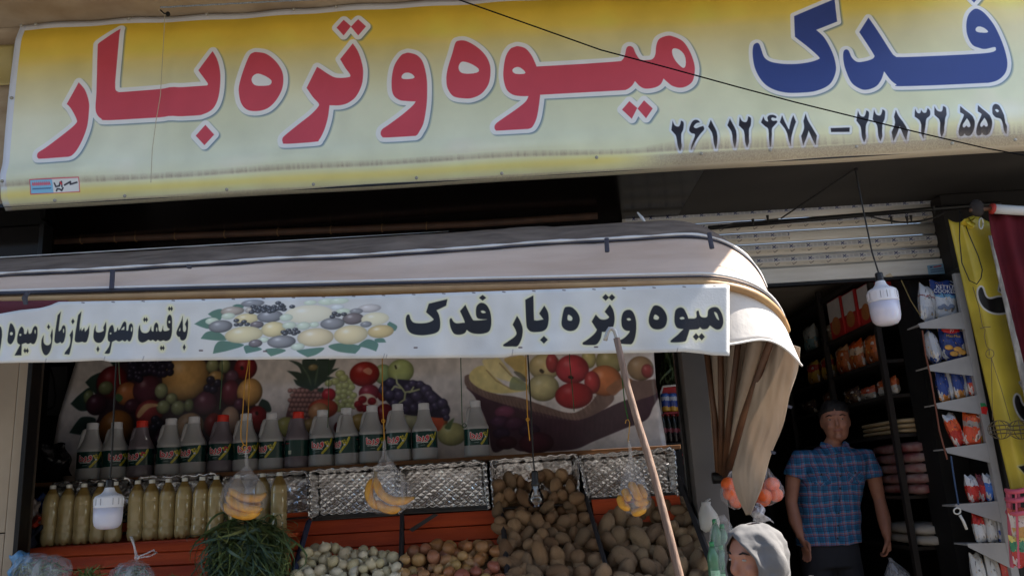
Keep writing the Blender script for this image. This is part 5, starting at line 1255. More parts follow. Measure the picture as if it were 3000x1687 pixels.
def rag(name, px, Y, m, lab, cat, seed, amp=.03, gloss=False, nx=16, ny=12, depth=.05):
    """crumpled cloth or bag: px is TL TR BR BL"""
    r_ = random.Random(seed); ph = [r_.random() * 6 for _ in range(6)]
    def f(u, v):
        x = (px[0][0] * (1 - u) + px[1][0] * u) * (1 - v) + (px[3][0] * (1 - u) + px[2][0] * u) * v
        y = (px[0][1] * (1 - u) + px[1][1] * u) * (1 - v) + (px[3][1] * (1 - u) + px[2][1] * u) * v
        Yv = Y - depth * math.sin(math.pi * u) * math.sin(math.pi * min(1, v * .9 + .1)) + amp * (math.sin(u * 9 + ph[0] + 3 * v) * .5 + math.sin(v * 8 + ph[1] - 4 * u) * .4 + .3 * math.sin(u * 21 + v * 17 + ph[2]))
        return P(x + 7 * math.sin(v * 9 + ph[3]), y + 6 * math.sin(u * 8 + ph[4]), Yv)
    return tag(MB().sheet(f, nx, ny).make(name, m, smooth=True, solid=.003), lab, cat)
rag('black_bag', [(95, 1292), (195, 1302), (212, 1398), (82, 1402)], 4.98, mat('black_plastic', (26, 26, 30), rough=.22, var=.2, bump=.4, bscale=14), 'crumpled black plastic bag on the left end of the shelf', 'bag', 3, .04, depth=.12)
rag('white_sack', [(62, 1465), (112, 1462), (128, 1530), (66, 1540)], 4.62, mat('sack_cloth', (168, 156, 150), rough=.8, bump=.3), 'pale crumpled sack left of the yellow bottles', 'sack', 4, .03)
rag('red_bag', [(82, 1520), (118, 1512), (116, 1545), (84, 1548)], 4.58, mat('red_plastic', (176, 50, 28), rough=.4), 'small red bag under the pale sack at the left', 'bag', 5, .02)
rag('blue_bag', [(98, 1455), (132, 1440), (138, 1505), (112, 1512)], 4.68, mat('blue_plastic', (44, 72, 132), rough=.25, bump=.4, bscale=14), 'blue plastic bag behind the pale sack at the left', 'bag', 6, .03)
rag('navy_sack', [(48, 1545), (122, 1542), (98, 1612), (20, 1640)], 4.55, mat('navy_cloth', (26, 30, 46), rough=.8), 'dark navy sack at the lower left of the stall', 'sack', 7, .03)
rag('light_blue_bag', [(34, 1622), (92, 1612), (86, 1680), (26, 1690)], 4.24, mat('light_blue_plastic', (96, 150, 196), rough=.3), 'light blue bag beside the herbs in the lower left corner', 'bag', 8, .02)
# dark cabinet at the left inside the stall
cb_ = thing('cabinet', 'dark cabinet with grey panel behind the left end of the stall', 'cabinet', P(130, 1300, 5.5))
MB().box((P(84, 1200, 5.5).x, 5.5, .3), (P(205, 1200, 5.5).x, 5.9, 2.7)).make('carcass', mat('cabinet_dark', (30, 28, 28), rough=.6), cb_)
MB().box((P(140, 1200, 5.48).x, 5.47, P(150, 1218, 5.48).z), (P(190, 1200, 5.48).x, 5.497, P(150, 1075, 5.48).z)).make('door_panel', mat('cabinet_grey', (88, 86, 88), rough=.5), cb_, bevel=.004)
MB().tube([P(x, y, 5.44) for x, y in [(148, 1080), (158, 1110), (163, 1160), (158, 1190), (140, 1200)]], .006, 6).make('cord', m_wire, cb_)

# ================================================================== hanging bananas in bags
m_ban_ = mat('banana', (190, 130, 46), rough=.45, col2=(228, 170, 66), scale=26, spec=.4, sss=.1, detail=8)
m_bt = mat('banana_tip', (120, 100, 50), rough=.6)
def banana(parent, pts, r0=.019, world=True):
    q = lerp_path(pts, 15); n = 15
    rad = [r0 * (.32 + .68 * min(1, (k / 2.2))) if k < 3 else r0 * (1 - .62 * max(0, (k - 11) / 3) ** 1.5) for k in range(n)]
    q = [Vector(p) for p in q]
    for _ in range(2): q = [q[0]] + [(q[i - 1] + q[i] * 2 + q[i + 1]) / 4 for i in range(1, n - 1)] + [q[-1]]
    b = MB().tube(q, rad, 8).make('banana', m_ban_, parent, smooth=True)
    e = MB().tube([q[-1], q[-1] + (q[-1] - q[-2]).normalized() * .010], [r0 * .36, r0 * .2], 6).make('tip', m_bt, b)
    return b
def bag(name, prof, Y, lab, cat='plastic bag'):
    """prof: list of (cx, y, halfwidth) in the photo"""
    rs = []; n = 64; pr = lerp_path(prof, 30); sd = prof[0][0] * .013
    for k, (cx, y, hw) in enumerate(pr):
        c = P(cx, y, Y); w = hw / ppm(Y); ring = []; t = k / 29
        for i in range(n):
            a = 2 * math.pi * i / n
            ww = w * (1 + .13 * (1 - t * .4) * mnoise.noise(Vector((math.cos(a) * 3.2, math.sin(a) * 3.2, t * 1.6 + sd))) + .10 * mnoise.noise(Vector((math.cos(a) * 8, math.sin(a) * 8, t * 3 + sd))) + .05 * mnoise.noise(Vector((math.cos(a) * 15, math.sin(a) * 15, t * 9 + sd))))
            ring.append(c + Vector((ww * math.cos(a), ww * .8 * math.sin(a), .008 * mnoise.noise(Vector((a * 2, k * .4, sd))))))
        rs.append(ring)
    return tag(MB().rings(rs).make(name, mat_clear('banana_bag', (206, 206, 212), .17, rough=.12, scale=40, gloss=.8, zs=.05), smooth=True), lab, cat)
YH = 4.02
bag('plastic_bag', [(720, 1306, 3), (721, 1318, 4), (722, 1345, 5), (724, 1368, 5), (722, 1376, 14), (716, 1398, 36), (714, 1425, 58), (714, 1455, 68), (714, 1485, 64), (716, 1505, 46), (718, 1516, 14)], YH, 'clear plastic bag of bananas hung at the left before the bottles')
t = thing('banana_bunch', 'three stacked bananas inside the left hanging bag', 'bananas', P(715, 1515, YH))
for pts in ([(672, 1430, .03), (690, 1450, 0), (730, 1462, -.02), (765, 1458, 0), (778, 1445, .02)], [(664, 1452, .0), (690, 1478, -.03), (730, 1492, -.035), (768, 1490, -.01)], [(658, 1475, .01), (676, 1498, -.02), (712, 1512, -.03), (745, 1508, -.02), (760, 1500, 0)], [(668, 1440, .03), (690, 1470, .03), (730, 1482, .04), (765, 1474, .03)]):
    banana(t, [P(x, y, YH + d) for x, y, d in pts], .0205)
bag('plastic_bag', [(1126, 1286, 3), (1126, 1300, 5), (1126, 1328, 5), (1127, 1336, 9), (1130, 1352, 20), (1134, 1380, 36), (1138, 1410, 50), (1142, 1440, 62), (1144, 1468, 69), (1140, 1490, 62), (1135, 1501, 30)], YH, 'clear plastic bag of bananas hung in the middle before the foil trays')
t = thing('banana_bunch', 'curved bananas inside the middle hanging bag', 'bananas', P(1140, 1500, YH))
for pts in ([(1100, 1396, 0), (1104, 1420, -.02), (1116, 1448, -.03), (1150, 1468, -.035), (1190, 1466, -.02), (1210, 1458, 0)], [(1098, 1398, .01), (1082, 1425, 0), (1080, 1452, -.01), (1092, 1475, -.01), (1112, 1488, 0)], [(1104, 1466, .0), (1120, 1486, -.02), (1145, 1494, -.02), (1172, 1490, 0)]):
    banana(t, [P(x, y, YH + d) for x, y, d in pts], .0205)
MB().tube([P(1099, 1400, YH), P(1100, 1388, YH), P(1102, 1380, YH)], [.012, .008, .010], 8).make('stem', m_bt, t)
bag('plastic_bag', [(1843, 1290, 3), (1845, 1304, 4), (1847, 1330, 5), (1848, 1346, 7), (1850, 1370, 20), (1854, 1400, 32), (1857, 1430, 41), (1860, 1458, 46), (1862, 1480, 42), (1864, 1500, 26), (1864, 1511, 8)], YH, 'clear plastic bag of bananas hung at the right beside the hooked pole')
t = thing('banana_bunch', 'short bananas seen end on inside the right hanging bag', 'bananas', P(1862, 1510, YH))
for pts in ([(1845, 1412, 0), (1858, 1430, -.03), (1868, 1455, -.04), (1880, 1460, -.03)], [(1828, 1432, 0), (1838, 1455, -.03), (1850, 1462, -.04)], [(1815, 1450, 0), (1822, 1478, -.02), (1845, 1492, -.03)], [(1868, 1420, .01), (1882, 1440, -.02), (1890, 1462, -.02)], [(1858, 1470, -.02), (1880, 1472, -.03), (1898, 1468, -.02)], [(1850, 1500, 0), (1870, 1500, -.02), (1892, 1486, -.01)]):
    banana(t, [P(x, y, YH + d) for x, y, d in pts], .0195)

# ================================================================== strings, cords, lamps
def string(pts, Y, r, col, lab, knot=None, name='string'):
    t = MB().tube([P(x, y, Y) for x, y in pts], r, 5)
    if knot:
        kx, ky, kr = knot; c = P(kx, ky, Y)
        t.tube([c + Vector((kr * math.cos(a), 0, kr * math.sin(a))) for a in np.linspace(0, 6.28, 12)], r, 5)
    return tag(t.make(name, mat('string_' + str(col), col, rough=.8), smooth=True), lab, 'string')
GOLD, GRN = (190, 140, 52), (52, 78, 52)
string([(730, 1000), (728, 1062), (716, 1130), (712, 1200), (706, 1250), (706, 1285), (714, 1302)], 4.0, .0028, GOLD, 'empty yellow string looped at its end above the red capped jug', (716, 1310, .012))
string([(733, 1000), (731, 1080), (728, 1200), (724, 1260), (722, 1310)], 4.03, .0026, GOLD, 'yellow string that carries the left bag of bananas')
string([(1120, 990), (1120, 1100), (1122, 1200), (1124, 1240), (1126, 1290)], 4.03, .0026, GOLD, 'yellow string that carries the middle bag of bananas', (1123, 1232, .008))
string([(1349, 990), (1350, 1060), (1352, 1150), (1354, 1240)], 4.05, .0024, GRN, 'dark green string with a loop left of the lone jug', (1360, 1246, .010))
string([(1668, 1000), (1669, 1060), (1676, 1130), (1682, 1204)], 4.05, .0024, GRN, 'dark green string hanging in front of the poster basket')
string([(650, 1000), (651, 1080), (648, 1150), (644, 1198)], 4.05, .0024, GRN, 'green string hanging above the second red capped jug')
string([(963, 1000), (964, 1100), (962, 1200), (960, 1252)], 4.05, .0018, GRN, 'thin green string hanging before the pineapple picture')
string([(346, 1000), (348, 1060), (350, 1100), (352, 1125)], 4.05, .0024, (84, 98, 74), 'short green string beside the left lamp cord')
string([(1541, 990), (1541, 1080), (1543, 1150), (1546, 1230), (1552, 1290)], 3.98, .0026, GOLD, 'yellow string twisted beside the bare bulb cord', (1546, 1228, .007))
string([(1818, 1000), (1822, 1100), (1830, 1180), (1840, 1228)], 4.04, .003, (44, 96, 44), 'bright green string that carries the hooked bag of bananas')
t = MB().tube([P(x, y, 4.03) for x, y in [(1832, 1240), (1834, 1230), (1841, 1228), (1845, 1238), (1843, 1262), (1840, 1290), (1843, 1298)]], .0026, 6)
tag(t.make('wire_hook', mat('brass_hook', (190, 150, 80), rough=.4, metal=.6), smooth=True), 'brass wire hook holding the right bag of bananas', 'hook')

m_ledw = mat('lamp_white', (222, 222, 226), rough=.35, var=.02)
m_diff = mat('lamp_diffuser', (206, 206, 220), rough=.3, var=.02, sss=.4)
m_sock = mat('lamp_socket', (30, 29, 30), rough=.45, var=.1)
def led(px_top, px_bot, hw, Y, lab, cordpts, cordY):
    a, b = P(*px_top, Y), P(*px_bot, Y); H = (a - b).length; r = hw / ppm(Y)
    t = thing('led_lamp', lab, 'lamp', b)
    dirv = Vector((0, 0, 1))
    def Lz(prof, n=28): return MB().lathe([(q * r, z * H) for q, z in prof], c=b, n=n)
    Lz([(.02, 0), (.45, .004), (.72, .03), (.90, .09), (.97, .17), (.985, .25), (1.0, .44)]).make('diffuser', m_diff, t, smooth=True)
    Lz([(1.015, .44), (1.02, .46), (1.0, .475), (1.0, .62), (.95, .66), (.80, .69), (.55, .72), (.40, .77), (.32, .83), (.30, .84)]).make('housing', m_ledw, t, smooth=True)
    Lz([(.285, .835), (.29, .86), (.27, .90), (.27, .98), (.24, 1.0), (.08, 1.01)], 18).make('socket', m_sock, t, smooth=True)
    for k in range(30):
        an = 2 * math.pi * k / 30
        if k % 6 == 0: continue
        c = b + Vector((math.cos(an) * r * 1.0, math.sin(an) * r * 1.0, 0))
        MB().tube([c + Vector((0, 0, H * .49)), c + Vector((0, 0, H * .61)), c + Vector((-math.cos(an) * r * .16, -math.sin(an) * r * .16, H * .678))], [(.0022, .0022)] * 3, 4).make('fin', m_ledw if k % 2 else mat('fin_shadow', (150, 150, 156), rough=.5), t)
    MB().tube([b + Vector((0, 0, H))] + [P(x, y, cordY) for x, y in cordpts], .0042, 6).make('cord', m_wire, t)
    return t
led((2568, 800), (2600, 953), 44, 4.2, 'large white LED lamp hanging in front of the doorway', [(2555, 740), (2530, 620), (2506, 497)], 4.2)
led((323, 1404), (314, 1550), 40, 3.98, 'white LED lamp hanging in front of the yellow bottles', [(327, 1350), (334, 1200), (341, 1060), (346, 960)], 3.98)
tag(MB().tube([P(2506, 495, 4.22), P(2400, 565, 4.4), P(2288, 640, 4.62)], .0045, 6).tube([P(2506, 478, 4.2), P(2508, 500, 4.2)], .010, 6).make('stay_wire', m_wire), 'black wire from the lamp hook slanting down to the shutter rail', 'wire')
def bare_bulb():
    Y = 3.98; c = P(1571, 1462, Y); k = 1 / ppm(Y)
    t = thing('bare_bulb', 'clear bare light bulb on a black cord over the potatoes', 'light bulb', c - Vector((0, 0, .05)))
    g = bpy.data.materials.new('bulb_glass'); g.use_nodes = True; N = g.node_tree.nodes; L = g.node_tree.links
    tr = N.new('ShaderNodeBsdfTransparent'); tr.inputs[0].default_value = (.86, .87, .88, 1); gl = N.new('ShaderNodeBsdfGlossy'); gl.inputs['Roughness'].default_value = .03
    fz = N.new('ShaderNodeFresnel'); fz.inputs[0].default_value = 1.6; mx = N.new('ShaderNodeMixShader'); L.new(fz.outputs[0], mx.inputs[0]); L.new(tr.outputs[0], mx.inputs[1]); L.new(gl.outputs[0], mx.inputs[2]); L.new(mx.outputs[0], N['Material Output'].inputs[0])
    MB().lathe([(.2 * k, -24.5 * k), (10 * k, -23 * k), (18 * k, -17 * k), (23 * k, -8 * k), (24 * k, 0), (22 * k, 9 * k), (16.5 * k, 20 * k), (12 * k, 31 * k), (11 * k, 42 * k)], c=c, n=24, cap=False).make('glass', g, t, smooth=True)
    MB().tube([c + Vector((0, 0, 40 * k)), c + Vector((0, 0, 18 * k)), c + Vector((0, 0, 12 * k))], [8 * k, 4 * k, 5 * k], 10).make('stem', mat('bulb_stem', (200, 200, 200), rough=.2), t, smooth=True)
    for s in (-1, 1): MB().tube([c + Vector((s * 3 * k, 0, 14 * k)), c + Vector((s * 11 * k, 0, 2 * k))], .8 * k, 5).make('support_wire', m_screw, t)
    MB().tube([c + Vector((-11 * k, 0, 2 * k)), c + Vector((-5 * k, 2 * k, 5 * k)), c + Vector((5 * k, 2 * k, 5 * k)), c + Vector((11 * k, 0, 2 * k))], .6 * k, 5).make('filament', m_screw, t)
    MB().lathe([(12.5 * k, 38 * k), (13 * k, 44 * k), (10 * k, 50 * k), (10 * k, 74 * k), (8 * k, 82 * k), (2 * k, 83 * k)], c=c, n=16).make('socket', m_sock, t, smooth=True)
    MB().tube([c + Vector((0, 0, 80 * k))] + [P(x, y, Y) for x, y in [(1562, 1340), (1556, 1200), (1547, 1050), (1542, 960)]], .0042, 6).make('cord', m_wire, t)
bare_bulb()

# ================================================================== hooked pole
pole = thing('hooked_pole', 'long wooden pole with a bent metal hook leaning in front of the stall', 'pole', P(2040, 1900, 3.0))
pp_ = [P(1806, 990, 3.10), P(1822, 1060, 3.10), P(1838, 1130, 3.09), P(1868, 1235, 3.08), P(1898, 1330, 3.07), P(1918, 1400, 3.06), P(1952, 1530, 3.04), P(1992, 1690, 3.02)]
d_ = (pp_[-1] - pp_[-2]).normalized(); k_ = (pp_[-1].z - .13) / -d_.z
pp_.append(pp_[-1] + d_ * k_)
MB().tube(pp_, [.0125, .013, .013, .0135, .014, .014, .0145, .015, .016], 10).make('shaft', mat('pole_wood', (140, 114, 96), rough=.6, col2=(98, 76, 64), scale=14, stretch=(6, 6, .6), bump=.3), pole, smooth=True)
MB().tube([P(x, y, 3.10) for x, y in [(1812, 1010), (1806, 985), (1801, 970), (1794, 962), (1786, 962), (1780, 972), (1776, 985), (1773, 997)]], [.009, .0085, .008, .008, .008, .008, .008, .008], 8).make('hook', mat('hook_steel', (176, 172, 166), rough=.35, metal=.6), pole, smooth=True)
# ================================================================== inside the doorway: wall shelving with goods
XW = P(2600, 1150, 5.15).x
m_shelfd = mat('shelf_dark', (40, 34, 30), rough=.6)
wsh = thing('wall_shelving', 'dark shelving full of packets along the right wall inside the shop', 'shelving', (XW + .15, 6.4, FLOOR))
SZ = [P(2550, 937, 5.15).z, P(2583, 1053, 5.15).z, P(2608, 1154, 5.15).z, P(2630, 1270, 5.15).z, P(2655, 1452, 5.15).z, P(2690, 1602, 5.15).z]
for z in SZ: MB().box((XW, 5.16, z - .02), (2.855, 8.1, z)).make('shelf_board', m_shelfd, wsh)
for y in (5.15, 6.05, 7.0, 8.0): MB().box((XW - .012, y - .02, FLOOR), (XW + .02, y + .02, 2.9)).make('upright', m_shelfd, wsh)
MB().box((XW + .0, 5.16, 2.80), (2.855, 8.1, 2.83)).make('top_board', m_shelfd, wsh)
def bagmat(name, stops, rough=.22, crinkle=.5):
    if name in MATS: return MATS[name]
    m = bpy.data.materials.new(name); m.use_nodes = True; N = m.node_tree.nodes; L = m.node_tree.links; b = N['Principled BSDF']; b.inputs['Roughness'].default_value = rough
    tc = N.new('ShaderNodeTexCoord'); sp = N.new('ShaderNodeSeparateXYZ'); L.new(tc.outputs['Generated'], sp.inputs[0])
    no = N.new('ShaderNodeTexNoise'); no.inputs['Scale'].default_value = 5; L.new(tc.outputs['Generated'], no.inputs['Vector'])
    ad = N.new('ShaderNodeMath'); ad.operation = 'MULTIPLY_ADD'; ad.inputs[1].default_value = .22; L.new(no.outputs['Fac'], ad.inputs[0]); L.new(sp.outputs['Z'], ad.inputs[2])
    sb = N.new('ShaderNodeMath'); sb.operation = 'SUBTRACT'; sb.inputs[1].default_value = .11; L.new(ad.outputs[0], sb.inputs[0])
    rp = N.new('ShaderNodeValToRGB'); rp.color_ramp.interpolation = 'CONSTANT'; L.new(sb.outputs[0], rp.inputs[0]); el = rp.color_ramp.elements
    for i, (p_, c) in enumerate(stops):
        e = el[i] if i < 2 else el.new(p_)
        e.position = p_; e.color = (*lin(c), 1)
    if len(stops) < 2: el.remove(el[1])
    cc = rp.outputs[0]
    for sc_, th_, al_, c_ in ((2.6, .60, .8, (206, 200, 190)), (4.5, .64, .7, (44, 40, 50)), (7, .66, .7, (200, 160, 80))):
        if not crinkle: break
        nn_ = N.new('ShaderNodeTexNoise'); nn_.inputs['Scale'].default_value = sc_; nn_.inputs['Detail'].default_value = 2; L.new(tc.outputs['Generated'], nn_.inputs['Vector'])
        gt_ = N.new('ShaderNodeMath'); gt_.operation = 'GREATER_THAN'; gt_.inputs[1].default_value = th_; L.new(nn_.outputs['Fac'], gt_.inputs[0])
        ml_ = N.new('ShaderNodeMath'); ml_.operation = 'MULTIPLY'; ml_.inputs[1].default_value = al_; L.new(gt_.outputs[0], ml_.inputs[0])
        mx_ = N.new('ShaderNodeMix'); mx_.data_type = 'RGBA'; L.new(ml_.outputs[0], mx_.inputs[0]); L.new(cc, mx_.inputs[6]); mx_.inputs[7].default_value = (*lin(c_), 1); cc = mx_.outputs[2]
    L.new(cc, b.inputs['Base Color'])
    vo = N.new('ShaderNodeTexNoise'); vo.inputs['Scale'].default_value = 9; vo.inputs['Detail'].default_value = 4; L.new(tc.outputs['Generated'], vo.inputs['Vector'])
    bp = N.new('ShaderNodeBump'); bp.inputs['Strength'].default_value = crinkle; bp.inputs['Distance'].default_value = .02; L.new(vo.outputs['Fac'], bp.inputs['Height']); L.new(bp.outputs[0], b.inputs['Normal'])
    MATS[name] = m; return m
def pillow(c, w, h, d, rot=(0, 0, 0), name='snack_bag', m=None, n=10):
    """pillow-shaped packet standing on its lower seam, local mesh"""
    mb = MB(); v = []; 
    for s in (-1, 1):
        for j in range(n + 1):
            for i in range(n + 1):
                u, t = i / n * 2 - 1, j / n * 2 - 1
                th = max(0, (1 - abs(u) ** 3)) ** .6 * max(0, (1 - abs(t) ** 4)) ** .7
                sq = 1 - .07 * (1 - abs(t)) * abs(u) ** 2
                v.append((u * w / 2 * sq, s * d / 2 * th + .004 * math.sin(u * 7 + t * 5) * th, (t + 1) * h / 2 + .006 * math.sin(u * 5) * (abs(t) > .9)))
    k = (n + 1) ** 2
    f = [(j * (n + 1) + i, j * (n + 1) + i + 1, (j + 1) * (n + 1) + i + 1, (j + 1) * (n + 1) + i) for j in range(n) for i in range(n)]
    f += [tuple(k + q for q in reversed(t_)) for t_ in f]
    o = mk(name, v, f, m, smooth=True, local=True); o.location = c; o.rotation_euler = rot
    return o
RDW = [(0, (176, 40, 44)), (.45, (214, 206, 200))]
def carton(x0, x1, y0, y1, lab, top, bot):
    a, b = PX(x0, y1, XW), PX(x1, y1, XW); z0 = SZ[0] + .002; z1 = max(PX(x0, y0, XW).z, PX(x1, y0, XW).z)
    t = thing('carton', lab, 'carton', ((XW + .10), (a.y + b.y) / 2, z0), 'cartons on the upper wall shelf')
    Ya, Yb = min(a.y, b.y) + .008, max(a.y, b.y) - .008
    MB().box((XW + .01, Ya, z0), (XW + .2, Yb, z1)).make('box', mat('carton_red', (186, 44, 44), rough=.5), t, bevel=.003)
    mk('print', [(XW + .006, Ya + .01, z0 + (z1 - z0) * .45), (XW + .006, Yb - .004, z0 + (z1 - z0) * .45), (XW + .006, Yb - .004, z1 - .008), (XW + .006, Ya + .01, z1 - .008)], [(0, 1, 2, 3)], mat('carton_white', (216, 208, 204), rough=.5), t)
    c = Vector((XW + .004, (Ya + Yb) / 2, z0 + (z1 - z0) * .30)); r_ = (Yb - Ya) * .34
    mk('picture', [c + Vector((0, r_ * math.cos(q), r_ * .8 * math.sin(q))) for q in np.linspace(0, 6.28, 18)[:-1]], [tuple(range(17))], mat('carton_brown', bot, rough=.5, var=.3), t)
carton(2432, 2474, 880, 985, 'red and white carton at the far end of the upper wall shelf', 0, (190, 120, 70))
carton(2476, 2516, 858, 968, 'red and white carton in the middle of three on the upper wall shelf', 0, (150, 84, 56))
carton(2519, 2562, 838, 948, 'red and white carton nearest the door on the upper wall shelf', 0, (196, 140, 96))
GW = [('clear teal packet at the far end of the upper wall shelf', 2350, 985, 40, 75, 0, [(0, (120, 150, 156)), (.5, (176, 180, 176))]), ('small tan box beside the cartons on the wall shelf', 2398, 955, 40, 55, 0, [(0, (112, 96, 80)), (.6, (140, 124, 104))]),
      ('gold foil packet at the far left of the second wall shelf', 2356, 1055, 34, 66, 1, [(0, (196, 150, 60)), (.55, (176, 60, 50)), (.8, (200, 160, 70))]), ('gold foil packet next to the shelf upright', 2396, 1040, 34, 66, 1, [(0, (206, 164, 76)), (.55, (170, 56, 50)), (.8, (196, 150, 66))]),
      ('orange bread packet nearest the shelf upright', 2452, 1098, 36, 78, 1, [(0, (150, 74, 36)), (.3, (176, 92, 46)), (.8, (196, 150, 110))]), ('orange bread packet in the middle of the second wall shelf', 2490, 1080, 40, 80, 1, [(0, (168, 88, 44)), (.5, (206, 176, 150)), (.7, (190, 80, 30))]), ('orange bread packet at the near end of the second wall shelf', 2536, 1060, 42, 80, 1, [(0, (150, 80, 40)), (.4, (186, 96, 44))]),
      ('silver packet on the third wall shelf', 2402, 1140, 30, 50, 2, [(0, (140, 136, 132)), (.5, (110, 70, 50))]), ('dark packet at the far end of the third wall shelf', 2345, 1165, 44, 40, 2, [(0, (60, 50, 46)), (.5, (84, 60, 50))]), ('brown packet in the middle of the third wall shelf', 2470, 1150, 44, 44, 2, [(0, (92, 66, 48)), (.6, (70, 48, 40))]),
      ('white and orange packet at the near end of the third wall shelf', 2574, 1150, 52, 46, 2, [(0, (190, 184, 178)), (.5, (186, 90, 50))]), ('pale packet beside the white and orange one', 2520, 1172, 40, 36, 2, [(0, (150, 140, 130)), (.5, (176, 80, 56))])]
for lab, x, y, w, h, si, st_ in GW:
    p = PX(x, y, XW); k = (p - EYE).length / FPX
    o = pillow((XW + .07, p.y, SZ[si] + .001), w * k * 2.0, min(h * k, .30), .09, (0, 0, R(90)), 'packet', bagmat('packet_%d_%d' % (x, y), st_))
    tag(o, lab, 'packet', 'packets on the wall shelves')
def slab_stack(lab, x0, x1, y0, n_, si, m, name, th):
    a, b = PX(x0, y0, XW), PX(x1, y0, XW); Ya, Yb = min(a.y, b.y), max(a.y, b.y); r_ = random.Random(x0)
    for k in range(n_):
        z = SZ[si] + .002 + k * th
        o = rag_box((XW + .02, Ya + r_.uniform(0, .03), z), (XW + .30, Yb - r_.uniform(0, .03), z + th * 1.12), m, name, 10 * x0 + k)
        tag(o, lab % (['bottom', 'second', 'third', 'fourth', 'fifth', 'sixth'][k]), 'packet', lab.replace('%s ', '') )
def rag_box(lo, hi, m, name, seed):
    r_ = random.Random(seed); ph = r_.random() * 6; mb = MB(); n = 10; v = []
    rs = []
    for i in range(n + 1):
        t = i / n; y = lo[1] + (hi[1] - lo[1]) * t; e = 1 - .35 * abs(2 * t - 1) ** 6; ring = []
        for j in range(12):
            a = 2 * math.pi * j / 12; cx = (lo[0] + hi[0]) / 2; cz = (lo[2] + hi[2]) / 2
            ca, sa = math.cos(a), math.sin(a); q = 1 / max(abs(ca), abs(sa)) ** .75
            ring.append(Vector((cx + (hi[0] - lo[0]) / 2 * ca * q * e * (.97 + .03 * math.sin(i * 2 + ph)), y, cz + (hi[2] - lo[2]) / 2 * sa * q * e)))
        rs.append(ring)
    return mb.rings(rs).make(name, m, smooth=True)
slab_stack('%s flat bread pack in the stack behind the man', 2500, 2620, 1262, 3, 3, mat('flat_bread', (172, 150, 116), rough=.6, bump=.3), 'bread_pack', .030)
slab_stack('%s red and white sack in the pile behind the man', 2550, 2668, 1440, 5, 4, mat('red_sack', (112, 32, 36), rough=.5, col2=(150, 130, 124), scale=11, bump=.4, bscale=15), 'red_sack', .062)
slab_stack('%s pale sack on the lowest wall shelf', 2566, 2690, 1595, 2, 5, mat('pale_sack', (168, 160, 148), rough=.5, bump=.3), 'pale_sack', .06)
# dark door leaf beyond the shelving
MB().box((P(2690, 1200, 5.05).x, 4.9, FLOOR), (2.855, 5.12, 2.9)).make('door_jamb', mat('jamb_black', (16, 14, 13), rough=.7), bld)

# ================================================================== snack rack at the right jamb
YK = 4.56
m_rack = mat('rack_grey', (150, 148, 146), rough=.5, var=.1, scale=8)
rk = thing('snack_rack', 'grey metal snack rack with slanted shelves at the right side of the doorway', 'rack', (P(2900, 1300, YK).x, YK + .12, FLOOR))
xu = P(2848, 1075, YK).x; xu2 = P(2870, 1075, YK).x
MB().box((xu, YK, FLOOR), (xu2, YK + .03, P(2800, 800, YK).z)).make('upright', m_rack, rk, bevel=.002)
MB().box((xu2 + .002, YK - .002, FLOOR), (xu2 + .02, YK + .30, P(2800, 780, YK).z)).make('back_panel', m_blackmetal, rk)
BRK = [((2690, 948), (2806, 913), (2816, 964), (2697, 961)), ((2716, 1072), (2838, 1041), (2850, 1101), (2722, 1086)), ((2742, 1181), (2868, 1156), (2873, 1213), (2748, 1196)), ((2770, 1312), (2899, 1296), (2909, 1354), (2776, 1326)), ((2797, 1477), (2940, 1466), (2951, 1530), (2803, 1487)), ((2833, 1591), (2970, 1587), (2981, 1662), (2838, 1602))]
SH = []
for tl, tr_, br, bl in BRK:
    q = [P(*bl, YK), P(*br, YK), P(*tr_, YK), P(*tl, YK)]
    dx = max(0, xu - max(q[1].x, q[2].x)); q[1].x = xu - .001; q[2].x = xu - .001
    MB().hexa(q + [p + Vector((0, .006, 0)) for p in q]).make('bracket', m_rack, rk)
    a, b = P(*tl, YK), P(*tr_, YK); b.x = xu - .001
    s_ = [a + Vector((0, .008, -.012)), b + Vector((0, .008, -.012)), b + Vector((0, .008, -.004)), a + Vector((0, .008, -.004))]
    MB().hexa(s_ + [p + Vector((0, .13, 0)) for p in s_]).make('shelf_plate', m_rack, rk)
    SH.append((a, b))
stk_ = mk('sticker', [P(x, y, YK - .003) for x, y in [(2872, 1180), (2885, 1180), (2894, 1196), (2890, 1214), (2876, 1210)]], [(4, 3, 2, 1, 0)], bagmat('round_sticker', [(0, (206, 50, 50)), (.7, (60, 140, 90))], crinkle=0), rk, solid=.001)
stk_['label'] = 'red and green round sticker'
def text_mesh(body, size, m, parent, loc, rot, ext=.0005):
    cu = bpy.data.curves.new('lettering', 'FONT'); cu.body = body; cu.size = size; cu.align_x = 'CENTER'; cu.extrude = ext; cu.space_line = .85
    o = bpy.data.objects.new('lettering', cu); COL.objects.link(o); bpy.context.view_layer.update()
    me = bpy.data.meshes.new_from_object(o.evaluated_get(bpy.context.evaluated_depsgraph_get())); bpy.data.objects.remove(o)
    t = bpy.data.objects.new('lettering', me); COL.objects.link(t); me.materials.clear(); me.materials.append(m); t.parent = parent; t.location = loc; t.rotation_euler = rot
    return t
m_ltr = mat('print_white', (214, 216, 222), rough=.4, var=0)
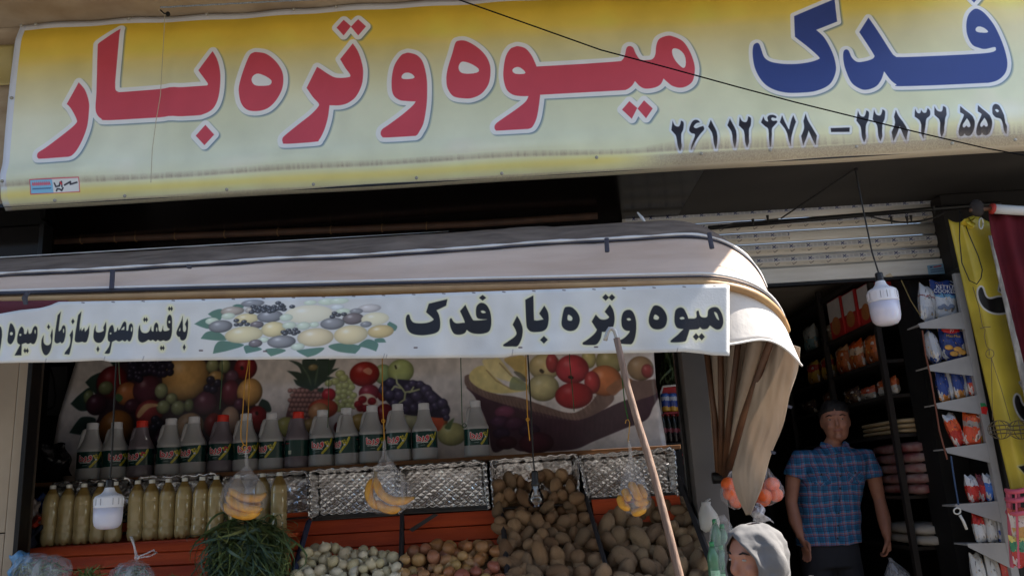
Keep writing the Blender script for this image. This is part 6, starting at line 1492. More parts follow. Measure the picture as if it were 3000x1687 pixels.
def rbag(si, x, w, h, yd, stops, lab, tilt=0, turn=0, d=.055, name='snack_bag', rough=.22):
    a, b = SH[si]; p = P(x, 1000, YK + yd); X = P(x, (BRK[si][0][1] + BRK[si][1][1]) / 2, YK + yd).x
    t = (X - a.x) / (b.x - a.x); z = a.z + (b.z - a.z) * t - .003
    k = 1 / ppm(YK + yd)
    o = pillow((X, YK + yd, z), w * k, h * k, d, (R(-4), R(tilt), R(turn)), name, bagmat('bag_%d_%d' % (si, x), stops, rough))
    return tag(o, lab, 'snack bag', 'snack bags on the rack')
NB, SV = (40, 62, 128), (176, 178, 184)
o = rbag(0, 2768, 78, 118, .10, [(0, (206, 208, 212)), (.52, (110, 160, 196)), (.60, (44, 66, 130))], 'blue and white chip bag with lettering on the top rack shelf', 8, -8, .06)
text_mesh('KETTLE\nCOOKED', .030, m_ltr, o, (0, -.034, .165), (R(90), 0, 0))
for k in range(4): 
    mb = MB().ell((-.03 + .02 * k, -.031, .05 + .012 * (k % 2)), .016, .003, .012); mb.make('chip_print', mat('chip_grey', (120, 130, 150), rough=.5), o, local=True, smooth=True)
rbag(0, 2716, 62, 122, .06, [(0, SV), (.35, (196, 196, 198)), (.62, (150, 100, 100)), (.66, (200, 200, 204))], 'silver bag with its back turned on the top rack shelf', 16, 28, .07, rough=.15)
o = rbag(1, 2796, 80, 104, .08, [(0, (40, 54, 112)), (.5, (46, 66, 136))], 'dark blue chip bag with red oval and gold lettering on the second shelf', 6, -4, .06)
mb = MB().ell((-.012, -.024, .168), .052, .012, .020); mb.make('logo_oval', mat('logo_red', (190, 34, 40), rough=.4), o, local=True, smooth=True)
text_mesh('مز', .026, m_ltr, o, (-.012, -.037, .160), (R(90), 0, 0)); text_mesh('Maz Maz', .022, mat('gold_print', (196, 164, 70), rough=.4), o, (-.005, -.0315, .126), (R(90), 0, 0))
for q in ((-.035, .066, .4), (.012, .058, -.5), (.035, .040, .2), (-.01, .030, .0)):
    MB().ell((q[0], -.031, q[1]), .024, .004, .015).make('chip_print', mat('chip_yellow', (206, 150, 66), rough=.5, var=.3, scale=40), o, local=True, smooth=True)
rbag(1, 2742, 58, 104, .05, [(0, (52, 74, 130)), (.2, SV), (.9, (60, 80, 130))], 'silver bag edge beside the dark blue one on the second shelf', 8, 60, .07, rough=.12)
for k, (x, c) in enumerate(((2768, [(0, (196, 120, 50)), (.2, NB)]), (2792, [(0, SV), (.9, NB)]), (2815, [(0, (196, 130, 60)), (.25, NB)]), (2836, [(0, SV), (.92, NB)]), (2858, [(0, (190, 70, 40)), (.4, NB)]))):
    rbag(2, x, 40, 96, .05 + .03 * (k % 2), c, ['leftmost blue bag on the third rack shelf', 'silver backed bag left of middle on the third shelf', 'middle blue bag with orange foot on the third shelf', 'silver backed bag right of middle on the third shelf', 'rightmost blue and red bag on the third shelf'][k], 4, 50 if k % 2 else 20, .05)
rbag(3, 2815, 46, 100, .05, [(0, (176, 40, 30)), (.5, (206, 80, 40)), (.8, SV)], 'red crisp bag leaning outward on the fourth shelf', -14, 24)
rbag(3, 2848, 50, 96, .03, [(0, (200, 70, 34)), (.55, (150, 140, 130)), (.7, (206, 84, 40))], 'orange crisp bag in front on the fourth shelf', 10, -10)
rbag(3, 2882, 30, 84, .06, [(0, (200, 150, 60)), (.25, (214, 214, 210)), (.7, (80, 150, 150))], 'small teal and white bag beside the upright on the fourth shelf', 4, 0)
for k, (x, w, c) in enumerate(((2856, 42, [(0, (196, 50, 40)), (.6, (206, 206, 208))]), (2884, 26, [(0, (190, 44, 40)), (.6, (120, 50, 60))]), (2906, 30, [(0, (60, 110, 186)), (.65, (210, 212, 216))]), (2928, 26, [(0, (56, 104, 180)), (.6, (206, 208, 212))]))):
    rbag(4, x, w, 78, .05 + .02 * (k % 2), c, ['red and white bag at the tip of the fifth shelf', 'narrow red bag second on the fifth shelf', 'blue and white bag third on the fifth shelf', 'narrow blue bag by the upright on the fifth shelf'][k], 3, 25)
for k, (x, w, c) in enumerate(((2876, 34, [(0, (206, 206, 206)), (.6, (190, 44, 44))]), (2910, 36, [(0, (196, 196, 194))]), (2944, 38, [(0, (60, 80, 150)), (.4, (206, 208, 210)), (.7, (40, 50, 100))]))):
    rbag(5, x, w, 84, .05, c if len(c) > 1 else [(0, (196, 196, 194)), (.9, (150, 150, 150))], ['white bag with red top on the lowest visible shelf', 'plain white bag in the middle of the lowest visible shelf', 'navy and white bag by the upright on the lowest visible shelf'][k], 4, 15)
zb = P(2900, 1740, YK).z
SH.append((P(2850, 1745, YK), P(3000, 1742, YK))); BRK.append(((2850, 1745), (3000, 1742), 0, 0))
MB().box((P(2850, 1745, YK).x, YK, SH[-1][0].z - .02), (xu - .001, YK + .28, SH[-1][0].z - .004)).make('shelf_plate', m_rack, rk)
for k, (x, c) in enumerate(((2878, [(0, (190, 190, 188)), (.9, (206, 206, 204))]), (2922, [(0, (186, 186, 184)), (.9, (204, 204, 202))]), (2964, [(0, (206, 180, 90)), (.4, (200, 80, 70))]))):
    rbag(6, x, 44, 112, .05, c, ['white bag at the bottom of the rack, left one', 'white bag at the bottom of the rack, right one', 'red and yellow bag at the bottom right corner of the rack'][k], 4, 20)
# things hanging at the rack
tag(MB().tube([P(x, y, 4.6) for x, y in [(2640, 820), (2668, 880), (2700, 930)]], .003, 5).make('yellow_wire', mat('wire_yellow', (120, 104, 60), rough=.7)), 'thin yellowish wire hanging at the top of the doorway', 'wire')
tag(MB().tube([P(x, y, 4.52) for x, y in [(2702, 968), (2712, 1040), (2726, 1100), (2740, 1185), (2752, 1260), (2775, 1345)]], .0045, 6).make('brown_cable', mat('cable_brown', (104, 60, 44), rough=.7)), 'brown cable hanging along the tips of the rack shelves', 'cable')
tag(MB().tube([P(x, y, 4.53) for x, y in [(2786, 1335), (2792, 1380), (2800, 1430), (2808, 1478)]], .0045, 6).make('blue_strap', mat('strap_blue', (44, 66, 96), rough=.7)), 'dark blue strap hanging above the white handle', 'strap')
t = MB().tube([P(x, y, 4.50) for x, y in [(2812, 1508), (2822, 1525), (2832, 1550)]], .0075, 8)
t.tube([P(2804 + 10 * math.cos(a), 1496 + 9 * math.sin(a), 4.50) for a in np.linspace(0, 6.28, 14)], .004, 6)
tag(t.make('pull_handle', mat('handle_white', (196, 194, 186), rough=.4), smooth=True), 'white ringed handle hanging beside the fifth rack shelf', 'handle')

# ================================================================== yellow banner and red curtain at the right edge
YV = 4.44
def yban_art():
    cv = plane_canvas(2740, 3200, 600, 1500, YV, 380, (194, 174, 64)); cv.cloud((4, 12), .18); cv.cloud((20, 40), .06)
    K, W_ = (28, 26, 26), (206, 206, 204); s3, s4 = dict(ox=2600, oy=580, s=2.5425), dict(ox=2600, oy=1100, s=2.4675)
    G = [cv.glyph([spl('690,668 705,668 715,695 732,735 765,752 830,738 880,742! 905,830 850,855 780,850 720,815 687,760 677,700', **s3)], K, 4, W_), cv.glyph([spl('845,610! 990,560! 1010,700! 880,725! 832,688!', **s3)], K, 4, W_),
         cv.glyph([spl('930,140 950,152 968,200 1000,225 1100,230 1120,320 1040,350 975,310 935,250 918,180', **s4)], K, 4, W_), cv.glyph([spl('960,50! 1060,0! 1080,80! 990,100!', **s4)], K, 4, W_), cv.glyph([spl('945,655! 1030,640! 1030,730! 985,700!', **s4)], K, 3, (190, 180, 120))]
    cv.draw(G); return cv
cvy = yban_art(); m_yb = mat_image('yellow_print', cvy.out(1.0), rough=.35, bump=.1, bscale=20)
def yb(u, v):
    y = 642 + (1440 - 642) * v; xl = interp([642, 900, 1160, 1440], [2778, 2836, 2896, 2962], y); xr = xl + 330
    Y = YV - .025 * math.sin(math.pi * min(1, u * 3.2)) ** 2 * (.5 + .5 * math.sin(v * 7 + .8)) + .012 * math.sin(u * 14 + v * 5) + .05 * max(0, .12 - u) / .12
    return P(xl + (xr - xl) * u, y + 10 * math.sin(u * 20) * max(0, 1 - v * 8), Y)
yb_ = MB().sheet(yb, 60, 70)
tag(mk('yellow_banner', yb_.v, yb_.f, m_yb, smooth=True, uv=[cvy.uv(P(*(lambda p: (p[0], p[1]))((interp([642, 900, 1160, 1440], [2778, 2836, 2896, 2962], 642 + 798 * ((k // 61) / 70)) + 330 * ((k % 61) / 60), 642 + 798 * ((k // 61) / 70))), YV)) for k in range(len(yb_.v))], solid=.002),
    'tall yellow vinyl banner with black letters hanging at the right edge', 'banner')
rag('yellow_scrap', [(2818, 645), (2850, 640), (2852, 668), (2826, 664)], 4.36, mat('yellow_scrap', (200, 176, 50), rough=.5), 'bunched fold of yellow cloth at the top of the yellow banner', 'cloth', 61, .02, nx=10, ny=8)
YQ = 4.30
def cur(u, v):
    y = 622 + (1500 - 622) * v; xl = interp([622, 700, 850, 1050, 1150, 1500], [2896, 2906, 2942, 2986, 3008, 3080], y); xr = xl + 420
    return P(xl + (xr - xl) * u, y, YQ + .04 * math.sin(u * 16 + v * 2) * (.4 + .6 * v) + .02 * math.sin(u * 37))
tag(MB().sheet(cur, 60, 30).make('red_curtain', mat_fabric('maroon_canvas', (112, 34, 44), (86, 30, 38), transl=.12, scale=4), smooth=True, solid=.003), 'dark red canvas curtain hanging at the right edge', 'curtain')
def cedge(u, v):
    y = 690 + (1500 - 690) * v; xl = interp([690, 850, 1050, 1150, 1500], [2902, 2938, 2982, 3004, 3076], y)
    return P(xl - 6 + 26 * u * min(1, .3 + v), y, YQ - .05 + .012 * math.sin(v * 40 + u * 3))
tag(MB().sheet(cedge, 4, 40).make('frayed_edging', mat('dirty_white', (168, 164, 156), rough=.8, col2=(112, 106, 98), scale=12), smooth=True, solid=.003), 'dirty white edging along the red curtain', 'edging')
t = thing('curtain_roller', 'white wrapped roller with red cap above the red curtain', 'roller', P(2950, 620, 4.28))
MB().tube([P(2910, 612, 4.28), P(3000, 618, 4.28), P(3300, 640, 4.28)], .026, 12).make('roll', mat('roller_white', (198, 198, 196), rough=.6, bump=.3), t, smooth=True)
MB().tube([P(2903, 611, 4.28), P(2911, 612, 4.28)], .029, 12).make('cap', mat('cap_red_dull', (170, 50, 40), rough=.6), t, smooth=True)
MB().tube([P(2840, 616, 4.30), P(2904, 611, 4.28)], .012, 8).make('spindle', m_brownpole, t, smooth=True)
MB().ell(P(2862, 610, 4.30), .04, .03, .05).make('bracket', mat('bracket_dark', (44, 38, 36), rough=.8), t, smooth=True)
MB().tube([P(2874 + 6 * math.cos(a), 655 + 16 * math.sin(a), 4.28) for a in np.linspace(0, 6.28, 14)], .004, 6).make('chain_link', m_screw, t, smooth=True)
tag(MB().tube([P(x, y, 4.36) for x, y in [(2812, 615), (2811, 700), (2818, 770), (2840, 822), (2862, 832), (2874, 815), (2878, 790), (2866, 750), (2840, 690), (2814, 622)]], .0028, 6).make('wire_loop', m_wire, smooth=True), 'long loop of black wire hanging over the yellow banner', 'wire')
bw = thing('wire_basket', 'pair of small rusty wire baskets hung on a wire before the yellow banner', 'wire basket', P(2950, 1300, 4.34))
m_rw = mat('rusty_wire', (96, 84, 62), rough=.7)
MB().tube([P(x, y, 4.34) for x, y in [(2850, 840), (2868, 900), (2878, 955), (2886, 965), (2884, 985), (2890, 1015), (2898, 1022), (2898, 1040)]], .0018, 5).tube([P(2900 + 12 * math.cos(a), 1036 + 13 * math.sin(a), 4.34) for a in np.linspace(0, 6.28, 14)], .0018, 5).tube([P(2872, 962, 4.34), P(2885, 958, 4.34), P(2902, 957, 4.34)], .002, 5).make('hanger', m_rw, bw)
for x, y in [(2908, 1230), (2960, 1232)]: MB().tube([P(2904, 1048, 4.34), P((2904 + x) / 2, (1048 + y) / 2 - 5, 4.34), P(x, y, 4.34)], .0016, 5).make('hanger', m_rw, bw)
for cx in (2930, 2988):
    c = P(cx, 1258, 4.34); rr = 32 / ppm(4.34); mb = MB()
    for k in range(6):
        a = math.pi * k / 6
        mb.tube([c + Vector((rr * math.cos(q) * math.cos(a), rr * math.cos(q) * math.sin(a), rr * .85 * math.sin(q))) for q in np.linspace(0, 6.28, 20)], .0016, 4)
    for zf in (-.4, 0, .45):
        rr2 = rr * math.sqrt(1 - zf * zf); mb.tube([c + Vector((rr2 * math.cos(q), rr2 * math.sin(q), rr * .85 * zf)) for q in np.linspace(0, 6.28, 20)], .0016, 4)
    mb.make('basket', m_rw, bw)
pk = thing('pink_basket', 'pink plastic basket of colourful packets at the lower right edge', 'basket', P(2985, 1640, 4.36))
for y, hw in ((1436, 42), (1462, 41), (1500, 39)): 
    c = P(2995, y, 4.36); w = hw / ppm(4.36)
    MB().tube([c + Vector((w * math.cos(q), w * math.sin(q), .004 * math.sin(3 * q))) for q in np.linspace(0, 6.2832, 24)], [(.008, .012)] * 24, 6).make('hoop', mat('pink_plastic', (206, 92, 110), rough=.5), pk, smooth=True)
for k in range(10):
    q = 6.283 * k / 10; a = P(2995, 1436, 4.36); b = P(3000, 1660, 4.36); w = 40 / ppm(4.36)
    MB().tube([a + Vector((w * math.cos(q), w * math.sin(q), 0)), b + Vector((w * .8 * math.cos(q), w * .8 * math.sin(q), 0))], [(.006, .006)] * 2, 5).make('rib', MATS['pink_plastic'], pk)
for k, (y, c, lab) in enumerate(((1560, [(0, (206, 160, 90)), (.4, (214, 200, 190)), (.8, (190, 80, 60))], 'cream and red packet in the pink basket, upper one'), (1640, [(0, (190, 60, 50)), (.5, (60, 130, 90)), (.8, (214, 190, 90))], 'green and red packet in the pink basket, lower one'))):
    p = P(2992, y, 4.36); tag(pillow(p + Vector((0, -.01, -.03)), .11, .15, .05, (0, 0, R(10 * k)), 'packet', bagmat('pink_basket_%d' % k, c)), lab, 'packet')

# ================================================================== things around the post
m_org = mat('orange_fruit', (226, 104, 40), rough=.45, col2=(206, 84, 32), scale=30, bump=.25, bscale=220)
def fruit_bag(cx, cy, Y, fr, prof, lab1, lab2):
    bag('fruit_bag', prof, Y, lab1)
    for k, (x, y, d) in enumerate(fr):
        tag(MB().ell(P(x, y, Y + d), .037, .037, .035, 16, 10).make('orange', m_org, smooth=True), lab2, 'orange', lab2)
fruit_bag(2140, 1440, 4.16, [(2134, 1418, 0), (2140, 1445, -.01), (2158, 1466, 0), (2168, 1440, .03)], [(2146, 1380, 5), (2146, 1392, 14), (2145, 1410, 26), (2146, 1440, 36), (2150, 1462, 36), (2156, 1482, 22), (2158, 1490, 6)], 'clear bag of oranges left of the canopy drape', 'orange inside the bag left of the canopy drape')
fruit_bag(2256, 1435, 4.2, [(2262, 1418, 0), (2240, 1452, -.01), (2272, 1448, 0), (2250, 1430, .03), (2236, 1462, .03)], [(2246, 1370, 5), (2248, 1385, 12), (2252, 1405, 26), (2256, 1430, 38), (2258, 1455, 40), (2250, 1472, 28), (2244, 1480, 8)], 'clear bag of oranges right of the canopy drape', 'orange inside the bag right of the canopy drape')
rag('white_bag', [(2206, 1478), (2226, 1476), (2262, 1530), (2200, 1530)], 4.12, mat_clear('white_film', (206, 206, 214), .55), 'white plastic bag hanging below the right bag of oranges', 'bag', 71, .02)
# white knotted bag and green bottles by the post
wb = thing('knotted_white_bag', 'small white knotted bag against the foot of the grey post', 'bag', P(2076, 1540, 4.36))
m_wb = mat('white_bag', (190, 188, 182), rough=.4, bump=.4, bscale=18)
rs = []
for cx, y, hw in [(2068, 1470, 15), (2068, 1478, 12), (2070, 1486, 17), (2074, 1505, 26), (2078, 1525, 30), (2080, 1545, 29), (2080, 1556, 16)]:
    c = P(cx, y, 4.36); w = hw / ppm(4.36); rs.append([c + Vector((w * math.cos(a) * (1 + .08 * math.sin(4 * a + y)), w * .8 * math.sin(a), .004 * math.sin(3 * a))) for a in np.linspace(0, 6.2832, 17)[:-1]])
MB().rings(rs).make('sack', m_wb, wb, smooth=True)
for s in (1,): MB().tube([P(2066, 1476, 4.36), P(2070, 1466, 4.36), P(2080, 1460, 4.36)], [(.014, .008), (.018, .007), (.020, .003)], 8).make('ear', m_wb, wb, smooth=True)
m_gr = mat('green_plastic', (104, 150, 118), rough=.2, col2=(72, 118, 84), scale=8, trans=.25)
for k, (x, y0) in enumerate(((2108, 1530), (2130, 1545), (2100, 1600), (2126, 1610))):
    b = P(x, y0 + 130, 4.1 + .06 * (k < 2)); k_ = 1 / ppm(4.15); lab = ['green bottle at the back left of the pack by the post', 'green bottle at the back right of the pack by the post', 'green bottle at the front left of the pack by the post', 'green bottle at the front right of the pack by the post'][k]
    t = thing('green_bottle', lab, 'bottle', b, 'green bottles by the post')
    MB().lathe([(14 * k_, 0), (18 * k_, 4 * k_), (18 * k_, 60 * k_), (17 * k_, 64 * k_), (18 * k_, 68 * k_), (17 * k_, 92 * k_), (10 * k_, 112 * k_), (6 * k_, 122 * k_)], c=b, n=16).make('body', m_gr, t, smooth=True)
    MB().lathe([(7 * k_, 120 * k_), (7 * k_, 132 * k_), (3 * k_, 133 * k_)], c=b, n=12).make('cap', mat('green_cap', (60, 140, 90), rough=.4), t, smooth=True)
    lv = []; 
    mk('label', [b + Vector((18.5 * k_ * math.cos(a), 18.5 * k_ * math.sin(a), z * k_)) for z in (22, 56) for a in np.linspace(-2.4, -.7, 9)], [(q, q + 1, q + 10, q + 9) for q in range(8)], mat('green_label', (150, 190, 160), rough=.3, var=.3, scale=60), t, smooth=True)
bag('green_wrap', [(2116, 1508, 6), (2114, 1520, 16), (2114, 1545, 30), (2114, 1590, 36), (2114, 1650, 38), (2112, 1720, 36), (2112, 1745, 20)], 4.12, 'crumpled clear wrap round the green bottles by the post')
# drinks cooler and greens between poster and post
ck = thing('drinks_cooler', 'red drinks cooler with cans and bottles right of the poster', 'cooler', P(1990, 1400, 5.5))
xa, xb = P(1938, 1200, 5.46).x, P(2050, 1200, 5.46).x
MB().box((xa, 5.46, .3), (xb, 5.9, P(1980, 1130, 5.46).z)).make('cabinet', mat('cooler_dark', (26, 24, 26), rough=.5), ck)
MB().box((xa, 5.42, P(1980, 1158, 5.44).z), (xb, 5.458, P(1980, 1132, 5.44).z)).make('header', mat('cooler_red', (170, 30, 36), rough=.4), ck, bevel=.006)
for y in (1206, 1296, 1330, 1390): MB().box((xa, 5.38, P(1980, y + 5, 5.4).z), (xb, 5.458, P(1980, y, 5.4).z)).make('shelf_edge', mat('cooler_shelf', (150, 40, 44), rough=.5) if y in (1206, 1330) else m_blackmetal, ck)
MB().tube([P(1938, 1220, 5.41), P(1936, 1150, 5.41), P(1942, 1132, 5.41), P(1990, 1127, 5.41), P(2040, 1124, 5.41)], .008, 6).make('frame', m_whitetrim, ck, smooth=True)
cn = MB().lathe([(.024, 0), (.030, .006), (.030, .105), (.024, .118)], n=14)
for k, x in enumerate((1952, 1974, 1996)):
    p = P(x, 1205, 5.41); t = thing('drink_can', ['blue and silver can at the left of the cooler shelf', 'blue and silver can in the middle of the cooler shelf', 'blue and silver can at the right of the cooler shelf'][k], 'can', p, 'cans in the cooler')
    mk('can_body', cn.v, cn.f, bagmat('can_print', [(0, (196, 150, 60)), (.25, (50, 70, 140)), (.6, (176, 180, 190)), (.8, (60, 90, 160))], crinkle=0), t, smooth=True, local=True)
for r_, y in enumerate((1295, 1389)):
    for k, x in enumerate((1948, 1964, 1980, 1996)):
        p = P(x, y, 5.40); tt = tag(MB().lathe([(.018, 0), (.022, .01), (.022, .09), (.02, .10), (.022, .11), (.012, .15), (.010, .165), (.013, .166), (.013, .18), (.004, .181)], c=p, n=12).make('dark_bottle', bagmat('dark_drink', [(0, (28, 22, 24)), (.35, (120, 60, 66)), (.5, (26, 30, 28)), (.92, (150, 40, 44))], crinkle=0), smooth=True), 'dark drink bottle on the %s cooler shelf behind the grey post' % ('middle', 'lower')[r_], 'bottle', 'dark bottles in the cooler, %s shelf' % ('middle', 'lower')[r_])
gt = thing('hanging_greens', 'dark green leaves hanging above the drinks cooler', 'greens', P(1968, 1120, 5.35))
blades('h', 120, lambda r_: P(r_.gauss(1968, 12), r_.uniform(1020, 1060), 5.35 + r_.gauss(0, .03)), lambda r_: P(r_.gauss(1968, 16), r_.uniform(1080, 1130), 5.33 + r_.gauss(0, .03)), .006, None, 91, .0).make('leaves', leafmat('dark_leaf', (44, 58, 34), (66, 78, 40)), gt, smooth=True, kind='stuff')
# ================================================================== people
def smooth_remesh(mb, name, vox, m, parent, it=6):
    o = mk(name, mb.v, mb.f, m, parent, smooth=True)
    r_ = o.modifiers.new('r', 'REMESH'); r_.mode = 'VOXEL'; r_.voxel_size = vox; r_.use_smooth_shade = True
    s_ = o.modifiers.new('s', 'SMOOTH'); s_.factor = .5; s_.iterations = it
    bpy.context.view_layer.update()
    me = bpy.data.meshes.new_from_object(o.evaluated_get(bpy.context.evaluated_depsgraph_get()))
    o.modifiers.clear(); o.data = me
    if not me.materials: me.materials.append(m)
    return o
def ering(c, rx, ry, n=20, p=2.0, tilt=0):
    c = Vector(c); out = []
    for k in range(n):
        a = 2 * math.pi * k / n; ca, sa = math.cos(a), math.sin(a)
        out.append(c + Vector((rx * math.copysign(abs(ca) ** (2 / p), ca), ry * math.copysign(abs(sa) ** (2 / p), sa), 0)))
    return out
def head(mb, c, s, yaw=0, n=24):
    """head surface looking along -Y before the turn; c = centre, s = head height"""
    M = Matrix.Rotation(yaw, 4, 'Z'); sub = MB()
    prof = [(-.50, .10, .08, -.10), (-.47, .19, .15, -.09), (-.40, .25, .24, -.05), (-.28, .29, .31, -.02), (-.12, .325, .36, .0), (.05, .345, .39, .01), (.2, .345, .40, .02), (.33, .31, .36, .03), (.43, .23, .27, .03), (.49, .10, .12, .03)]
    sub.rings([ering((0, q[3] * s, q[0] * s), q[1] * s, q[2] * s, n, 2.2) for q in prof])
    sub.tube([Vector((0, -.36 * s, .07 * s)), Vector((0, -.43 * s, -.06 * s)), Vector((0, -.45 * s, -.12 * s)), Vector((0, -.36 * s, -.15 * s))], [.035 * s, .045 * s, .062 * s, .04 * s], 8)       # nose
    sub.tube([Vector((-.20 * s, -.33 * s, .10 * s)), Vector((0, -.39 * s, .11 * s)), Vector((.20 * s, -.33 * s, .10 * s))], [.04 * s, .045 * s, .04 * s], 8)                                       # brow
    for q in (-1, 1):
        sub.ell((q * .345 * s, .03 * s, -.03 * s), .035 * s, .075 * s, .13 * s)                                                                                                                    # ear
        sub.ell((q * .17 * s, -.28 * s, -.12 * s), .09 * s, .09 * s, .09 * s)
    sub.ell((0, -.36 * s, -.235 * s), .115 * s, .05 * s, .026 * s); sub.ell((0, -.355 * s, -.28 * s), .10 * s, .05 * s, .028 * s); sub.ell((0, -.31 * s, -.41 * s), .11 * s, .10 * s, .08 * s)
    for v in sub.v: v.rotate(M.to_3x3())
    mb.add([v + Vector(c) for v in sub.v], sub.f)
def face_parts(parent, c, s, yaw, skin_lip):
    M = Matrix.Rotation(yaw, 3, 'Z')
    for q in (-1, 1):
        e = MB().ell((0, 0, 0), .046 * s, .022 * s, .020 * s, 12, 8); o = e.make('eye', mat('eye_white', (150, 140, 132), rough=.25, var=0), parent, local=True, smooth=True); o.location = Vector(c) + M @ Vector((q * .15 * s, -.345 * s, .035 * s)) - rootloc(parent)
        i = MB().ell((0, 0, 0), .018 * s, .010 * s, .017 * s, 10, 6); o2 = i.make('iris', mat('eye_brown', (44, 28, 20), rough=.1, var=0), o, local=True); o2.location = M @ Vector((0, -.017 * s, 0))
        b = MB().tube([M @ Vector((q * .06 * s, -.385 * s, .115 * s)), M @ Vector((q * .16 * s, -.375 * s, .145 * s)), M @ Vector((q * .25 * s, -.325 * s, .115 * s))], [.013 * s, .018 * s, .007 * s], 6); b.make('eyebrow', mat('brow_black', (28, 22, 20), rough=.9), parent, local=True).location = Vector(c) - rootloc(parent)
    lp = MB().tube([M @ Vector((-.11 * s, -.375 * s, -.258 * s)), M @ Vector((0, -.412 * s, -.255 * s)), M @ Vector((.11 * s, -.375 * s, -.258 * s))], [.012 * s, .020 * s, .012 * s], 6); lp.make('lips', skin_lip, parent, local=True, smooth=True).location = Vector(c) - rootloc(parent)
def hand(mb, wrist, d, side, curl, s=1.0, palm_n=None):
    """palm and five fingers; d = direction the hand points, side = direction of the thumb"""
    d = Vector(d).normalized(); side = Vector(side); side = (side - d * side.dot(d)).normalized(); nrm = d.cross(side).normalized()
    w = Vector(wrist)
    mb.tube([w - d * .02, w + d * .02 * s, w + d * .055 * s, w + d * .09 * s], [(.025 * s, .019 * s), (.030 * s, .018 * s), (.038 * s, .016 * s), (.036 * s, .013 * s)], 12)
    pn = nrm * (1 if curl >= 0 else -1); c = abs(curl)
    for k, (off, L) in enumerate(((.027, .070), (.009, .078), (-.009, .073), (-.026, .058))):
        b = w + d * .085 * s + side * off * s; pts = [b - d * .02]; ang = 0; p = b
        for j, f in enumerate((.45, .32, .23)):
            ang += c * (.5 + .35 * j) + .05 * k; dv = d * math.cos(ang) + pn * math.sin(ang); p = p + dv * L * f * s; pts.append(p)
        mb.tube([pts[0], b] + pts[1:], [.0095 * s, .0095 * s, .009 * s, .008 * s, .0065 * s], 8)
    b = w + d * .030 * s + side * .024 * s
    dv = (side * .75 + d * .65 + pn * .25).normalized(); p1 = b + dv * .036 * s; p2 = p1 + (d * .85 + side * .25 + pn * .4).normalized() * .03 * s; p3 = p2 + (d * .9 + pn * .45).normalized() * .022 * s
    mb.tube([b - dv * .01, p1, p2, p3], [.0135 * s, .012 * s, .0105 * s, .008 * s], 8)

m_skin = mat('skin', (166, 116, 94), rough=.55, col2=(148, 98, 78), scale=9, sss=.15)
m_lip = mat('lip', (150, 88, 78), rough=.45)
YM = 5.40
def J(x, y, dy=0): return P(x, y, YM + dy)
man = thing('person', 'man in a blue plaid short sleeved shirt standing in the doorway with a bag', 'person', (J(2430, 1600).x, YM, FLOOR))
zf = FLOOR
hc = J(2447, 1234)                                        # head centre
HS = .248
nk = J(2440, 1300); ch = J(2438, 1400); wa = J(2432, 1520); hp = J(2430, 1600)
body = MB()
head(body, hc, HS, R(-16))
body.rings([ering(hc + Vector((0, .02, -.35 * HS)), .055, .06), ering(nk + Vector((0, .02, .0)), .060, .062), ering(nk + Vector((0, .02, -.05)), .085, .075)])
cx = ch.x
body.rings([ering((nk.x, YM + .02, nk.z - .01), .08, .07), ering((nk.x, YM + .02, nk.z - .05), .17, .085), ering((nk.x, YM + .02, nk.z - .10), .195, .10, p=2.6), ering((cx, YM + .01, ch.z), .185, .115, p=2.6), ering((wa.x, YM + .01, wa.z), .160, .105, p=2.5), ering((hp.x, YM + .01, hp.z), .170, .115, p=2.5), ering((hp.x, YM + .01, hp.z - .10), .165, .115, p=2.4)])
for s in (-1, 1):
    hx = hp.x + s * .085
    body.tube([(hx, YM + .01, hp.z - .06), (hx + s * .01, YM, hp.z - .25), (hx + s * .02, YM - .005, (hp.z + zf) / 2 - .03), (hx + s * .02, YM + .01, zf + .30), (hx + s * .02, YM + .015, zf + .09)], [.088, .080, .055, .056, .04], 12)
    body.tube([(hx + s * .02, YM + .05, zf + .04), (hx + s * .025, YM - .03, zf + .045), (hx + s * .035, YM - .15, zf + .03)], [.036, .040, .026], 10)
aL = [J(2342, 1345, .01), J(2324, 1400, .02), J(2318, 1470, .03), J(2330, 1525, 0), J(2347, 1572, -.04)]
aR = [J(2539, 1339, .01), J(2560, 1400, .03), J(2576, 1462, .05), J(2590, 1520, .0), J(2598, 1568, -.06)]
for a in (aL, aR):
    body.tube([a[0].lerp(Vector((nk.x, YM, a[0].z)), .25)] + a, [.055, .057, .050, .0385, .0425, .027], 12)
hand(body, aL[-1], J(2372, 1640, -.06) - aL[-1], (.5, -1, .1), .35)
hand(body, aR[-1], J(2606, 1640, -.05) - aR[-1], (-.5, -1, .2), .9)
smooth_remesh(body, 'body', .0065, m_skin, man, 4)
face_parts(man, hc, HS, R(-16), m_lip)
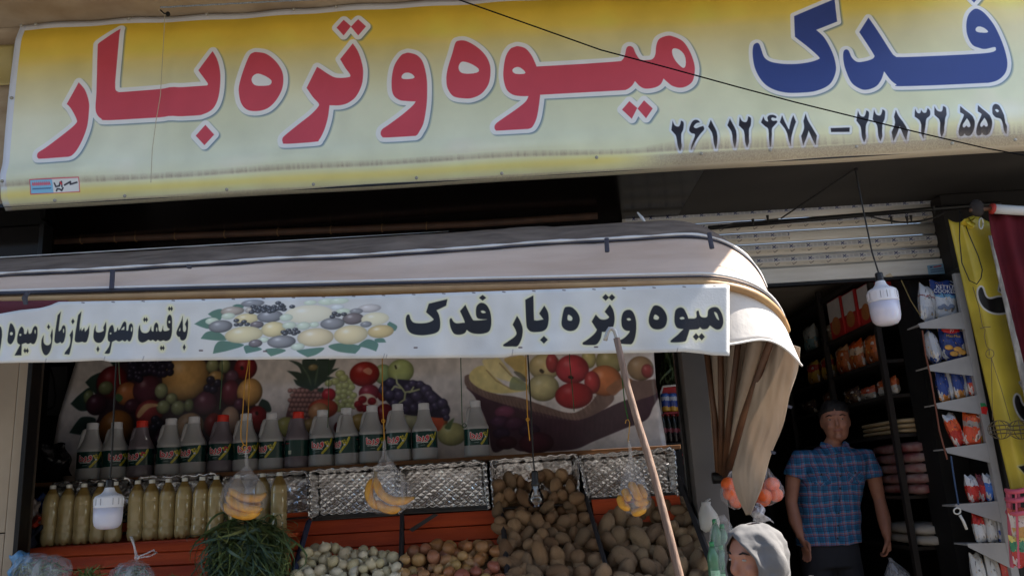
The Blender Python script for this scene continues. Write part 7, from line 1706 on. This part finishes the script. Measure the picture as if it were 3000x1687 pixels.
# hair
hr = MB(); sub = MB().rings([ering((0, q[3] * HS, q[0] * HS), q[1] * HS, q[2] * HS, 60, 2.2) for q in [(-.22, .30, .15, .26), (-.10, .345, .20, .235), (.02, .365, .25, .20), (.12, .37, .31, .145), (.21, .375, .40, .065), (.26, .375, .415, .05), (.34, .345, .40, .035), (.45, .265, .31, .035), (.53, .13, .15, .035)]])
for v in sub.v: v.rotate(Matrix.Rotation(R(-16), 3, 'Z'))
hr.add([v + hc for v in sub.v], sub.f)
for v in hr.v:
    d_ = (v - hc); k_ = mnoise.noise(v * 60) * .010 + mnoise.noise(v * 25) * .012
    v += d_.normalized() * (k_ + .002)
hr.make('hair', mat('hair_black', (26, 21, 19), rough=.6, var=.4, scale=60, bump=.6, bscale=120), man, smooth=True)
def plaid(rot=0, nm='plaid_cloth'):
    m = bpy.data.materials.new(nm); m.use_nodes = True; N = m.node_tree.nodes; L = m.node_tree.links; b = N['Principled BSDF']; b.inputs['Roughness'].default_value = .85; b.inputs['Specular IOR Level'].default_value = .2
    tc = N.new('ShaderNodeTexCoord'); sp = N.new('ShaderNodeSeparateXYZ'); mp = N.new('ShaderNodeMapping'); mp.inputs['Rotation'].default_value = (0, rot, 0)
    dn = N.new('ShaderNodeTexNoise'); dn.inputs['Scale'].default_value = 6; dn.inputs['Detail'].default_value = 2; L.new(tc.outputs['Object'], dn.inputs['Vector']); dm = N.new('ShaderNodeVectorMath'); dm.operation = 'MULTIPLY_ADD'; dm.inputs[1].default_value = (.045, .045, .045); L.new(dn.outputs['Color'], dm.inputs[0]); L.new(tc.outputs['Object'], dm.inputs[2]); L.new(dm.outputs[0], mp.inputs[0]); L.new(mp.outputs[0], sp.inputs[0])
    cur_ = None
    def layer(prev, ax, per, ph, wd, col, al):
        d = N.new('ShaderNodeMath'); d.operation = 'MULTIPLY_ADD'; d.inputs[1].default_value = 1 / per; d.inputs[2].default_value = ph; L.new(sp.outputs[ax], d.inputs[0])
        f = N.new('ShaderNodeMath'); f.operation = 'FRACT'; L.new(d.outputs[0], f.inputs[0])
        l = N.new('ShaderNodeMath'); l.operation = 'LESS_THAN'; l.inputs[1].default_value = wd; L.new(f.outputs[0], l.inputs[0])
        k = N.new('ShaderNodeMath'); k.operation = 'MULTIPLY'; k.inputs[1].default_value = al; L.new(l.outputs[0], k.inputs[0])
        mx = N.new('ShaderNodeMix'); mx.data_type = 'RGBA'; L.new(k.outputs[0], mx.inputs[0]); L.new(prev, mx.inputs[6]); mx.inputs[7].default_value = (*lin(col), 1); return mx.outputs[2]
    rgb = N.new('ShaderNodeRGB'); rgb.outputs[0].default_value = (*lin((64, 122, 162)), 1); c = rgb.outputs[0]
    for ax in (0, 2):
        c = layer(c, ax, .060, .10, .36, (36, 74, 110), .5); c = layer(c, ax, .060, .62, .16, (150, 62, 76), .42); c = layer(c, ax, .060, .40, .07, (190, 110, 70), .50); c = layer(c, ax, .030, .25, .12, (18, 22, 40), .55)
    L.new(c, b.inputs['Base Color'])
    nb = N.new('ShaderNodeTexNoise'); nb.inputs['Scale'].default_value = 11; nb.inputs['Detail'].default_value = 4; L.new(tc.outputs['Object'], nb.inputs['Vector'])
    bp = N.new('ShaderNodeBump'); bp.inputs['Strength'].default_value = .7; bp.inputs['Distance'].default_value = .025; L.new(nb.outputs['Fac'], bp.inputs['Height']); L.new(bp.outputs[0], b.inputs['Normal'])
    return m
m_plaid = plaid()
sh_ = MB()
sh_.rings([ering((nk.x, YM + .02, nk.z - .012), .088, .078), ering((nk.x, YM + .02, nk.z - .030), .130, .088), ering((nk.x, YM + .02, nk.z - .055), .180, .100), ering((nk.x, YM + .02, nk.z - .08), .206, .112, p=2.4), ering((nk.x, YM + .02, nk.z - .11), .212, .118, p=2.7), ering((cx, YM + .01, ch.z), .205, .135, p=2.7), ering((wa.x, YM + .01, wa.z + .06), .190, .130, p=2.6), ering((wa.x, YM + .01, wa.z), .190, .130, p=2.6), ering((hp.x, YM + .01, J(2430, 1594).z), .200, .140, p=2.6)])
for a, hem in ((aL, J(2330, 1398, .02)), (aR, J(2552, 1398, .02))):
    st0 = a[0].lerp(Vector((nk.x, YM, a[0].z)), .35)
    sh_.tube([st0, a[0], a[0].lerp(hem, .5), hem], [.058, .062, .070, .080], 14)
SHIRT = smooth_remesh(sh_, 'shirt', .009, m_plaid, man, 3)
for v in SHIRT.data.vertices:                            # creases
    p = v.co; k_ = mnoise.noise(Vector((p.x * 7 + p.z * 3, p.y * 5, p.z * 9 - p.x * 4))) * .010 + mnoise.noise(Vector((p.x * 22 + p.z * 8, p.y * 14, p.z * 11))) * .0045
    v.co = p + v.normal * k_
SHIRT.data.update()
# placket, buttons, pockets, collar
yf = YM - .140
from mathutils.bvhtree import BVHTree
_sm = SHIRT.data; _off = rootloc(SHIRT)
_bvh = BVHTree.FromPolygons([v.co + _off for v in _sm.vertices], [tuple(p.vertices) for p in _sm.polygons])
def fy(x, z):                                            # front of the shirt at (x, z)
    h = _bvh.ray_cast(Vector((x, YM - 1, z)), Vector((0, 1, 0)))
    return h[0].y if h[0] is not None else YM - .10
m_plaid2 = plaid(R(42), 'plaid_bias')
mk('placket', [(hp.x + (nk.x - hp.x) * t + s * .013, fy(hp.x + (nk.x - hp.x) * t, hp.z + (nk.z - .06 - hp.z) * t) - .004, hp.z + .01 + (nk.z - .06 - hp.z) * t) for t in np.linspace(0, 1, 14) for s in (-1, 1)], [(2 * k, 2 * k + 1, 2 * k + 3, 2 * k + 2) for k in range(13)], m_plaid, man, smooth=True, solid=.003)
for k in range(7):
    t = .10 + .13 * k; z = hp.z + (nk.z - .06 - hp.z) * t; x = hp.x + (nk.x - hp.x) * t
    MB().ell((x, fy(x, z) - .007, z), .006, .003, .006, 8, 6).make('button', mat('button_dark', (34, 32, 36), rough=.4), man)
for s in (-1, 1):
    pc = [(ch.x + s * .105 + a * .048, ch.z + .02 + b_) for a, b_ in ((-1, .04), (1, .04), (1, -.05), (0, -.065), (-1, -.05))]
    mk('pocket', [(x, fy(x, z) - .004, z) for x, z in pc], [(0, 1, 2, 3, 4)], m_plaid2, man, solid=.004)
    fl = [(ch.x + s * .105 + a * .050, ch.z + .02 + b_) for a, b_ in ((-1, .045), (1, .045), (1, .02), (0, .002), (-1, .02))]
    mk('pocket_flap', [(x, fy(x, z) - .008, z) for x, z in fl], [(0, 1, 2, 3, 4)], m_plaid, man, solid=.004)
    MB().ell((ch.x + s * .105, fy(ch.x + s * .105, ch.z + .03) - .012, ch.z + .028), .006, .003, .006, 8, 6).make('button', MATS['button_dark'], man)
    mk('collar', [Vector((nk.x + s * .010, YM - .092, nk.z - .062)), Vector((nk.x + s * .072, YM - .092, nk.z - .072)), Vector((nk.x + s * .092, YM - .02, nk.z - .004)), Vector((nk.x + s * .074, YM + .0, nk.z + .018)), Vector((nk.x + s * .035, YM - .062, nk.z - .006))], [(0, 1, 2, 3, 4)], m_plaid, man, solid=.006)
tr_ = MB()
m_tr = mat('dark_trousers', (30, 31, 38), rough=.85, var=.2, bump=.2, bscale=14)
tr_.rings([ering((hp.x, YM + .01, hp.z + .06), .170, .118, p=2.5), ering((hp.x, YM + .01, hp.z - .02), .182, .125, p=2.5), ering((hp.x, YM + .01, hp.z - .12), .180, .125, p=2.4)])
for s in (-1, 1):
    hx = hp.x + s * .085
    tr_.tube([(hx, YM + .01, hp.z - .05), (hx + s * .01, YM, hp.z - .25), (hx + s * .02, YM, (hp.z + zf) / 2 - .03), (hx + s * .02, YM + .01, zf + .30), (hx + s * .02, YM + .012, zf + .05)], [.100, .094, .078, .074, .070], 14)
    MB().rings([ering((hx + s * .025, YM - .05, zf + z), w, d_, 18, 2.4) for z, w, d_ in ((.001, .048, .13), (.02, .052, .135), (.05, .048, .11), (.085, .045, .06))]).make('shoe', mat('shoe_black', (24, 22, 22), rough=.4), man, smooth=True)
smooth_remesh(tr_, 'trousers', .010, m_tr, man, 3)
q = aL[-1] + (J(2372, 1640, -.06) - aL[-1]).normalized() * .105 + Vector((.012, -.012, 0))
MB().tube([q + Vector((.011 * math.cos(t), 0, .011 * math.sin(t))) for t in np.linspace(0, 6.28, 12)], .003, 6).make('ring', mat('ring_silver', (214, 214, 214), rough=.2, metal=.8), man, smooth=True)
# the bag he holds
hb_ = J(2606, 1632, -.06)
rs = []
for k, (dz, w) in enumerate([(.0, .012), (-.02, .016), (-.05, .04), (-.10, .075), (-.17, .10), (-.25, .11), (-.32, .10), (-.36, .05)]):
    rs.append([hb_ + Vector((.035 * min(1, k / 4) + w * math.cos(a) * (1 + .1 * math.sin(5 * a + k)), w * .8 * math.sin(a), dz)) for a in np.linspace(0, 6.2832, 25)[:-1]])
tag(MB().rings(rs).make('carrier_bag', mat_clear('carrier_film', (200, 202, 208), .32, rough=.15, scale=26, gloss=.6, zs=.1), smooth=True), 'clear carrier bag hanging from the hand of the man in plaid', 'bag')
tag(MB().ell(hb_ + Vector((.06, -.02, -.27)), .05, .05, .045, 14, 10).make('yellow_fruit', mat('yellow_fruit', (214, 150, 50), rough=.5), smooth=True), 'yellow fruit inside the carrier bag of the man', 'fruit')

# ------------------------------------------------------------------ customer in front
YC = 2.72
wo = thing('person', 'customer in a pale head scarf and white coat at the bottom edge', 'person', (P(2210, 1687, YC).x, YC, .13))
hc2 = P(2212, 1640, YC); H2 = .20; yaw2 = R(-62); zf2 = .13
bd = MB(); head(bd, hc2, H2, yaw2)
nk2 = hc2 + Vector((.0, .03, -.135))
bd.rings([ering(hc2 + Vector((0, .02, -.07)), .05, .055), ering(nk2, .055, .058), ering(nk2 + Vector((0, 0, -.05)), .09, .07)])
T2 = nk2 + Vector((.01, .01, 0)); Hh = T2.z - zf2
bd.rings([ering(T2 + Vector((0, 0, -.02)), .08, .07), ering(T2 + Vector((0, .01, -.07)), .16, .085), ering(T2 + Vector((0, .01, -.22)), .165, .11), ering(T2 + Vector((0, .01, -.38)), .15, .10), ering(T2 + Vector((0, .01, -.52)), .17, .12)])
for s in (-1, 1):
    bd.tube([T2 + Vector((s * .08, .01, -.48)), T2 + Vector((s * .09, .0, -.70)), T2 + Vector((s * .09, .02, -Hh + .08))], [.08, .06, .04], 10)
    bd.tube([T2 + Vector((s * .09, .06, -Hh + .04)), T2 + Vector((s * .095, -.10, -Hh + .03))], [.036, .028], 8)
    a = [T2 + Vector((s * .15, .01, -.09)), T2 + Vector((s * .19, .02, -.30)), T2 + Vector((s * .17, -.05, -.48))]
    bd.tube(a, [.05, .042, .028], 10); hand(bd, a[-1], (0, -.35, -1), (-s * .6, -1, 0), .4, .92)
smooth_remesh(bd, 'body', .0075, m_skin, wo, 4); face_parts(wo, hc2, H2, yaw2, m_lip)
M2 = Matrix.Rotation(yaw2, 3, 'Z')
sf = []; nS = 72
for k in range(11):
    ph_ = -math.pi * .02 + (math.pi * 1.02) * k / 10                         # hood from the brow over the crown to the nape
rows2 = []
for z, rx, ry, cy, op in [(.54, .10, .12, .04, 0), (.50, .22, .26, .04, 0), (.40, .34, .40, .035, 0), (.24, .41, .47, .03, .55), (.06, .44, .49, .03, .85), (-.14, .44, .48, .03, .90), (-.32, .42, .45, .02, .80), (-.48, .44, .44, .0, .45), (-.62, .50, .48, .02, .0), (-.80, .60, .54, .05, .0), (-1.0, .70, .58, .06, .0)]:
    ring = []
    for k in range(nS):
        t = (-math.pi / 2 + op) + (2 * math.pi - 2 * op) * k / (nS - 1)
        w = 1 + .03 * math.sin(6 * t + z * 9) + .018 * math.sin(13 * t - z * 14)
        ring.append(hc2 + M2 @ Vector((rx * H2 * math.cos(t) * w, (cy + ry * math.sin(t) * w) * H2, z * H2)))
    rows2.append(ring)
rr_ = []
for q_ in np.linspace(0, len(rows2) - 1, 48):
    i_ = int(min(q_, len(rows2) - 2)); f_ = q_ - i_; f_ = f_ * f_ * (3 - 2 * f_)
    ring = [rows2[i_][k].lerp(rows2[i_ + 1][k], q_ - i_) for k in range(nS)]
    for k, p in enumerate(ring):
        t = k / (nS - 1); dv = (p - hc2); dv.z *= .3
        fold = .008 * math.sin(t * 26 + q_ * .75 + 2.2 * mnoise.noise(p * 9)) * min(1, max(0, (q_ - 1.5) / 3)) + .010 * mnoise.noise(p * 14) + .004 * mnoise.noise(p * 45)
        ring[k] = p + dv.normalized() * (fold + .003)
    rr_.append(ring)
rows2 = rr_
MB().rings(rows2, cap=False, close=False).make('head_scarf', mat('scarf_grey', (112, 109, 107), rough=.95, col2=(90, 88, 88), scale=8, bump=.4, bscale=20), wo, smooth=True, solid=.005)
co = MB()
co.rings([ering(T2 + Vector((0, .01, -.045)), .10, .085), ering(T2 + Vector((.0, .01, -.075)), .185, .10), ering(T2 + Vector((0, .01, -.13)), .20, .115), ering(T2 + Vector((0, .01, -.25)), .19, .13), ering(T2 + Vector((0, .01, -.45)), .18, .13), ering(T2 + Vector((0, .01, -.70)), .21, .16), ering(T2 + Vector((0, .01, -.95)), .23, .18)])
for s in (-1, 1): co.tube([T2 + Vector((s * .10, .01, -.07 + .06 * (s > 0))), T2 + Vector((s * .138, .01, -.11 + .165 * (s > 0))), T2 + Vector((s * .20, .02, -.30)), T2 + Vector((s * .175, -.045, -.455))], [.06, .064, .056, .048], 12)
smooth_remesh(co, 'coat', .010, mat('patterned_coat', (150, 150, 156), rough=.8, col2=(228, 226, 224), scale=17, detail=2), wo, 3)
bpy.context.view_layer.update()
